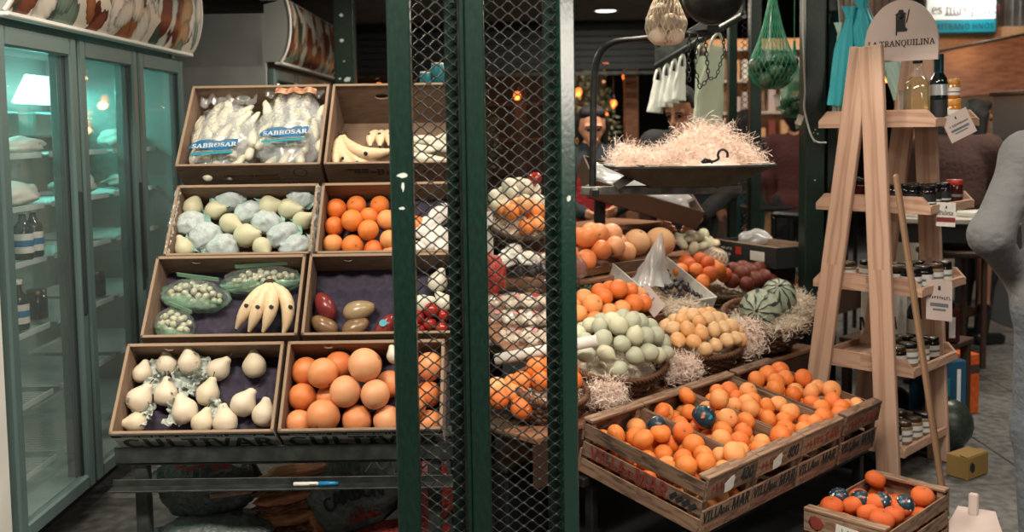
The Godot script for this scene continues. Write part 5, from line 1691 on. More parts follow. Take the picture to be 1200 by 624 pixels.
	part(gb, "base", cbox(0.46, 0.012, 0.24, 0.002), M.old_board, T(Vector3(0, -0.03, 0)))
	part(gb, "rim_board", cbox(0.46, 0.04, 0.01, 0.002), M.old_board, T(Vector3(0, -0.01, 0.12)))
	mound(xf, 0.22, 0.14, 0.11, 0.050, [M.grapefruit_a, M.grapefruit_b, M.grapefruit_c], "round", "grapefruit", "grapefruit heaped on the upper step of the produce stand", "grapefruit", "grapefruits on the upper step", "calyx", 0.0)
	for q in [[4.03, 3.14, 0.965, 0.066, "pale round melon beside the upper grapefruits"], [4.17, 3.10, 0.955, 0.078, "larger pale melon behind the clear bag"]]:
		fruit("pale_melon", "round", M.bread, P(q[0], q[1], q[2]), q[3], rot(0.4, rng.randf() * 6, 0.3), q[4], "melon", "pale melons on the upper step")
	# film bag of red onions
	var ob := thing("onion_bag", "clear film bag of reddish brown onions beside the gate", "bag of onions", T(P(3.32, 3.03, 0.92), lean(18)))
	for k in 9:
		part(ob, "onion", fruit_mesh("round"), M.net_red if k % 2 == 0 else M.peach, Transform3D(any_turn() * Basis.from_scale(Vector3.ONE * 0.036), Vector3(-0.07 + 0.07 * (k % 3), 0.02 + 0.012 * (k % 2), -0.06 + 0.06 * (k / 3))))
	part(ob, "film", blob(55, Vector3(0.14, 0.075, 0.12), 0.22, 0.12, 30, 20), M.brown_film)
	straw("herb_clump", "dark dried herbs under the onion bag", T(P(3.33, 2.93, 0.79), lean(20)), Vector3(0.18, 0.05, 0.06), 220, M.leafy, 41, 0.05, 0.0022)
	# goods seen through the gate mesh, from the lowest step up
	xf = T(P(2.70, 2.63, 0.505), lean(24))
	mound(T(P(2.60, 2.62, 0.50), lean(24)), 0.13, 0.13, 0.06, 0.04, [M.orange_c, M.melon_orange, M.orange_b], "round", "apricot", "large apricot low on the stand behind the gate mesh", "apricot", "apricots behind the gate mesh", "calyx", 0.02)
	var low := thing("wicker_tray", "flat dark wicker tray of apricots behind the gate mesh", "tray", T(P(2.60, 2.62, 0.487), lean(24)))
	part(low, "weave", lathe([[0.0, 0.0], [0.15, 0.0], [0.175, 0.03], [0.18, 0.03], [0.16, -0.012], [0.0, -0.012]], 28), M.wicker_dark)
	var pb := thing("pack_board", "sloping board under the root packs behind the gate mesh", "board", T(P(2.97, 2.93, 0.735), diag() * Basis(Vector3.UP, 0.0) * Basis(Vector3.RIGHT, deg_to_rad(30))))
	part(pb, "sheet", cbox(0.42, 0.012, 0.34, 0.002), M.old_board)
	part(pb, "lip", cbox(0.42, 0.04, 0.012, 0.002), M.old_board, T(Vector3(0, 0.015, 0.17)))
	for q in [[2.944, 3.066, 0.815, -0.26], [3.001, 3.009, 0.814, 0.04], [3.058, 2.953, 0.813, -0.13], [3.116, 2.894, 0.811, 0.1], [2.874, 2.995, 0.76, 0.13], [2.93, 2.939, 0.759, -0.43], [2.985, 2.884, 0.758, -0.49], [3.043, 2.826, 0.757, 0.34], [2.804, 2.924, 0.702, -0.24], [2.858, 2.869, 0.701, -0.27], [2.912, 2.816, 0.7, 0.5], [2.968, 2.759, 0.7, -0.03]]:
		nut_pack(T(P(q[0], q[1], q[2]), lean(24) * rot(0, q[3], 0)))
	single("red_net_sack", blob(66, Vector3(0.075, 0.08, 0.06), 0.35, 0.09, 30, 20, true), M.net_red, "red net sack leaning behind the gate mesh", "sack", T(P(2.96, 3.12, 0.92)))
	for q in [[3.10, 3.06, 0.925], [3.14, 3.02, 0.925], [3.18, 2.985, 0.93]]:
		fruit("fig", "pear", M.grape_dark, P(q[0], q[1], q[2]), 0.026, rot(0.4, rng.randf() * 6, 0.3), "dark fig on the stand behind the gate mesh", "fig", "figs behind the gate mesh", "stem")
	for q in [[3.12, 3.17, 0.96, 0.2], [3.20, 3.10, 0.965, -0.2], [3.27, 3.05, 0.955, 0.1], [3.19, 3.19, 0.99, 0.3]]:
		var pk := thing("film_pack", "white tray pack under clear film behind the gate mesh", "pack", T(P(q[0], q[1], q[2]), lean(30) * rot(0, q[3], 0)), "white film packs behind the gate mesh")
		part(pk, "tray", cbox(0.11, 0.02, 0.075, 0.006), M.white_plastic)
		part(pk, "contents", blob(int(q[0] * 100), Vector3(0.045, 0.02, 0.03), 0.3, 0.15, 16, 10), M.white_veg, T(Vector3(0, 0.016, 0)))
		part(pk, "film", blob(3, Vector3(0.056, 0.028, 0.039), 0.05, 0.1, 18, 10), M.clear_film, T(Vector3(0, 0.012, 0)))
	mound(T(P(3.36, 3.33, 1.075), lean(28)), 0.15, 0.10, 0.09, 0.045, [M.orange_c, M.orange_a, M.melon_orange], "round", "orange", "orange heaped high on the stand behind the gate mesh", "orange", "oranges high behind the gate mesh", "calyx", 0.03)
	var bk := basket(T(P(3.36, 3.33, 1.085), lean(28)), 0.17, 0.12, 0.08, "small dark wicker basket of oranges high behind the gate mesh", M.wicker_dark)
	padding(bk, 0.17, 0.12, 0.07, 0.03, M.straw_pale)
	var ot := thing("onion_tray", "shallow dark tray under the white onions on the top step", "tray", T(P(3.55, 3.52, 1.12), lean(28)))
	part(ot, "base", cbox(0.36, 0.02, 0.28, 0.003), M.old_board, T(Vector3(0, -0.02, 0)))
	part(ot, "heap_core", blob(6, Vector3(0.15, 0.11, 0.11), 0.1, 0.08), M.straw_pale)
	mound(T(P(3.55, 3.52, 1.15), lean(28)), 0.17, 0.13, 0.12, 0.038, [M.white_veg, M.pear_green, M.white_veg], "round", "white_onion", "white onion heaped on the top step behind the gate mesh", "onion", "white onions on the top step", "calyx", 0.0)
	fruit("tomato", "flat", M.plum_red, P(3.60, 3.44, 1.30), 0.036, rot(0.4, 0, 0.2), "single red tomato on the white onions", "tomato", "")
	var card2 := thing("price_card", "upright white card beside the oranges behind the gate mesh", "price card", T(P(3.17, 3.33, 0.97), rot(-0.1, 0.1, 0)))
	part(card2, "sheet", cbox(0.05, 0.2, 0.002, 0.0004), M.paper, T(Vector3(0, 0.1, 0)))
	# open crate with film and greens behind, under the scale
	var oc := thing("slanted_crate", "dark open wooden crate slanting behind the scale", "crate", T(Vector3(0.66, 1.16, -5.35), rot(0.35, 0.1, -0.32)))
	part(oc, "bottom", cbox(0.62, 0.012, 0.34, 0.002), M.wood_dark)
	for sz in [-1.0, 1.0]:
		part(oc, "side_board", cbox(0.62, 0.10, 0.012, 0.002), M.wood_dark, T(Vector3(0, 0.05, sz * 0.17)))
	for sx in [-1.0, 1.0]:
		part(oc, "end_board", cbox(0.34, 0.10, 0.012, 0.002), M.wood_dark, T(Vector3(sx * 0.31, 0.05, 0), Basis(Vector3.UP, PI / 2)))
	part(oc, "liner_film", blob(21, Vector3(0.29, 0.055, 0.16), 0.3, 0.12, 24, 14), M.milky_film, T(Vector3(0, 0.08, 0)))
	part(oc, "support", cbox(0.06, 1.1, 0.06, 0.004), M.dark_steel, T(Vector3(0.0, -0.56, 0.0), rot(0, 0, 0.32) * rot(-0.35, -0.1, 0)))
	# small potatoes and breads behind the peaches
	mound(T(P(4.55, 3.15, 0.88), lean(15)), 0.16, 0.09, 0.05, 0.034, [M.pear_b, M.pear_green], "mango", "potato", "small brown potato heaped behind the peach basket", "potato", "potatoes behind the peaches", "none", 0.02)
	for k in 9:
		single("bread_roll", fruit_mesh("long"), M.bread, "pale crusty bread stick heaped behind the thick green column", "bread", Transform3D(lean(0) * lying(rng.randf_range(-60, 80), 0.35) * Basis.from_scale(Vector3(0.055, 0.06, 0.055)), P(5.28 + 0.05 * (k % 5), 3.0 - 0.06 * (k / 5) - 0.03 * (k % 2), 0.72 + 0.05 * (k / 5) + 0.02 * (k % 3))), "bread sticks behind the column")
	straw("herb_clump", "green leaf clump beside the bread sticks", T(P(5.28, 2.84, 0.70)), Vector3(0.13, 0.06, 0.07), 200, M.leafy, 42, 0.06, 0.004)
	for k in 6:
		fruit("red_pepper", "pear", M.plum_red, P(5.60 + 0.04 * (k % 3), 2.93 + 0.05 * (k / 3), 0.70 + 0.03 * (k % 2)), 0.032, rot(1.2, k * 1.3, 0), "red pepper beyond the bread sticks", "pepper", "red peppers beyond the bread", "stem")
	single("white_sack", blob(23, Vector3(0.10, 0.05, 0.07), 0.3, 0.12), M.milky_film, "crumpled clear sack behind the slim post pair", "sack", T(P(5.0, 3.05, 0.90)))
	# a dark storage box below the stand, seen through the gate
	var sb := thing("storage_box", "dark plastic box pushed under the produce stand", "box", T(P(2.75, 2.75, 0.0), diag()))
	part(sb, "body", cbox(0.42, 0.28, 0.32, 0.01), M.black_plastic, T(Vector3(0, 0.14, 0)))
	part(sb, "rim", cbox(0.44, 0.02, 0.34, 0.004), M.dark_steel, T(Vector3(0, 0.29, 0)))

func nut_pack(xf: Transform3D) -> void:
	var pk := thing("root_pack", "film pack of knobbly beige roots behind the gate mesh", "pack", xf, "root packs behind the gate mesh")
	for k in 6:
		part(pk, "root", fruit_mesh("mango"), M.pear_b if k % 2 else M.garlic, Transform3D(any_turn() * Basis.from_scale(Vector3(0.022, 0.02, 0.022)), Vector3(-0.035 + 0.035 * (k % 3), 0.0, -0.02 + 0.04 * (k / 3))))
	part(pk, "film", blob(8, Vector3(0.068, 0.032, 0.05), 0.15, 0.12, 22, 12), M.clear_film)
	part(pk, "label", cbox(0.035, 0.001, 0.02, 0.0002), M.lid_red, T(Vector3(0.01, 0.031, 0.005)))

func striped_melon(xf: Transform3D, r: float, label: String) -> void:
	var m := thing("striped_melon", label, "melon", xf, "striped melons in straw")
	var body := func(a: float, t: float, k: float) -> Vector3:
		return Vector3(cos(a) * sin(t), -cos(t) * 1.22, sin(a) * sin(t)) * r * k * (1.0 + 0.018 * cos(a * 10.0))
	part(m, "rind", grid(40, 20, func(u: float, v: float) -> Vector3: return body.call(TAU * (0.0 if u > 0.9999 else u), PI * v, 1.0)), M.rind)
	var st := begin()
	for k in 10:
		var a0 := TAU * k / 10.0
		add_grid(st, 3, 26, func(u: float, v: float) -> Vector3:
			var wob := 0.05 * sin(v * 19.0 + k) + 0.03 * sin(v * 41.0 + 2.0 * k)
			return body.call(a0 + wob + (u - 0.5) * 0.17 * (1.0 + 0.4 * sin(v * 27.0 + k)), PI * (0.05 + 0.9 * v), 1.012))
	part(m, "stripes", done(st), M.rind_stripe)
	part(m, "stem", tube([Vector3(0, r * 1.2, 0), Vector3(0.004, r * 1.3, 0), Vector3(0.012, r * 1.36, 0.004)], [0.007, 0.005, 0.006], 6), M.stem_brown)

func netted_melon(xf: Transform3D, r: float) -> void:
	var m := thing("netted_melon", "pale melon in a white foam net sleeve above the peaches", "melon", xf)
	part(m, "rind", fruit_mesh("round"), M.melon_yellow, Transform3D(Basis.from_scale(Vector3.ONE * r), Vector3.ZERO))
	var st := begin()
	for s in [-1.0, 1.0]:
		for k in 14:
			var pts := []
			for i in 15:
				var t := PI * (0.12 + 0.76 * i / 14.0)
				var a: float = TAU * k / 14.0 + s * 1.5 * i / 14.0
				pts.append(Vector3(cos(a) * sin(t), cos(t) * 0.97, sin(a) * sin(t)) * r * 1.05)
			add_tube(st, pts, 0.0026, 5)
	part(m, "foam_net", done(st), M.white_plastic)

# ---------------------------------------------------------------- the hanging scale
func chain_links(st: SurfaceTool, pts: Array, size: float) -> void:
	for i in pts.size() - 1:
		var a: Vector3 = pts[i]
		var b: Vector3 = pts[i + 1]
		var n := int(maxf(1.0, (b - a).length() / (size * 1.5)))
		for k in n:
			var c := a.lerp(b, (k + 0.5) / n)
			var d := (b - a).normalized()
			var s := d.cross(Vector3.BACK if absf(d.z) < 0.9 else Vector3.RIGHT).normalized()
			if k % 2 == 0:
				s = d.cross(s)
			var ring := []
			for q in 9:
				var t := TAU * (q % 8) / 8.0
				ring.append(c + d * cos(t) * size + s * sin(t) * size * 0.6)
			add_tube(st, ring, size * 0.2, 4, false)

func hanging_scale() -> void:
	var s := thing("hanging_scale", "dark hanging scale with a bent tube frame and a wide pan", "scale", T(Vector3(0, 0, -4.30)))
	var st := begin()
	add_tube(st, smoothed([Vector3(0.345, 1.285, 0), Vector3(0.350, 1.50, 0), Vector3(0.355, 1.72, 0), Vector3(0.372, 1.84, 0), Vector3(0.43, 1.902, 0), Vector3(0.55, 1.918, 0), Vector3(0.72, 1.932, 0), Vector3(0.86, 1.94, 0)]), 0.0155, 10)
	part(s, "tube_frame", done(st), M.dark_steel)
	part(s, "cross_bar", cbox(0.68, 0.038, 0.045, 0.004), M.worn_steel, T(Vector3(0.635, 1.278, 0.02)))
	part(s, "cross_bar", cbox(0.36, 0.03, 0.03, 0.004), M.dark_steel, T(Vector3(0.345, 1.278, -0.02), Basis(Vector3.UP, PI / 2)))
	for q in [[0.50, 1.335, 0.75, -1.02], [0.93, 1.335, 0.0, 1.02]]:
		part(s, "bracket", cbox(0.035, 0.15, 0.03, 0.003), M.worn_steel, T(Vector3(q[0], q[1], 0.05), Basis(Vector3.BACK, -q[3] * -1.0 if q[3] < 0 else -q[3])))
	# the pan: a flared rectangular tray
	st = begin()
	var rings := []
	for q in [[0.165, 0.10, 1.302], [0.172, 0.107, 1.300], [0.335, 0.20, 1.380], [0.352, 0.212, 1.386], [0.352, 0.212, 1.378], [0.17, 0.104, 1.294]]:
		var ring := []
		for k in 32:
			var a := TAU * k / 32.0
			var e := 0.35
			ring.append(Vector3(0.752 + q[0] * signf(cos(a)) * pow(absf(cos(a)), e), q[2], q[1] * signf(sin(a)) * pow(absf(sin(a)), e)))
		rings.append(ring)
	add_grid(st, 32, rings.size() - 1, func(u: float, v: float) -> Vector3: return rings[int(round(v * (rings.size() - 1)))][int(round(u * 32)) % 32], -1)
	part(s, "pan", done(st), M.grey_steel)
	part(s, "pan_floor", cbox(0.33, 0.004, 0.20, 0.001), M.dark_steel, T(Vector3(0.752, 1.302, 0)))
	# dial, hook and loops of chain above
	part(s, "dial_housing", lathe([[0.0, -0.05], [0.11, -0.05], [0.125, -0.035], [0.125, 0.035], [0.11, 0.05], [0.0, 0.05]], 32), M.dark_steel, T(Vector3(0.86, 2.10, 0), Basis(Vector3.RIGHT, PI / 2)))
	part(s, "hanger_rod", cbox(0.02, 0.36, 0.02, 0.003), M.dark_steel, T(Vector3(0.86, 2.36, 0)))
	var hk := []
	for k in 11:
		var a := -0.6 + 4.6 * k / 10.0
		hk.append(Vector3(0.715 + 0.028 * cos(a), 1.965 + 0.032 * sin(a), 0.02))
	part(s, "hook", tube(hk, 0.006, 6), M.worn_steel)
	part(s, "hook_bar", cbox(0.05, 0.03, 0.03, 0.004), M.dark_steel, T(Vector3(0.86, 1.955, 0)))
	st = begin()
	chain_links(st, [Vector3(0.755, 1.93, 0.03), Vector3(0.752, 1.85, 0.03), Vector3(0.755, 1.735, 0.03)], 0.012)
	chain_links(st, [Vector3(0.79, 1.93, 0.035), Vector3(0.778, 1.79, 0.035), Vector3(0.80, 1.705, 0.035), Vector3(0.835, 1.75, 0.035), Vector3(0.82, 1.93, 0.035)], 0.012)
	chain_links(st, [Vector3(0.90, 1.95, 0.02), Vector3(0.905, 1.86, 0.02), Vector3(0.87, 1.75, 0.02), Vector3(0.84, 1.745, 0.03)], 0.010)
	part(s, "chain", done(st), M.dark_steel)
	# shredded straw heaped in the pan
	var rr := RandomNumberGenerator.new()
	rr.seed = 77
	st = begin()
	var top := func(x: float, z: float) -> float:
		var hgt := 0.05 + 0.145 * exp(-pow((x - 0.80) / 0.135, 2.0)) + 0.055 * exp(-pow((x - 0.49) / 0.07, 2.0)) + 0.05 * exp(-pow((x - 0.93) / 0.09, 2.0))
		return 1.345 + hgt * (1.0 - pow(absf(z) / 0.2, 2.0) * 0.8)
	for k in 5200:
		var x := rr.randf_range(0.445, 1.03)
		var z := rr.randf_range(-0.15, 0.15)
		var y: float = lerpf(1.385, top.call(x, z), pow(rr.randf(), 0.35))
		ribbon(st, rr, Vector3(x, y, z), Vector3(0, 0.1, 0.35), rr.randf_range(0.05, 0.12), rr.randf_range(0.0007, 0.0014), 1.39)
	add_grid(st, 40, 16, func(u: float, v: float) -> Vector3:
		var x := lerpf(0.42, 1.05, u)
		var z := lerpf(-0.185, 0.185, v)
		return Vector3(x, maxf(1.372, top.call(x, z) - 0.05), z))
	var o := single("straw_packing", done(st), M.straw, "tall pinkish heap of shredded straw filling the scale pan", "straw", T(Vector3(0, 0, -4.30)), "shredded straw packing")
	o.set_meta("kind", "stuff")
	var sc := thing("scale_hook", "dark iron hook lying on the straw in the scale pan", "hook", T(Vector3(0.86, 1.40, -4.10)))
	var pts := []
	for k in 13:
		var a := -0.5 + 4.2 * k / 12.0
		pts.append(Vector3(0.02 * cos(a), 0.028 + 0.022 * sin(a), 0.004 * k / 12.0))
	pts.append(Vector3(-0.035, 0.004, 0.01))
	pts.append(Vector3(-0.085, 0.0, 0.02))
	part(sc, "hook", tube(smoothed(pts, 2), 0.0055, 6), M.dark_steel)
	part(sc, "shackle", tube([Vector3(-0.09, 0, 0.02), Vector3(-0.075, 0.012, 0.02), Vector3(-0.055, 0.008, 0.02), Vector3(-0.045, -0.004, 0.02)], 0.006, 6), M.dark_steel)

# ---------------------------------------------------------------- nets and bags hung from above
func net_bag(xf: Transform3D, prof: Array, strand: float, n: int, m: Material) -> ArrayMesh:
	var st := begin()
	for s in [-1.0, 1.0]:
		for k in n:
			var pts := []
			for i in prof.size():
				var a: float = TAU * k / n + s * 2.2 * i / prof.size()
				pts.append(Vector3(cos(a) * prof[i][0], prof[i][1], sin(a) * prof[i][0]))
			add_tube(st, pts, strand, 4, false)
	return done(st)

func hanging_goods() -> void:
	var g := thing("garlic_net", "cream net of garlic bulbs hanging over the scale arm", "net bag", T(Vector3(0.63, 1.875, -4.10)))
	for q in [[-0.035, 0.035, 0.03], [0.035, 0.035, 0.025], [0.0, 0.04, -0.035], [-0.045, 0.085, 0.01], [0.01, 0.09, 0.045], [0.052, 0.085, 0.0], [-0.02, 0.135, 0.015], [0.03, 0.135, -0.01], [0.0, 0.175, 0.0]]:
		part(g, "garlic", fruit_mesh("round"), M.garlic, Transform3D(any_turn() * Basis.from_scale(Vector3.ONE * 0.037), Vector3(q[0], q[1], q[2])))
	var prof := [[0.01, 0.0], [0.045, 0.005], [0.072, 0.03], [0.083, 0.07], [0.078, 0.11], [0.06, 0.155], [0.04, 0.20], [0.018, 0.25], [0.008, 0.30]]
	part(g, "net", net_bag(g.transform, prof, 0.0016, 22, M.net_white), M.net_white)
	part(g, "cord", tube([Vector3(0, 0.29, 0), Vector3(0, 0.645, 0)], 0.003, 5), M.net_white)
	for v in [[Vector3(1.268, 1.72, -4.90), 1.0, "green net of dark avocados with a paper tag below, beside the thick column", M.avocado], [Vector3(1.50, 1.585, -5.35), 0.72, "smaller green net of dark limes behind the thick column", M.avocado]]:
		var k: float = v[1]
		var n := thing("avocado_net", v[2], "net bag", Transform3D(Basis.from_scale(Vector3.ONE * k), v[0]))
		for q in [[-0.04, 0.045, 0.04], [0.04, 0.045, 0.035], [0.0, 0.045, -0.04], [-0.07, 0.09, 0.0], [0.0, 0.085, 0.068], [0.07, 0.09, 0.01], [-0.02, 0.095, -0.06], [-0.045, 0.135, 0.03], [0.03, 0.14, 0.045], [0.05, 0.14, -0.03], [0.0, 0.10, 0.0], [-0.085, 0.115, 0.02], [0.09, 0.13, 0.0]]:
			part(n, "avocado", fruit_mesh("round"), v[3], Transform3D(any_turn() * Basis.from_scale(Vector3.ONE * 0.037), Vector3(q[0], q[1], q[2])))
		var pr := [[0.01, 0.0], [0.05, 0.004], [0.09, 0.035], [0.115, 0.085], [0.112, 0.13], [0.09, 0.18], [0.066, 0.24], [0.045, 0.31], [0.025, 0.40], [0.012, 0.48], [0.008, 0.56]]
		part(n, "net", net_bag(n.transform, pr, 0.0013, 26, M.net_green), M.net_green)
		part(n, "skin", lathe(pr.slice(4), 24), M.mesh_green)
		part(n, "cord", tube([Vector3(0, 0.55, 0), Vector3(0, 0.80 if k > 0.9 else 1.29, 0)], 0.003, 5), M.net_green)
		part(n, "paper_tag", cbox(0.03, 0.06, 0.001, 0.0003), M.paper, T(Vector3(0.02, -0.055, 0.01), rot(0.1, 0.3, 0.25)))
	# sloping rail with carrier bags
	var r := thing("bag_rail", "grey sloping rail from which carrier bags hang", "rail", T(Vector3(0, 0, 0)))
	var a := Vector3(0.86, 1.90, -5.95)
	var b := Vector3(1.22, 2.12, -5.30)
	part(r, "bar", tube([a, b], 0.02, 8), M.grey_steel)
	part(r, "board", cbox((b - a).length(), 0.09, 0.012, 0.002), M.grey_steel, T((a + b) / 2 + Vector3(0, 0.05, 0), Basis((b - a).normalized(), Vector3.UP, (b - a).normalized().cross(Vector3.UP)).orthonormalized()))
	for e in [a, b]:
		part(r, "hanger", cbox(0.015, 2.52 - e.y, 0.015, 0.002), M.grey_steel, T(Vector3(e.x, (2.52 + e.y) / 2, e.z)))
	var spots := [[0.03, 0.10, 0.26, M.bag_white, -0.12], [0.13, 0.09, 0.25, M.bag_white, -0.05], [0.23, 0.09, 0.25, M.bag_white, -0.1], [0.33, 0.09, 0.26, M.bag_white, -0.12], [0.55, 0.16, 0.40, M.bag_pale, 0.1], [0.74, 0.19, 0.50, M.bag_pale, -0.16]]
	for q in spots:
		var at: Vector3 = a.lerp(b, q[0]) - Vector3(0, 0.02, 0)
		carrier_bag(T(at, rot(0, 0.45, q[4])), q[1], q[2], q[3])

func carrier_bag(xf: Transform3D, w: float, h: float, m: Material) -> void:
	var lab := "white folded carrier bag hanging from the sloping rail" if m == M.bag_white else "pale green carrier bag hanging low from the sloping rail"
	var o := thing("carrier_bag", lab, "carrier bag", xf, "carrier bags on the sloping rail")
	var nz := FastNoiseLite.new()
	nz.seed = rng.randi() % 999
	nz.frequency = 1.6
	part(o, "body", grid(24, 12, func(u: float, v: float) -> Vector3:
		var a := TAU * (0.0 if u > 0.9999 else u)
		var wide := w * (0.55 + 0.45 * v) * 0.5
		var fold := 1.0 + 0.35 * nz.get_noise_2d(cos(a) * 1.5, sin(a) * 1.5 + v * 0.6)
		return Vector3(cos(a) * wide * fold, -0.07 - (h - 0.07) * v, sin(a) * 0.025 * (0.4 + v) * fold)), m)
	var st := begin()
	for sx in [-1.0, 1.0]:
		add_tube(st, smoothed([Vector3(sx * w * 0.24, -0.08, 0), Vector3(sx * w * 0.16, -0.03, 0), Vector3(0, 0.0, 0)], 4), 0.008, 5)
	part(o, "handles", done(st), m)

# ---------------------------------------------------------------- under the carton stand
func under_stand() -> void:
	var m := thing("marker_pen", "white felt marker with a blue cap lying on the stand's ledge bar", "marker", T(Vector3(-0.665, 0.363, -3.318), rot(0, 0.0, PI / 2 + 0.0)))
	part(m, "barrel", lathe([[0.0, 0.0], [0.006, 0.002], [0.007, 0.01], [0.007, 0.085], [0.0, 0.085]], 14), M.white_plastic, T(Vector3(0, 0.0, 0)))
	part(m, "cap", lathe([[0.0, -0.065], [0.005, -0.065], [0.0075, -0.05], [0.008, 0.0], [0.0, 0.001]], 14), M.marker_blue)
	part(m, "print", cbox(0.0015, 0.022, 0.006, 0.0003), M.ink_dark, T(Vector3(0.0, 0.02, 0.0068)))
	# sacks
	sack(Vector3(-0.60, 0.20, -3.70), Vector3(0.20, 0.16, 0.11), 11, M.bag_grey, rot(0.12, 0.1, 0.28), "grey charcoal sack printed CARBON with a flame, under the cartons", true)
	sack(Vector3(-1.15, 0.245, -3.68), Vector3(0.19, 0.13, 0.12), 12, M.bag_dark, rot(0.05, 0.1, 0.0), "dark plastic sack with faded red print under the cartons", false, true)
	sack(Vector3(-1.10, 0.075, -3.62), Vector3(0.22, 0.08, 0.13), 13, M.bag_grey, rot(0, 0.1, 0.0), "flattened grey sack lying on the floor under the dark sack", false)
	sack(Vector3(-0.34, 0.19, -3.70), Vector3(0.11, 0.14, 0.10), 14, M.bag_red, rot(0, -0.1, 0.1), "red charcoal sack beside the CARBON sack", false)
	sack(Vector3(-0.45, 0.05, -3.60), Vector3(0.20, 0.055, 0.12), 15, M.bag_red, rot(0, 0.1, 0.12), "flat red sack lying under the CARBON sack", false)
	sack(Vector3(-0.93, 0.36, -3.86), Vector3(0.16, 0.07, 0.11), 16, M.bag_red, rot(0, 0.1, 0.0), "red sack high at the back under the cartons", false)
	sack(Vector3(-0.58, 0.42, -3.90), Vector3(0.17, 0.06, 0.11), 17, M.bag_dark, rot(0, 0.0, 0.0), "dark speckled sack high at the back under the cartons", false)
	# firewood bundle and loose sticks
	var f := thing("firewood_bundle", "bundle of split reddish firewood leaning under the cartons", "firewood", T(Vector3(-0.885, 0.0, -3.66), rot(0, 0.1, 0)))
	for k in 7:
		part(f, "split_log", blob(30 + k, Vector3(0.13 + 0.012 * (k % 3), 0.026, 0.06), 0.35, 0.09, 18, 10), M.firewood if k % 2 == 0 else M.bark, T(Vector3(0.006 * (k % 3) + 0.012 * k, 0.03 + 0.043 * k, 0.0), rot(0, 0.1 * (k % 3), 0.10 + 0.03 * (k % 2))))
	single("wood_stick", tube([Vector3(-0.075, -0.006, 0), Vector3(-0.02, -0.001, 0.0), Vector3(0.075, 0.012, 0)], [0.009, 0.0085, 0.0085], 8), M.crate_light, "short pale round stick poking out beside the firewood", "stick", T(Vector3(-1.03, 0.245, -3.55)))
	single("split_log", blob(41, Vector3(0.035, 0.15, 0.05), 0.3, 0.08, 16, 12), M.firewood, "single pale split log leaning beside the CARBON sack", "log", T(Vector3(-0.755, 0.15, -3.68), rot(0, 0, 0.22)))
	single("cable_coil", tube(smoothed([Vector3(0, 0, 0), Vector3(0.03, 0.035, 0), Vector3(0.06, 0.01, 0.01), Vector3(0.09, 0.04, 0.0), Vector3(0.10, -0.01, 0.0), Vector3(0.115, 0.0, 0.0)]), 0.0022, 6), M.bag_white, "looped pale cable on the ledge under the grapefruit carton", "cable", T(Vector3(-0.52, 0.375, -3.40)))

func sack(at: Vector3, size: Vector3, seed_: int, m: Material, turn: Basis, label: String, carbon: bool, printed := false) -> void:
	var o := thing("plastic_sack", label, "sack", T(at, turn), "sacks under the carton stand")
	part(o, "body", blob(seed_, size, 0.16, 0.09, 30, 20), m)
	part(o, "tied_end", blob(seed_ + 50, Vector3(size.x * 0.16, size.y * 0.25, size.z * 0.3), 0.3, 0.2, 12, 8), m, T(Vector3(-size.x * 0.98, size.y * 0.15, 0)))
	if carbon:
		var z := size.z * 0.93
		var k := 0
		for ch in "CARBON":
			var a := (k - 2.5) / 2.5
			flat_text(o, "lettering", ch, 0.072, sans, M.ink_dark, T(Vector3(a * 0.095, 0.045 - 0.022 * a * a, z * (1.0 - 0.13 * a * a) + 0.014), rot(-0.2, a * 0.25, -a * 0.22)), 0.95)
			k += 1
		for q in [[0.0, 0.07, 0.0], [-0.028, 0.048, 0.2], [0.03, 0.05, -0.2], [0.052, 0.032, -0.3]]:
			var h: float = q[1]
			part(o, "flame_print", prism(v2([[-0.016, 0.0], [0.016, 0.0], [0.014, h * 0.4], [0.004, h * 0.6], [0.0, h], [-0.008, h * 0.55], [-0.016, h * 0.35]]), 0.001), M.bag_red, T(Vector3(q[0] + 0.01, -0.068, z + 0.012), rot(0.08, 0, q[2])))
	if printed:
		for k in 9:
			part(o, "red_print", chip(seed_ + k, 0.012, 0.012), M.ink_red, T(Vector3(-0.09 + 0.022 * k, size.y * 0.72 + 0.006 * sin(k * 2.0), size.z * 0.66 + 0.006), rot(-0.75, 0, 0.3 * k)))

# ---------------------------------------------------------------- the pine rack of jars
const TRAY_Y := [1.53, 1.17, 0.825, 0.48, 0.13]
const TRAY_B := [[1.675, 2.19], [1.69, 2.20], [1.72, 2.21], [1.75, 2.22], [1.785, 2.23]]

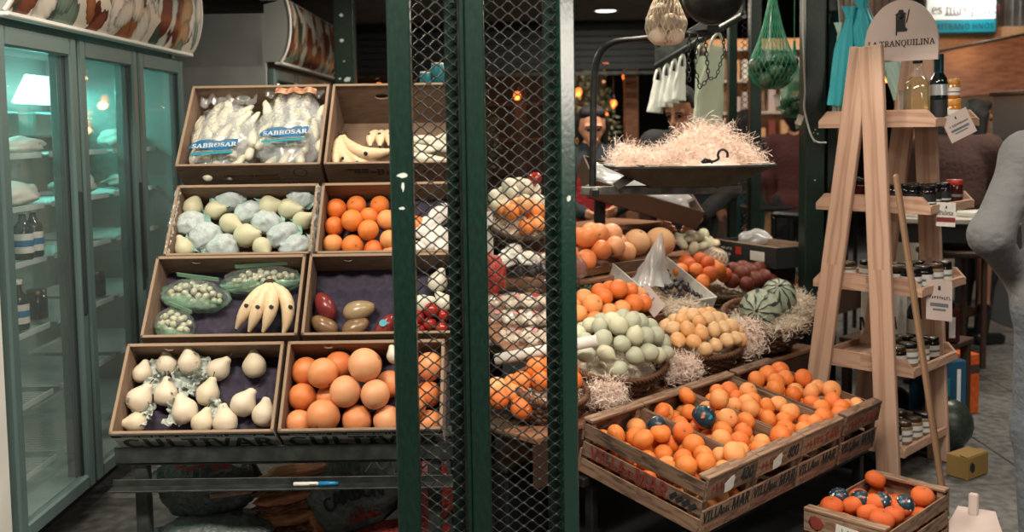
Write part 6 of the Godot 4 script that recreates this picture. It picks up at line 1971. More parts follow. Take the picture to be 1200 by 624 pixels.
func jar_rack() -> void:
	var s := thing("jar_rack", "pine A-frame rack with five trays of jars and a domed sign", "rack", T(Vector3.ZERO, diag()))
	for r in [4.085, 4.60]:
		for q in [[2.225, 1.98, 0.0], [1.825, 1.925, 0.03]]:
			var a := Vector3(r - q[2], 0.0, -q[0])
			var b := Vector3(r - q[2], 1.87, -q[1])
			part(s, "leg", cbox(0.028, (b - a).length(), 0.098, 0.004), M.pine_y, T((a + b) / 2, Basis(Vector3.RIGHT, atan2(b.z - a.z, b.y - a.y))))
	for k in 5:
		var b0: float = TRAY_B[k][0]
		var b1: float = TRAY_B[k][1]
		var y: float = TRAY_Y[k]
		var l := b1 - b0
		var h := 0.072
		var poly := v2([[-l / 2, 0], [l / 2, 0], [l / 2, 0.03], [l / 2 - 0.04, h], [-l / 2 + 0.04, h], [-l / 2, 0.03]])
		for r in [4.118, 4.567]:
			part(s, "tray_side", prism(poly, 0.018), M.pine_x, T(Vector3(r, y, -(b0 + b1) / 2), Basis(Vector3.UP, PI / 2)))
		for b in [b0 + 0.008, b1 - 0.008]:
			part(s, "tray_end", cbox(0.43, 0.038, 0.016, 0.002), M.pine_x, T(Vector3(4.3425, y + 0.019, -b)))
		part(s, "tray_floor", cbox(0.43, 0.010, l - 0.034, 0.001), M.pine_x, T(Vector3(4.3425, y + 0.006, -(b0 + b1) / 2)))
	# domed sign board
	var dome := PackedVector2Array()
	for k in 25:
		var a := PI * k / 24.0
		dome.append(Vector2(0.158 * cos(a), 0.06 + 0.195 * sin(a)))
	dome.append(Vector2(-0.155, 0.0))
	dome.append(Vector2(0.155, 0.0))
	var face := Basis(Vector3(0, 0, 1), Vector3.UP, Vector3(-1, 0, 0))
	var sg := part(s, "sign_board", prism(dome, 0.012), M.card_pink, T(Vector3(4.16, 1.805, -1.845), face))
	flat_text(sg, "lettering", "LA TRANQUILINA", 0.034, serif, M.ink_dark, T(Vector3(0.0, 0.075, 0.0068)), 0.98)
	for q in [[0.0, 0.165, 0.040, 0.070, 0.0], [-0.018, 0.150, 0.006, 0.085, 0.0], [0.03, 0.185, 0.005, 0.055, -0.2]]:
		part(sg, "emblem_figure", cbox(q[2], q[3], 0.001, 0.0003), M.ink_brown if q[2] > 0.03 else M.ink_dark, T(Vector3(q[0], q[1], 0.0066), rot(0, 0, q[4])))
	part(sg, "emblem_head", lathe([[0.0, 0.0], [0.012, 0.0], [0.012, 0.0015], [0.0, 0.0015]], 16), M.ink_dark, T(Vector3(0.0, 0.186, 0.0066), Basis(Vector3.RIGHT, PI / 2)))
	part(sg, "emblem_hat", prism(v2([[-0.026, 0.0], [0.026, 0.0], [0.012, 0.008], [0.008, 0.02], [-0.008, 0.02], [-0.012, 0.008]]), 0.0015), M.ink_dark, T(Vector3(0.0, 0.193, 0.0072)))
	part(sg, "emblem_body", prism(v2([[-0.02, -0.02], [0.024, -0.02], [0.03, -0.012], [0.012, 0.005], [0.012, 0.03], [-0.012, 0.03]]), 0.0015), M.ink_dark, T(Vector3(0.0, 0.143, 0.0074)))
	part(s, "sign_stem", cbox(0.02, 0.42, 0.03, 0.002), M.pine_y, T(Vector3(4.172, 1.73, -1.95)))

func jar(at: Vector3, r: float, h: float, fill: Material, lid: Material, label: String, group: String, lab: Material, lidtop: Material = null) -> Node3D:
	var o := thing("preserve_jar", label, "jar", T(at, rot(0, rng.randf() * TAU, 0)), group)
	part(o, "glass", lathe([[0.0, 0.0], [r * 0.92, 0.0], [r, 0.006], [r, h * 0.74], [r * 0.96, h * 0.80], [r * 0.86, h * 0.83], [0.0, h * 0.83]], 22), fill)
	part(o, "label", lathe([[r * 1.012, h * 0.16], [r * 1.012, h * 0.66]], 22), lab)
	var l := part(o, "lid", lathe([[r * 0.90, h * 0.80], [r * 0.94, h * 0.82], [r * 0.94, h * 0.965], [r * 0.88, h], [0.0, h]], 22), lid)
	if lidtop:
		part(l, "lid_top", lathe([[0.0, h + 0.0008], [r * 0.80, h + 0.0008], [r * 0.80, h]], 20), lidtop)
	if lab != M.label_black:
		part(o, "label_print", lathe([[r * 1.02, h * 0.36], [r * 1.02, h * 0.46]], 22), M.cabinet_grey)
	else:
		part(o, "label_print", lathe([[r * 1.02, h * 0.30], [r * 1.02, h * 0.36]], 22), M.label_white)
	return o

func jar_rack_goods() -> void:
	var y := 1.541
	var b := thing("oil_bottle", "clear bottle of golden oil with a dark cap under the domed sign", "bottle", T(P(4.22, 1.80, y)))
	part(b, "glass", lathe([[0.0, 0.0], [0.05, 0.0], [0.055, 0.008], [0.055, 0.14], [0.05, 0.17], [0.03, 0.205], [0.018, 0.225], [0.017, 0.262], [0.021, 0.264], [0.021, 0.272], [0.0, 0.272]], 28), M.jar_glass)
	part(b, "oil", lathe([[0.0, 0.004], [0.048, 0.004], [0.0525, 0.01], [0.0525, 0.14], [0.047, 0.17], [0.03, 0.198], [0.0, 0.198]], 28), M.oil)
	part(b, "cap", lathe([[0.0195, 0.255], [0.0205, 0.285], [0.0, 0.287]], 18), M.lid_dark)
	b = thing("wine_bottle", "dark green bottle with a teal capsule beside the oil bottle", "bottle", T(P(4.28, 1.735, y)))
	part(b, "glass", lathe([[0.0, 0.0], [0.034, 0.0], [0.037, 0.006], [0.037, 0.17], [0.033, 0.19], [0.018, 0.215], [0.015, 0.235], [0.0, 0.24]], 24), M.bottle_dark)
	part(b, "capsule", lathe([[0.0195, 0.205], [0.0185, 0.29], [0.019, 0.292], [0.0, 0.294]], 18), M.foil_teal)
	part(b, "label", lathe([[0.0376, 0.12], [0.0376, 0.165]], 24), M.label_silver)
	part(b, "label", lathe([[0.0376, 0.03], [0.0376, 0.10]], 24), M.label_black)
	for q in [[0.0, 0.045, 0.105, "wide honey jar with a golden lid carrying a smaller one"], [0.106, 0.038, 0.082, "smaller honey jar stacked on the wide honey jar"]]:
		var h: float = q[2]
		var r: float = q[1]
		var o := thing("honey_jar", q[3], "jar", T(P(4.33, 1.705, y + q[0]), rot(0, 0.6, 0)), "stacked honey jars")
		part(o, "glass", lathe([[0.0, 0.0], [r * 0.94, 0.0], [r, 0.006], [r, h * 0.68], [r * 0.88, h * 0.77], [0.0, h * 0.77]], 22), M.honey)
		part(o, "label", lathe([[r * 1.01, h * 0.16], [r * 1.01, h * 0.56]], 22), M.label_white)
		part(o, "lid", lathe([[r * 0.92, h * 0.75], [r * 0.94, h * 0.78], [r * 0.94, h * 0.98], [r * 0.9, h], [0.0, h]], 22), M.honey_lid)
		part(o, "label_print", lathe([[r * 1.018, h * 0.30], [r * 1.018, h * 0.36]], 22), M.ink_faded)
	single("price_card", cbox(0.09, 0.15, 0.002, 0.0004), M.paper, "plain white card standing behind the oil bottle", "card", T(P(4.40, 1.93, y + 0.075), rot(-0.1, 0.6, 0)))
	# second tray: dark preserves
	y = 1.181
	for q in [[4.19, 1.80], [4.185, 1.735], [4.265, 1.785], [4.34, 1.775], [4.415, 1.765], [4.26, 1.865], [4.19, 1.88], [4.345, 1.85]]:
		jar(P(q[0], q[1], y), 0.034, 0.105, M.jam_dark, M.lid_dark, "dark preserve jar with black lid and label on the second tray", "black-lidded jars on the second tray", M.label_black)
	var rj := jar(P(4.49, 1.745, y), 0.036, 0.115, M.jam_red, M.lid_red, "dark preserve jar with a red lid on the second tray", "jars on the second tray", M.jam_red)
	for q in [[4.20, 2.125], [4.20, 2.045], [4.29, 2.11]]:
		jar(P(q[0], q[1], y), 0.037, 0.125, M.jam_red, M.lid_dark, "taller dark red preserve jar at the column end of the second tray", "tall red jars on the second tray", M.jam_red)
	# lower trays: jars with white labels
	var words := ["third", "fourth", "lowest"]
	var sets := [[[4.185, 1.80], [4.28, 1.79], [4.375, 1.785], [4.47, 1.785], [4.23, 1.885], [4.325, 1.88], [4.42, 1.88], [4.20, 2.10], [4.30, 2.04]], [[4.185, 1.86], [4.28, 1.85], [4.375, 1.84], [4.47, 1.835], [4.235, 1.95], [4.33, 1.94], [4.425, 1.93]], [[4.185, 1.875], [4.28, 1.87], [4.375, 1.865], [4.47, 1.86], [4.235, 1.97], [4.33, 1.96], [4.425, 1.955]]]
	for k in 3:
		y = TRAY_Y[k + 2] + 0.011
		for q in sets[k]:
			jar(P(q[0], q[1], y), 0.043, 0.098, M.jam_clear if rng.randf() < 0.6 else M.jam_dark, M.lid_brown if rng.randf() < 0.4 else M.lid_dark, "short jar with dark lid and white label on the %s tray" % words[k], "white-label jars on the %s tray" % words[k], M.label_white, M.lid_silver)
	# paper cards hung on the tray edges
	var face := diag() * Basis(Vector3.UP, -0.7)
	card_tag(P(4.27, 1.645, 1.535), face * rot(-0.25, 0.25, 0.35), 0.15, 0.11, "pale price card slanting from the top tray", M.card_pink, "")
	card_tag(P(4.22, 1.672, 1.165), face * rot(-0.1, 0.05, -0.08), 0.085, 0.10, "white price card with a red foot on the second tray", M.paper, "Paleta", true)
	card_tag(P(4.235, 1.70, 0.80), face * rot(-0.25, 0.1, -0.15), 0.12, 0.17, "long pale price card hanging from the third tray", M.card_pink, "")

func card_tag(at: Vector3, turn: Basis, w: float, h: float, label: String, m: Material, text: String, red := false) -> void:
	var c := thing("price_card", label, "price card", T(at, turn), "price cards on the jar rack")
	part(c, "sheet", cbox(w, h, 0.0015, 0.0003), m)
	if text:
		flat_text(c, "lettering", text, h * 0.26, serif, M.ink_dark, T(Vector3(0, h * 0.06, 0.0015)), 0.85)
	else:
		scrawl(c, w * 0.75, h * 0.10, M.ink_dark, T(Vector3(0, h * 0.06, 0.0015)), int(w * 1000))
	if red:
		part(c, "red_foot", cbox(w * 0.98, h * 0.2, 0.0008, 0.0002), M.ink_red, T(Vector3(0, -h * 0.22, 0.0011)))
	else:
		part(c, "printed_bar", cbox(w * 0.7, h * 0.09, 0.0008, 0.0002), M.cabinet_grey, T(Vector3(0, -h * 0.12, 0.0011)))
		part(c, "printed_bar", cbox(w * 0.5, h * 0.05, 0.0008, 0.0002), M.cabinet_grey, T(Vector3(0, -h * 0.24, 0.0011)))
	part(c, "emblem", cbox(h * 0.07, h * 0.11, 0.0008, 0.0002), M.ink_dark, T(Vector3(0, h * 0.30, 0.0011)))

func rack_surroundings() -> void:
	var st := thing("leaning_stick", "dark round wooden broomstick leaning against the jar rack", "broom", Transform3D())
	var a := Vector3(1.665, 0.02, -3.80)
	var b := Vector3(1.535, 1.345, -4.02)
	part(st, "handle", cbox(0.026, (b - a).length(), 0.026, 0.010), M.stick, T((a + b) / 2, Basis(Quaternion(Vector3.UP, (b - a).normalized()))))
	var pan := thing("dustpan", "pale pink dustpan lying at the foot of the broomstick", "dustpan", T(Vector3(1.71, 0.0, -3.66), rot(0, -0.5, 0)))
	part(pan, "scoop", grid(14, 8, func(u: float, v: float) -> Vector3: return Vector3((u - 0.5) * lerpf(0.13, 0.26, v), 0.03 + 0.05 * pow(1.0 - v, 2.0) - 0.02 * v, lerpf(-0.08, 0.12, v))), M.card_pink)
	part(pan, "socket", cbox(0.035, 0.10, 0.035, 0.006), M.card_pink, T(Vector3(-0.01, 0.09, -0.07), rot(-0.2, 0, 0)))
	# aqua mesh bags hung on the column
	for q in [[Vector3(1.655, 2.05, -4.93), 0.085, 0.42, M.aqua_net, -0.12, "bright aqua mesh bag gathered at the top, hung on the column"], [Vector3(1.70, 2.10, -4.90), 0.075, 0.28, M.aqua_net, 0.10, "shorter aqua mesh bag with a frilled neck beside the sign"], [Vector3(1.615, 1.98, -4.96), 0.05, 0.40, M.aqua_pale, 0.0, "pale green fringed mesh bag hanging lowest on the column"], [Vector3(1.83, 1.90, -4.92), 0.07, 0.24, M.aqua_pale, 0.35, "pale aqua bag edge hanging behind the rack's top"]]:
		var o := thing("mesh_bag", q[5], "mesh bag", T(q[0], rot(0, 0, q[4])), "mesh bags on the column")
		var w: float = q[1]
		var h: float = q[2]
		part(o, "body", grid(36, 14, func(u: float, v: float) -> Vector3:
			var ang := TAU * (0.0 if u > 0.9999 else u)
			var r := w * (0.28 + 0.32 * smoothstep(0.0, 0.35, v)) * (1.0 + 0.16 * cos(ang * 9.0 + 3.0 * v) + 0.08 * cos(ang * 4.0))
			return Vector3(cos(ang) * r, -h * v, sin(ang) * r * 0.6)), q[3])
		part(o, "frilled_neck", grid(36, 3, func(u: float, v: float) -> Vector3:
			var ang := TAU * (0.0 if u > 0.9999 else u)
			var r := w * (0.26 + 0.25 * v) * (1.0 + 0.3 * v * cos(ang * 8.0))
			return Vector3(cos(ang) * r, 0.06 * v, sin(ang) * r * 0.6)), q[3])
		part(o, "cord", tube([Vector3(0, 0.0, 0), Vector3(0, 0.10, -0.02), Vector3(-0.02, 2.5 - (q[0] as Vector3).y, -0.05)], 0.003, 5), M.bag_white)
	# boxes, melons and bottles behind and below the rack
	for q in [[Vector3(1.90, 0.115, -4.98), 0.115, rot(0.2, 0.3, 1.4), "dark green watermelon on the floor behind the lowest tray"], [Vector3(2.03, 0.13, -4.66), 0.125, rot(0.1, 0.9, 0.2), "dark green watermelon on the floor beside the tan box"]]:
		var w := thing("watermelon", q[3], "watermelon", T(q[0], q[2]), "watermelons on the floor")
		part(w, "rind", lathe([[0.0, -q[1] * 1.0], [q[1] * 0.4, -q[1] * 0.92], [q[1] * 0.75, -q[1] * 0.66], [q[1] * 0.95, -q[1] * 0.3], [q[1], 0.0], [q[1] * 0.95, q[1] * 0.3], [q[1] * 0.75, q[1] * 0.66], [q[1] * 0.4, q[1] * 0.92], [0.0, q[1]]], 28), M.rind_dark)
		part(w, "stem", tube([Vector3(0, q[1] * 0.98, 0), Vector3(0.01, q[1] * 1.1, 0.005)], 0.006, 6), M.stem_brown)
	var tb := thing("tan_carton", "yellow-tan carton on the floor beside the watermelon", "carton", Transform3D(rot(0, 0.6, 0) * Basis.from_scale(Vector3(0.62, 0.8, 0.62)), Vector3(1.985, 0.05, -4.33)))
	part(tb, "body", cbox(0.26, 0.12, 0.16, 0.003), M.tan_box)
	part(tb, "printed_mark", chip(5, 0.03, 0.03), M.ink_dark, T(Vector3(-0.07, 0, 0.081)))
	part(tb, "flap", cbox(0.255, 0.003, 0.06, 0.001), M.tan_box, T(Vector3(0, 0.066, 0.045), rot(0.1, 0, 0)))
	var pb := thing("paper_bag", "white paper bag lettered MA standing behind the rack", "bag", T(P(4.72, 2.16, 0.49), diag()))
	part(pb, "body", cbox(0.26, 0.26, 0.12, 0.008), M.paper, T(Vector3(0, 0.13, 0)))
	flat_text(pb, "lettering", "MA", 0.09, sans, M.ink_dark, T(Vector3(-0.1305, 0.09, 0.0), Basis(Vector3(0, 0, 1), Vector3.UP, Vector3(-1, 0, 0))), 1.0)
	flat_text(pb, "lettering", "MA", 0.09, sans, M.ink_dark, T(Vector3(-0.06, 0.09, 0.0606)), 1.0)
	part(pb, "fold", cbox(0.26, 0.03, 0.10, 0.006), M.paper, T(Vector3(0, 0.27, 0)))
	for q in [[4.74, 2.02, 0.50], [4.74, 1.93, 0.50]]:
		var o := thing("sauce_bottle", "dark bottle with a pale cap standing behind the rack", "bottle", T(P(q[0], q[1], q[2])), "bottles behind the rack")
		part(o, "glass", bottle_mesh(0.035, 0.24), M.bottle_dark)
		part(o, "cap", lathe([[0.015, 0.225], [0.016, 0.245], [0.0, 0.246]], 12), M.white_plastic)
		part(o, "label", lathe([[0.0358, 0.04], [0.0358, 0.11]], 18), M.label_white)
	var bt := thing("back_table", "low dark table behind the jar rack", "table", T(P(4.86, 2.11, 0.0), diag()))
	part(bt, "top", cbox(0.42, 0.025, 0.50, 0.004), M.wood_dark, T(Vector3(0, 0.475, 0)))
	for q in [[-0.18, -0.22], [0.18, -0.22], [-0.18, 0.22], [0.18, 0.22]]:
		part(bt, "leg", cbox(0.04, 0.463, 0.04, 0.003), M.wood_dark, T(Vector3(q[0], 0.2315, q[1])))
	var db := thing("vinegar_bottle", "brown bottle with a tall white label at the rack's aisle side", "bottle", T(P(4.86, 1.895, 0.488)))
	part(db, "glass", cbox(0.075, 0.17, 0.06, 0.012), M.jam_red, T(Vector3(0, 0.085, 0)))
	part(db, "label", cbox(0.03, 0.10, 0.001, 0.0003), M.label_white, T(Vector3(-0.005, 0.08, 0.0305), rot(0, 0.0, 0)))
	part(db, "cap", cbox(0.03, 0.03, 0.03, 0.005), M.lid_dark, T(Vector3(0, 0.185, 0)))
	var bx := thing("blue_carton", "tall dark blue printed carton under the back table", "carton", T(P(4.80, 1.93, 0.0), diag() * Basis(Vector3.UP, -0.6)))
	part(bx, "body", cbox(0.20, 0.42, 0.16, 0.004), M.blue_can, T(Vector3(0, 0.21, 0)))
	part(bx, "print_strip", cbox(0.02, 0.34, 0.001, 0.0003), M.ink_white, T(Vector3(0.06, 0.21, 0.0806)))
	part(bx, "print_patch", cbox(0.09, 0.12, 0.001, 0.0003), M.ink_teal, T(Vector3(-0.03, 0.28, 0.0806)))
	var ox := thing("orange_carton", "small orange-brown carton beyond the blue carton", "carton", T(Vector3(2.40, 0.16, -5.3), rot(0, 0.3, 0)))
	part(ox, "body", cbox(0.10, 0.32, 0.12, 0.003), M.mandarin_b)
	part(ox, "band", cbox(0.102, 0.05, 0.122, 0.002), M.ink_brown, T(Vector3(0, 0.08, 0)))

# ---------------------------------------------------------------- people
# joints with radii; the distance field of the tapered bones is meshed as surface nets
func nets(verts: PackedVector3Array, norms: PackedVector3Array, index: PackedInt32Array, bones: Array, cell: float, k: float) -> Array:
	var lo := Vector3.ONE * 1e9
	var hi := -lo
	for b in bones:
		var m: float = maxf(b[2], b[3]) + k + cell * 2
		lo = lo.min((b[0] as Vector3) - Vector3.ONE * m).min((b[1] as Vector3) - Vector3.ONE * m)
		hi = hi.max((b[0] as Vector3) + Vector3.ONE * m).max((b[1] as Vector3) + Vector3.ONE * m)
	var nx := int((hi.x - lo.x) / cell) + 2
	var ny := int((hi.y - lo.y) / cell) + 2
	var nz := int((hi.z - lo.z) / cell) + 2
	var f := PackedFloat32Array()
	f.resize(nx * ny * nz)
	f.fill(1.0)
	for b in bones:
		var p0: Vector3 = b[0]
		var ba: Vector3 = (b[1] as Vector3) - p0
		var r0: float = b[2]
		var r1: float = b[3]
		var inv := 1.0 / maxf(ba.length_squared(), 1e-9)
		var m := maxf(r0, r1) + k + cell * 2
		var flat: float = b[4] if b.size() > 4 else 1.0
		var a0 := (p0.min(b[1]) - Vector3.ONE * m - lo) / cell
		var a1 := (p0.max(b[1]) + Vector3.ONE * m - lo) / cell
		for z in range(maxi(0, int(a0.z)), mini(nz, int(a1.z) + 2)):
			for y in range(maxi(0, int(a0.y)), mini(ny, int(a1.y) + 2)):
				var i := (z * ny + y) * nx
				for x in range(maxi(0, int(a0.x)), mini(nx, int(a1.x) + 2)):
					var p := lo + Vector3(x, y, z) * cell - p0
					p.z /= flat
					var t := clampf(p.dot(ba) * inv, 0.0, 1.0)
					var d := (p - ba * t).length() - lerpf(r0, r1, t)
					var g := f[i + x]
					var h := clampf(0.5 + 0.5 * (g - d) / k, 0.0, 1.0)
					f[i + x] = lerpf(g, d, h) - k * h * (1.0 - h)
	var at := PackedInt32Array()
	at.resize(nx * ny * nz)
	at.fill(-1)
	var sy := nx
	var sz := nx * ny
	var step := [0, 1, sy, sy + 1, sz, sz + 1, sz + sy, sz + sy + 1]
	var first := verts.size()
	for z in nz - 1:
		for y in ny - 1:
			for x in nx - 1:
				var i := (z * ny + y) * nx + x
				var neg := 0
				for s in 8:
					if f[i + step[s]] < 0.0:
						neg += 1
				if neg == 0 or neg == 8:
					continue
				var sum := Vector3.ZERO
				var n := 0
				for e in 12:
					var c0: int = [0, 0, 0, 1, 1, 2, 2, 3, 4, 4, 5, 6][e]
					var c1: int = [1, 2, 4, 3, 5, 3, 6, 7, 5, 6, 7, 7][e]
					var d0 := f[i + step[c0]]
					var d1 := f[i + step[c1]]
					if (d0 < 0.0) != (d1 < 0.0):
						var t := d0 / (d0 - d1)
						sum += Vector3(c0 & 1, (c0 >> 1) & 1, c0 >> 2).lerp(Vector3(c1 & 1, (c1 >> 1) & 1, c1 >> 2), t)
						n += 1
				at[i] = verts.size()
				verts.append(lo + (Vector3(x, y, z) + sum / n) * cell)
				norms.append(Vector3.ZERO)
	for z in range(1, nz - 1):
		for y in range(1, ny - 1):
			for x in range(1, nx - 1):
				var i := (z * ny + y) * nx + x
				var d0 := f[i]
				for ax in 3:
					var d1 := f[i + [1, sy, sz][ax]]
					if (d0 < 0.0) == (d1 < 0.0):
						continue
					var u: int = [sy, sz, 1][ax]
					var v: int = [sz, 1, sy][ax]
					var q := [at[i - u - v], at[i - v], at[i], at[i - u]]
					if d0 > 0.0:
						q.reverse()
					for w in [0, 2, 1, 0, 3, 2]:
						index.append(q[w])
	for i in range(0, index.size(), 3):
		if index[i] < first:
			continue
		var nn := (verts[index[i + 2]] - verts[index[i]]).cross(verts[index[i + 1]] - verts[index[i]])
		for w in 3:
			norms[index[i + w]] += nn
	return [verts, norms, index]

func body_mesh(sets: Array) -> ArrayMesh:   # sets: [bones, cell, blend]
	var v := PackedVector3Array()
	var n := PackedVector3Array()
	var ix := PackedInt32Array()
	for s in sets:
		var got := nets(v, n, ix, s[0], s[1], s[2])
		v = got[0]
		n = got[1]
		ix = got[2]
	for i in n.size():
		n[i] = n[i].normalized()
	var arr := []
	arr.resize(Mesh.ARRAY_MAX)
	arr[Mesh.ARRAY_VERTEX] = v
	arr[Mesh.ARRAY_NORMAL] = n
	arr[Mesh.ARRAY_INDEX] = ix
	var m := ArrayMesh.new()
	m.add_surface_from_arrays(Mesh.PRIMITIVE_TRIANGLES, arr)
	return m

func hand_bones(wrist: Vector3, along: Vector3, palm_n: Vector3, side: float) -> Array:   # side: which way the thumb leaves
	var d := along.normalized()
	var across := d.cross(palm_n).normalized() * side
	var out := []
	for k in 4:
		var root := wrist + d * 0.035 + across * (0.024 - 0.016 * k)
		var knuckle := wrist + d * (0.088 - 0.004 * absf(k - 1)) + across * (0.03 - 0.019 * k)
		out.append([root, knuckle, 0.017, 0.0115])
		var l: float = [0.044, 0.05, 0.046, 0.036][k]
		var mid := knuckle + (d + palm_n * 0.35).normalized() * l
		out.append([knuckle, mid, 0.0095, 0.0085])
		out.append([mid, mid + (d * 0.6 + palm_n * 0.8).normalized() * l * 0.75, 0.0085, 0.007])
	out.append([wrist, wrist + d * 0.05, 0.024, 0.024])
	var tb := wrist + d * 0.03 + across * 0.028
	var t1 := tb + (d * 0.7 + across * 0.7 + palm_n * 0.3).normalized() * 0.04
	out.append([tb, t1, 0.014, 0.011])
	out.append([t1, t1 + (d * 0.9 + across * 0.2 + palm_n * 0.3).normalized() * 0.032, 0.0105, 0.008])
	return out

# j: overrides of the standing pose; all in metres for a person 1.70 m tall, facing +z
func person(label: String, xf: Transform3D, tall: float, j: Dictionary, look: Dictionary, cell := 0.021) -> Node3D:
	var s := tall / 1.70
	var o := thing("person", label, "person", Transform3D(xf.basis * Basis.from_scale(Vector3.ONE * s), xf.origin), "")
	var J := {"pelvis": Vector3(0, 0.96, 0), "waist": Vector3(0, 1.10, 0.005), "chest": Vector3(0, 1.29, 0.0), "neck": Vector3(0, 1.44, -0.01), "head": Vector3(0, 1.575, 0.01),
		"sh_l": Vector3(0.175, 1.395, -0.01), "sh_r": Vector3(-0.175, 1.395, -0.01), "el_l": Vector3(0.23, 1.12, -0.02), "el_r": Vector3(-0.23, 1.12, -0.02), "wr_l": Vector3(0.23, 0.87, 0.06), "wr_r": Vector3(-0.23, 0.87, 0.06),
		"hip_l": Vector3(0.09, 0.92, 0), "hip_r": Vector3(-0.09, 0.92, 0), "kn_l": Vector3(0.10, 0.50, 0.02), "kn_r": Vector3(-0.10, 0.50, 0.02), "an_l": Vector3(0.10, 0.085, -0.02), "an_r": Vector3(-0.10, 0.085, -0.02), "face": Vector3(0, 0, 1)}
	J.merge(j, true)
	var H: Vector3 = J.head
	var f: Vector3 = (J.face as Vector3).normalized()
	var rt := Vector3.UP.cross(f).normalized()
	var up := f.cross(rt)
	var hp := func(x: float, y: float, z: float) -> Vector3: return H + rt * x + up * y + f * z
	var torso := [[J.pelvis, J.waist, 0.125, 0.115, 0.8], [J.waist, J.chest, 0.115, 0.13, 0.8], [J.chest, J.neck, 0.125, 0.06, 0.8], [(J.sh_l as Vector3), (J.sh_r as Vector3), 0.062, 0.062], [J.hip_l, J.hip_r, 0.10, 0.10], [J.chest + Vector3(0.07, 0.0, 0.0), J.waist + Vector3(0.05, 0, 0), 0.10, 0.09], [J.chest + Vector3(-0.07, 0.0, 0.0), J.waist + Vector3(-0.05, 0, 0), 0.10, 0.09]]
	var arms := []
	var legs := []
	var feet := []
	for q in ["_l", "_r"]:
		arms.append([J["sh" + q], J["el" + q], 0.056, 0.043])
		arms.append([J["el" + q], J["wr" + q], 0.043, 0.029])
		legs.append([J["hip" + q], J["kn" + q], 0.088, 0.058])
		legs.append([J["kn" + q], J["an" + q], 0.057, 0.038])
		var an: Vector3 = J["an" + q]
		feet.append([an - Vector3(0, 0.04, 0.02), an + Vector3(0.01 if q == "_l" else -0.01, -0.052, 0.15), 0.036, 0.030])
	var neck := [[J.neck, hp.call(0, -0.06, -0.02), 0.055, 0.052]]
	var head := [[hp.call(0, -0.06, -0.03), hp.call(0, -0.03, -0.02), 0.054, 0.056], [hp.call(0, 0.02, -0.02), hp.call(0, 0.045, -0.012), 0.092, 0.088], [hp.call(0, -0.045, 0.035), hp.call(0, -0.085, 0.052), 0.056, 0.034], [hp.call(0, 0.005, 0.086), hp.call(0, -0.03, 0.106), 0.010, 0.015], [hp.call(0.084, -0.015, -0.015), hp.call(0.088, 0.012, -0.02), 0.013, 0.016], [hp.call(-0.084, -0.015, -0.015), hp.call(-0.088, 0.012, -0.02), 0.013, 0.016], [hp.call(-0.02, -0.064, 0.083), hp.call(0.02, -0.064, 0.083), 0.010, 0.010], [hp.call(-0.045, 0.022, 0.072), hp.call(0.045, 0.022, 0.072), 0.014, 0.014]]
	var hands := []
	for q in ["_l", "_r"]:
		var w: Vector3 = J["wr" + q]
		var e: Vector3 = J["el" + q]
		hands.append_array(hand_bones(w, w - e, Vector3(-1 if q == "_l" else 1, 0, 0.3).normalized(), 1.0 if q == "_l" else -1.0))
	part(o, "body", body_mesh([[torso + arms + legs + feet + neck, cell, 0.04], [head, maxf(0.008, cell * 0.45), 0.018], [hands, 0.0075, 0.008]]), M.skin)
	for e in [-0.033, 0.033]:
		part(o, "eye", blob(2, Vector3.ONE * 0.0105, 0.0, 0.1, 10, 6), M.hair, T(hp.call(e, 0.004, 0.080)))
		part(o, "eyebrow", tube([hp.call(e - 0.018, 0.024, 0.088), hp.call(e, 0.029, 0.092), hp.call(e + 0.018, 0.024, 0.086)], 0.004, 5), M.hair)
	part(o, "lips", tube([hp.call(-0.022, -0.063, 0.090), hp.call(0, -0.061, 0.096), hp.call(0.022, -0.063, 0.090)], [0.003, 0.0055, 0.003], 6), M.lips)
	# clothes: shells over the same bones
	var grow := func(bones: Array, g: float) -> Array:
		var out := []
		for b in bones:
			var c: Array = b.duplicate()
			c[2] += g
			c[3] += g
			out.append(c)
		return out
	var sleeves := arms.duplicate()
	if look.get("short", false):
		sleeves = [arms[0], arms[2]]
	part(o, look.get("top_name", "sweater"), body_mesh([[grow.call(torso + sleeves, look.get("loose", 0.014)), cell, 0.045]]), look.top)
	var shanks := legs
	if look.get("shorts", false):
		shanks = [legs[0], legs[2]]
	part(o, "shorts" if look.get("shorts", false) else "trousers", body_mesh([[grow.call([torso[0], torso[4]] + shanks, 0.011), cell, 0.04]]), look.bottom)
	part(o, "shoes", body_mesh([[grow.call(feet, 0.012), 0.014, 0.01]]), look.get("shoe", M.black_plastic))
	if look.get("hair", "short") != "none":
		var hb := [[hp.call(0, 0.045, -0.045), hp.call(0, 0.068, -0.03), 0.096, 0.090], [hp.call(0, 0.01, -0.06), hp.call(0, -0.045, -0.065), 0.070, 0.045], [hp.call(-0.05, 0.105, 0.03), hp.call(0.05, 0.105, 0.03), 0.034, 0.034], [hp.call(0.078, 0.02, -0.03), hp.call(0.078, 0.05, -0.01), 0.026, 0.03], [hp.call(-0.078, 0.02, -0.03), hp.call(-0.078, 0.05, -0.01), 0.026, 0.03]]
		if look.get("hair", "short") == "long":
			hb.append([hp.call(0.07, 0.02, -0.03), hp.call(0.075, -0.15, -0.05), 0.045, 0.035])
			hb.append([hp.call(-0.07, 0.02, -0.03), hp.call(-0.075, -0.15, -0.05), 0.045, 0.035])
			hb.append([hp.call(0, 0.0, -0.06), hp.call(0, -0.16, -0.08), 0.07, 0.05])
		part(o, "hair", body_mesh([[hb, maxf(0.009, cell * 0.6), 0.02]]), M.hair)
	return o

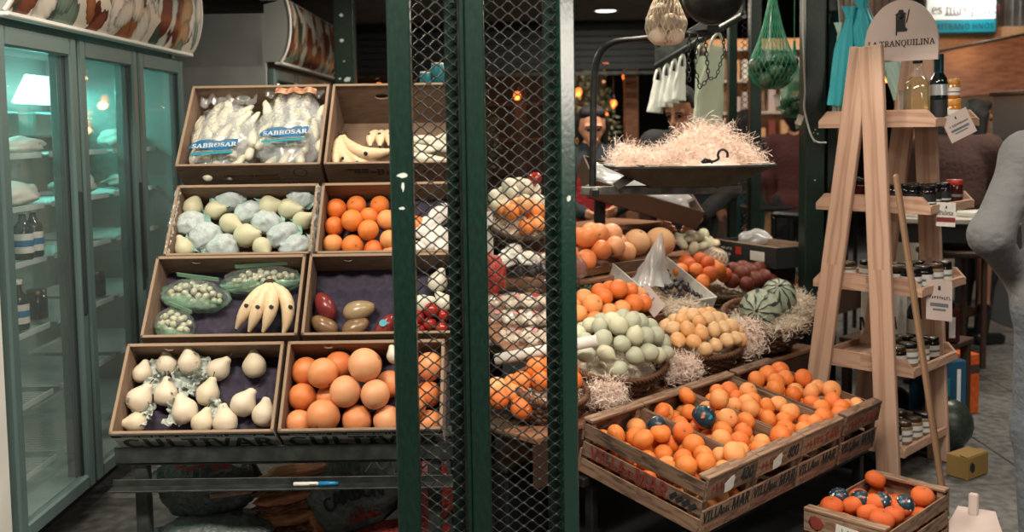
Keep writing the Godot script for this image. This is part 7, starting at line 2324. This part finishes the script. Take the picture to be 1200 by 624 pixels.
func people() -> void:
	mat("lips", hexc("8a4f45"), 0.5)
	# passer-by in grey, hand in pocket
	var p := person("person in a grey sweatshirt and pale jeans walking off, hand in pocket", T(Vector3(1.865, 0, -3.30), rot(0, PI, 0)), 1.74, {"sh_l": Vector3(0.178, 1.40, -0.02), "el_l": Vector3(0.318, 1.155, -0.07), "wr_l": Vector3(0.165, 1.0, 0.06), "an_l": Vector3(0.12, 0.085, -0.02), "kn_l": Vector3(0.115, 0.5, 0.02)}, {"top": M.cloth_grey, "bottom": M.cloth_jeans, "hair": "short", "loose": 0.016, "top_name": "sweatshirt"}, 0.015)
	part(p, "shirt_hem", lathe([[0.158, 0.0], [0.166, -0.05], [0.160, -0.052], [0.152, 0.0]], 30), M.cloth_white, Transform3D(Basis.from_scale(Vector3(1.0, 1.0, 0.82)), Vector3(0, 0.90, 0)))
	# stallholder behind the scale
	p = person("person in black standing behind the scale, looking down at the stand", T(Vector3(1.03, 0, -6.02), rot(0, -0.25, 0)), 1.76, {"face": Vector3(-0.35, -0.30, 0.9), "head": Vector3(-0.015, 1.57, 0.045), "el_l": Vector3(0.26, 1.13, 0.03), "wr_l": Vector3(0.12, 1.0, 0.24), "el_r": Vector3(-0.26, 1.13, 0.03), "wr_r": Vector3(-0.12, 1.0, 0.24)}, {"top": M.cloth_black, "bottom": M.cloth_black, "hair": "short"})
	part(p, "apron", grid(16, 12, func(u: float, v: float) -> Vector3: return Vector3((u - 0.5) * 0.36, 1.30 - 0.7 * v, 0.135 + 0.03 * cos((u - 0.5) * 2.4) + 0.006 * sin(u * 20.0) * v)), M.cloth_navy)
	part(p, "apron_tie", lathe([[0.166, 0.0], [0.168, 0.01], [0.166, 0.02]], 24), M.cloth_black, Transform3D(Basis.from_scale(Vector3(0.95, 1, 0.95)), Vector3(0, 1.02, 0.01)))
	# helper in a red apron
	p = person("person in a dark jacket and red apron beside the gate post", T(Vector3(0.50, 0, -6.25), rot(0, 0.1, 0)), 1.66, {"face": Vector3(-0.05, -0.12, 0.98), "el_l": Vector3(0.25, 1.13, 0.06), "wr_l": Vector3(0.10, 1.08, 0.26), "el_r": Vector3(-0.25, 1.13, 0.06), "wr_r": Vector3(-0.10, 1.06, 0.26)}, {"top": M.cloth_navy, "bottom": M.cloth_black, "hair": "long"})
	part(p, "apron", grid(16, 12, func(u: float, v: float) -> Vector3: return Vector3((u - 0.5) * (0.22 + 0.16 * v), 1.36 - 0.75 * v, 0.125 + 0.035 * cos((u - 0.5) * 2.4) + 0.008 * sin(u * 20.0) * v)), M.cloth_red)
	part(p, "earring", tube(smoothed([Vector3(-0.098, 1.52, 0.02), Vector3(-0.108, 1.50, 0.02), Vector3(-0.098, 1.48, 0.02), Vector3(-0.09, 1.50, 0.02), Vector3(-0.098, 1.52, 0.02)], 3), 0.003, 5), M.honey_lid)
	# shoppers in the aisle beyond the column
	person("person in a maroon sweater and black trousers in the aisle beyond the column", T(Vector3(2.27, 0, -8.0), rot(0, PI - 0.6, 0)), 1.70, {}, {"top": M.cloth_maroon, "bottom": M.cloth_black, "hair": "short"}, 0.027)
	p = person("person with a striped backpack and teal trousers in the aisle", T(Vector3(2.05, 0, -8.75), rot(0, PI + 0.4, 0)), 1.66, {"kn_l": Vector3(0.11, 0.5, 0.06)}, {"top": M.cloth_olive, "bottom": M.cloth_teal, "hair": "long"}, 0.027)
	part(p, "backpack", blob(19, Vector3(0.15, 0.20, 0.10), 0.10, 0.08, 22, 16), M.cloth_navy, T(Vector3(0, 1.25, -0.21)))
	part(p, "backpack_pocket", blob(20, Vector3(0.12, 0.10, 0.05), 0.10, 0.08, 18, 12), M.cloth_red, T(Vector3(0, 1.17, -0.29)))
	part(p, "backpack_stripe", tube(smoothed([Vector3(0.06, 1.40, -0.27), Vector3(0.07, 1.28, -0.305), Vector3(0.06, 1.16, -0.31)]), 0.012, 6), M.cloth_white)
	# diners beside the aisle
	person("seated person in a dark maroon jacket and pale shorts at the white table", T(Vector3(2.80, 0.27, -6.35), rot(0, PI - 0.5, 0)), 1.66, {"kn_l": Vector3(0.16, 0.56, 0.40), "kn_r": Vector3(-0.16, 0.56, 0.40), "an_l": Vector3(0.16, 0.085, 0.40), "an_r": Vector3(-0.16, 0.085, 0.36), "pelvis": Vector3(0, 0.64, 0), "hip_l": Vector3(0.09, 0.60, 0.03), "hip_r": Vector3(-0.09, 0.60, 0.03), "waist": Vector3(0, 0.80, 0.0), "chest": Vector3(0, 1.02, 0.03), "neck": Vector3(0, 1.17, 0.06), "head": Vector3(0, 1.30, 0.10), "sh_l": Vector3(0.19, 1.13, 0.04), "sh_r": Vector3(-0.19, 1.13, 0.04), "el_l": Vector3(0.27, 0.88, 0.12), "el_r": Vector3(-0.27, 0.88, 0.12), "wr_l": Vector3(0.16, 0.86, 0.34), "wr_r": Vector3(-0.16, 0.86, 0.34), "face": Vector3(0, -0.2, 1)}, {"top": M.cloth_brown, "bottom": M.cloth_olive, "hair": "short", "shorts": true, "loose": 0.03, "top_name": "jacket"}, 0.024)
	person("person with dark hair and a black top standing by the grey cabinet", T(Vector3(3.23, 0, -7.0), rot(0, PI * 0.6, 0)), 1.68, {"el_l": Vector3(0.24, 1.13, 0.06), "wr_l": Vector3(0.16, 1.02, 0.28)}, {"top": M.cloth_black, "bottom": M.cloth_black, "hair": "long"}, 0.024)

# ---------------------------------------------------------------- the market beyond
func market_behind() -> void:
	# table and bench of the diners
	var t := thing("white_table", "white table with a black frame beyond the jar rack", "table", T(Vector3(2.62, 0, -5.95), rot(0, -0.35, 0)))
	part(t, "top", cbox(0.75, 0.03, 0.5, 0.004), M.counter_white, T(Vector3(0, 0.98, 0)))
	part(t, "skirt", cbox(0.62, 0.12, 0.36, 0.006), M.black_plastic, T(Vector3(0, 0.905, 0)))
	part(t, "pedestal", cbox(0.09, 0.85, 0.09, 0.006), M.black_plastic, T(Vector3(-0.1, 0.425, 0)))
	part(t, "foot", cbox(0.34, 0.03, 0.34, 0.008), M.black_plastic, T(Vector3(-0.1, 0.015, 0)))
	var stl := thing("stool", "dark bar stool under the seated person", "stool", T(Vector3(2.80, 0, -6.37)))
	part(stl, "seat", cbox(0.34, 0.04, 0.34, 0.01), M.wood_dark, T(Vector3(0, 0.72, 0)))
	for q in [[-0.14, -0.14], [0.14, -0.14], [-0.14, 0.14], [0.14, 0.14]]:
		part(stl, "leg", cbox(0.03, 0.70, 0.03, 0.003), M.wood_dark, T(Vector3(q[0], 0.35, q[1])))
	part(stl, "foot_rest", cbox(0.5, 0.03, 0.3, 0.005), M.wood_dark, T(Vector3(0.12, 0.27, -0.34), rot(0, 0.5, 0)))
	for q in [[2.42, 1.012, -5.93, 0.11], [2.70, 1.012, -5.85, 0.09]]:
		var d := single("food_tray", cbox(q[3] * 2, 0.035, q[3] * 1.3, 0.008), M.white_plastic, "white food tray on the white table", "tray", T(Vector3(q[0], q[1], q[2]), rot(0, 0.3, 0)), "food trays on the white table")
	var rc := thing("drinks_crate", "red plastic drinks crate standing past the white table", "crate", T(Vector3(4.2, 0.42, -8.25), rot(0, 0.3, 0)))
	for k in 3:
		part(rc, "rail", cbox(0.42, 0.06, 0.30, 0.01), M.lid_red, T(Vector3(0, 0.06 + 0.12 * k, 0)))
	part(rc, "body", cbox(0.40, 0.34, 0.28, 0.01), M.bag_red, T(Vector3(0, 0.18, 0)))
	part(rc, "stand", cbox(0.40, 0.42, 0.28, 0.01), M.wood_dark, T(Vector3(0, -0.21, 0)))
	# stall front across the aisle: corrugated wall, sign, slanting brown board, counter and cabinet
	var st := begin()
	for k in 64:
		add_cbox(st, Vector3(0.035, 1.9, 0.02), 0.008, T(Vector3(3.0 + 0.07 * k, 3.05, -9.30)))
	add_cbox(st, Vector3(4.5, 1.9, 0.02), 0.002, T(Vector3(5.2, 3.05, -9.315)))
	struct("wall_corrugated", done(st), M.corrugated)
	var sg := thing("shop_sign", "backlit white and teal sign reading es mas pollo", "sign", T(Vector3(4.02, 2.60, -9.05), rot(0, -0.05, 0)))
	part(sg, "case", cbox(0.66, 0.56, 0.10, 0.02), M.fridge_frame, T(Vector3(0, 0, -0.06)))
	part(sg, "white_face", cbox(0.60, 0.40, 0.012, 0.003), M.glow_sign, T(Vector3(0, 0.055, -0.006)))
	part(sg, "teal_face", cbox(0.60, 0.105, 0.012, 0.003), M.glow_sign_teal, T(Vector3(0, -0.205, -0.006)))
	flat_text(sg, "lettering", "...es m\u00e1s pollo!", 0.115, serif, M.sign_red, T(Vector3(0.0, -0.055, 0.003)), 0.85)
	part(sg, "underline", cbox(0.14, 0.010, 0.002, 0.0005), M.sign_red, T(Vector3(-0.075, -0.105, 0.003)))
	flat_text(sg, "lettering", "AMITRANO HNOS", 0.072, sans, M.sign_letters, T(Vector3(0.0, -0.207, 0.003)), 0.95)
	for sx in [-0.25, 0.25]:
		part(sg, "bracket", cbox(0.02, 0.03, 0.18, 0.003), M.grey_steel, T(Vector3(sx, 0.2, -0.17)))
	area("shop_sign_light", Vector3(4.02, 2.64, -9.0), Vector3(-0.05, -0.2, 1), Vector2(0.6, 0.4), Color(0.85, 1.0, 0.98), 0.35)
	omni("spot_lamp_light", Vector3(4.17, 2.72, -8.85), Color(0.95, 1.0, 1.0), 0.25, 0.03)
	var sp := thing("spot_lamp", "small white spot lamp in front of the shop sign", "lamp", T(Vector3(4.17, 2.74, -8.87)))
	part(sp, "bulb", blob(2, Vector3.ONE * 0.035, 0.0, 0.1, 14, 8), M.glow_white)
	part(sp, "stem", cbox(0.012, 1.83, 0.012, 0.002), M.grey_steel, T(Vector3(0, 0.945, 0)))
	var bd := thing("brown_board", "large slanting varnished brown board under the shop sign", "board", T(Vector3(4.05, 2.03, -8.55), rot(-0.25, -0.15, 0.0)))
	part(bd, "sheet", prism(v2([[-0.47, -0.30], [0.9, -0.20], [0.9, 0.36], [-0.47, 0.10]]), 0.03), M.brown_board)
	part(bd, "edge_strip", cbox(1.40, 0.025, 0.04, 0.004), M.dark_steel, T(Vector3(0.215, 0.235, 0), rot(0, 0, 0.187)))
	part(bd, "post", cbox(0.05, 1.75, 0.05, 0.004), M.dark_steel, T(Vector3(0.8, -1.05, -0.2), rot(0.25, 0, 0)))
	part(bd, "post", cbox(0.05, 1.75, 0.05, 0.004), M.dark_steel, T(Vector3(-0.4, -1.05, -0.2), rot(0.25, 0, 0)))
	warm_lamp(Vector3(3.98, 2.75, -7.7), 0.35, "small bare warm bulb hanging before the brown board")
	var cb := thing("grey_cabinet", "grey metal cabinet with a black top beside the aisle", "cabinet", T(Vector3(4.02, 0, -7.55)))
	part(cb, "body", cbox(0.60, 1.74, 0.5, 0.006), M.cabinet_grey, T(Vector3(0, 0.87, 0)))
	part(cb, "top", cbox(0.64, 0.03, 0.54, 0.004), M.black_plastic, T(Vector3(0, 1.755, 0)))
	part(cb, "door_line", cbox(0.60, 0.008, 0.004, 0.001), M.black_plastic, T(Vector3(0, 1.45, 0.251)))
	var ct := thing("food_counter", "pale food counter with a teal glass rail across the aisle", "counter", T(Vector3(4.35, 0, -8.92)))
	part(ct, "body", cbox(1.7, 1.15, 0.5, 0.006), M.counter_white, T(Vector3(0, 0.575, 0)))
	part(ct, "top", cbox(1.76, 0.04, 0.56, 0.004), M.dark_steel, T(Vector3(0, 1.17, 0)))
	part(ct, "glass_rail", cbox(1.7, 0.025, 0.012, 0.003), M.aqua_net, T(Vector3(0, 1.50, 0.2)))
	part(ct, "glass_front", cbox(1.7, 0.32, 0.008, 0.001), M.fridge_glass, T(Vector3(0, 1.35, 0.21)))
	part(ct, "back_wall", cbox(1.7, 1.2, 0.03, 0.004), M.bread, T(Vector3(0, 1.80, -0.28)))
	# the far stall behind the avocado net: shelves of warm-coloured goods
	var far := thing("goods_shelf", "tall warmly lit shelf of packets at the far end of the aisle", "shelf", T(Vector3(3.15, 0, -12.3)))
	for k in 6:
		part(far, "board", cbox(1.7, 0.03, 0.35, 0.003), M.counter_white, T(Vector3(0, 0.55 + 0.38 * k, 0)))
	for sx in [-0.85, 0.85]:
		part(far, "upright", cbox(0.04, 2.6, 0.35, 0.003), M.wood_dark, T(Vector3(sx, 1.3, 0)))
	part(far, "back_board", cbox(1.7, 2.6, 0.02, 0.002), M.bread, T(Vector3(0, 1.3, -0.18)))
	var pm := [M.bread, M.goods_warm, M.card_pink, M.card_pink, M.ink_faded, M.paper, M.crate_light]
	var pmesh := [cbox(0.12, 0.24, 0.10, 0.006), cbox(0.15, 0.18, 0.10, 0.006), cbox(0.09, 0.27, 0.08, 0.006)]
	for k in 5:
		for i in 11:
			var q: int = rng.randi() % 3
			var hh: float = [0.24, 0.18, 0.27][q]
			single("goods_packet", pmesh[q], pm[rng.randi() % pm.size()], "coloured packet on the far warmly lit shelf", "packet", T(Vector3(3.15 - 0.76 + 0.152 * i, 0.565 + 0.38 * k + hh / 2, -12.22)), "packets on the far shelf")
	area("shelf_lamp_light", Vector3(3.15, 3.31, -11.6), Vector3(0, -0.8, -0.45), Vector2(1.4, 0.2), Color(1.0, 0.86, 0.74), 1.3)
	var sl := thing("shelf_lamp", "long warm strip lamp above the far shelf", "lamp", T(Vector3(3.15, 3.35, -11.62)))
	part(sl, "tube", cbox(1.4, 0.04, 0.08, 0.01), M.glow_white)
	part(sl, "housing", cbox(1.44, 0.03, 0.12, 0.004), M.grey_steel, T(Vector3(0, 0.036, 0)))
	for sx in [-0.6, 0.6]:
		part(sl, "rod", cbox(0.012, 1.2, 0.012, 0.002), M.grey_steel, T(Vector3(sx, 0.65, 0)))
	var bm := struct("trim_2", cbox(3.6, 0.28, 0.2, 0.01), M.grey_steel, T(Vector3(3.4, 2.95, -9.9), rot(0, 0.0, 0)))
	# black stools and legs of furniture in the aisle
	for q in [[1.92, -7.6], [2.02, -7.0], [2.5, -7.4]]:
		var c := thing("bar_stool", "tall black bar stool standing in the aisle beyond the posts", "stool", T(Vector3(q[0], 0, q[1]), rot(0, rng.randf(), 0)), "black bar stools in the aisle")
		part(c, "seat", cbox(0.3, 0.04, 0.3, 0.015), M.black_plastic, T(Vector3(0, 0.92, 0)))
		for e in [[-0.13, -0.13], [0.13, -0.13], [-0.13, 0.13], [0.13, 0.13]]:
			part(c, "leg", cbox(0.025, 0.90, 0.025, 0.003), M.black_plastic, T(Vector3(e[0], 0.45, e[1])))
		for sz in [-0.13, 0.13]:
			part(c, "foot_rail", cbox(0.26, 0.02, 0.02, 0.003), M.black_plastic, T(Vector3(0, 0.3, sz)))
	# stall behind the shutter: dark counter, posts, a leafy bush and warm bulbs
	var k2 := thing("dark_counter", "dark wooden counter in the stall behind the shutter", "counter", T(Vector3(0.2, 0, -11.6)))
	part(k2, "body", cbox(4.6, 1.0, 0.5, 0.006), M.wood_dark, T(Vector3(0, 0.5, 0)))
	part(k2, "top", cbox(4.7, 0.05, 0.6, 0.006), M.wood_dark, T(Vector3(0, 1.03, 0)))
	for q in [[1.19, -10.0, M.old_board, "brown wooden post behind the scale"], [0.10, -10.9, M.wood_dark, "dark wooden post behind the gate mesh"]]:
		var po := thing("wooden_post", q[3], "post", T(Vector3(q[0], 0, q[1])), "posts of the stall behind")
		part(po, "shaft", cbox(0.13, 2.5, 0.13, 0.006), q[2], T(Vector3(0, 1.25, 0)))
		part(po, "foot", cbox(0.18, 0.05, 0.18, 0.006), M.wood_dark, T(Vector3(0, 0.025, 0)))
	for q in [[0.78, 0.95, -10.6, 0.34, 1.25, 51, "dark leafy bush behind the person in the red apron"], [-0.48, 0.95, -10.9, 0.35, 0.95, 52, "dark leafy bush in the stall behind the gate mesh"]]:
		bush(Vector3(q[0], 0, q[2]), q[3], q[4], q[5], q[6])
	for q in [[0.07, 1.888, -10.5], [0.70, 1.914, -10.4], [1.011, 2.20, -10.7], [1.23, 2.08, -10.8], [-1.36, 2.0, -10.5], [-1.2, 2.03, -10.9], [1.0, 1.66, -10.7], [1.12, 1.80, -11.0]]:
		warm_lamp(Vector3(q[0], q[1], q[2]), 0.06, "small warm orange bulb hanging in the stall behind the shutter")
	warm_lamp(Vector3(3.05, 1.92, -8.2), 0.1, "small warm orange bulb hanging behind the jar rack's sign")
	var dk := thing("dark_cabinet", "tall dark cabinet against the far wall behind the shutter", "cabinet", T(Vector3(-0.4, 0, -13.2)))
	part(dk, "body", cbox(3.2, 2.3, 0.5, 0.01), M.wood_dark, T(Vector3(0, 1.15, 0)))
	for k in 4:
		part(dk, "shelf_edge", cbox(3.2, 0.03, 0.06, 0.003), M.old_board, T(Vector3(0, 0.5 + 0.45 * k, 0.27)))

func warm_lamp(at: Vector3, e: float, label: String) -> void:
	var l := thing("hanging_bulb", label, "bulb", T(at), "warm bulbs in the market")
	part(l, "bulb", blob(1, Vector3(0.035, 0.045, 0.035), 0.0, 0.1, 14, 10), M.glow_warm)
	part(l, "socket", lathe([[0.0, 0.035], [0.018, 0.035], [0.018, 0.085], [0.0, 0.09]], 12), M.black_plastic)
	part(l, "flex", cbox(0.006, 4.6 - at.y - 0.08, 0.006, 0.001), M.black_plastic, T(Vector3(0, 0.08 + (4.6 - at.y - 0.08) / 2, 0)))
	omni("bulb_light", at + Vector3(0, -0.07, 0.05), Color(1.0, 0.66, 0.40), e, 0.035)

func bush(at: Vector3, r: float, h: float, seed_: int, label: String) -> void:
	var o := thing("potted_bush", label, "potted bush", T(at))
	part(o, "pot", lathe([[0.0, 0.0], [0.16, 0.0], [0.20, 0.34], [0.22, 0.36], [0.18, 0.36], [0.0, 0.32]], 20), M.wood_dark)
	part(o, "trunk", tube([Vector3(0, 0.3, 0), Vector3(0.02, 0.9, 0), Vector3(0.0, 1.5, 0.01)], [0.03, 0.025, 0.015], 7), M.bark)
	var rr := RandomNumberGenerator.new()
	rr.seed = seed_
	var st := begin()
	st.set_smooth_group(-1)
	for k in 900:
		var v := Vector3(rr.randf_range(-1, 1), rr.randf_range(-1, 1), rr.randf_range(-1, 1))
		if v.length() > 1.0:
			continue
		var p := Vector3(v.x * r, 0.95 + h * 0.5 + v.y * h * 0.5, v.z * r)
		var d := (v + Vector3(rr.randf_range(-1, 1), rr.randf_range(-0.5, 1), rr.randf_range(-1, 1))).normalized()
		var s := d.cross(Vector3(rr.randf(), rr.randf(), 1)).normalized() * 0.018
		var l := rr.randf_range(0.05, 0.09)
		for w in [p, p + d * l * 0.5 + s, p + d * l, p, p + d * l, p + d * l * 0.5 - s]:
			st.add_vertex(w)
	var f := part(o, "foliage", done(st), M.leafy)
	f.set_meta("kind", "stuff")
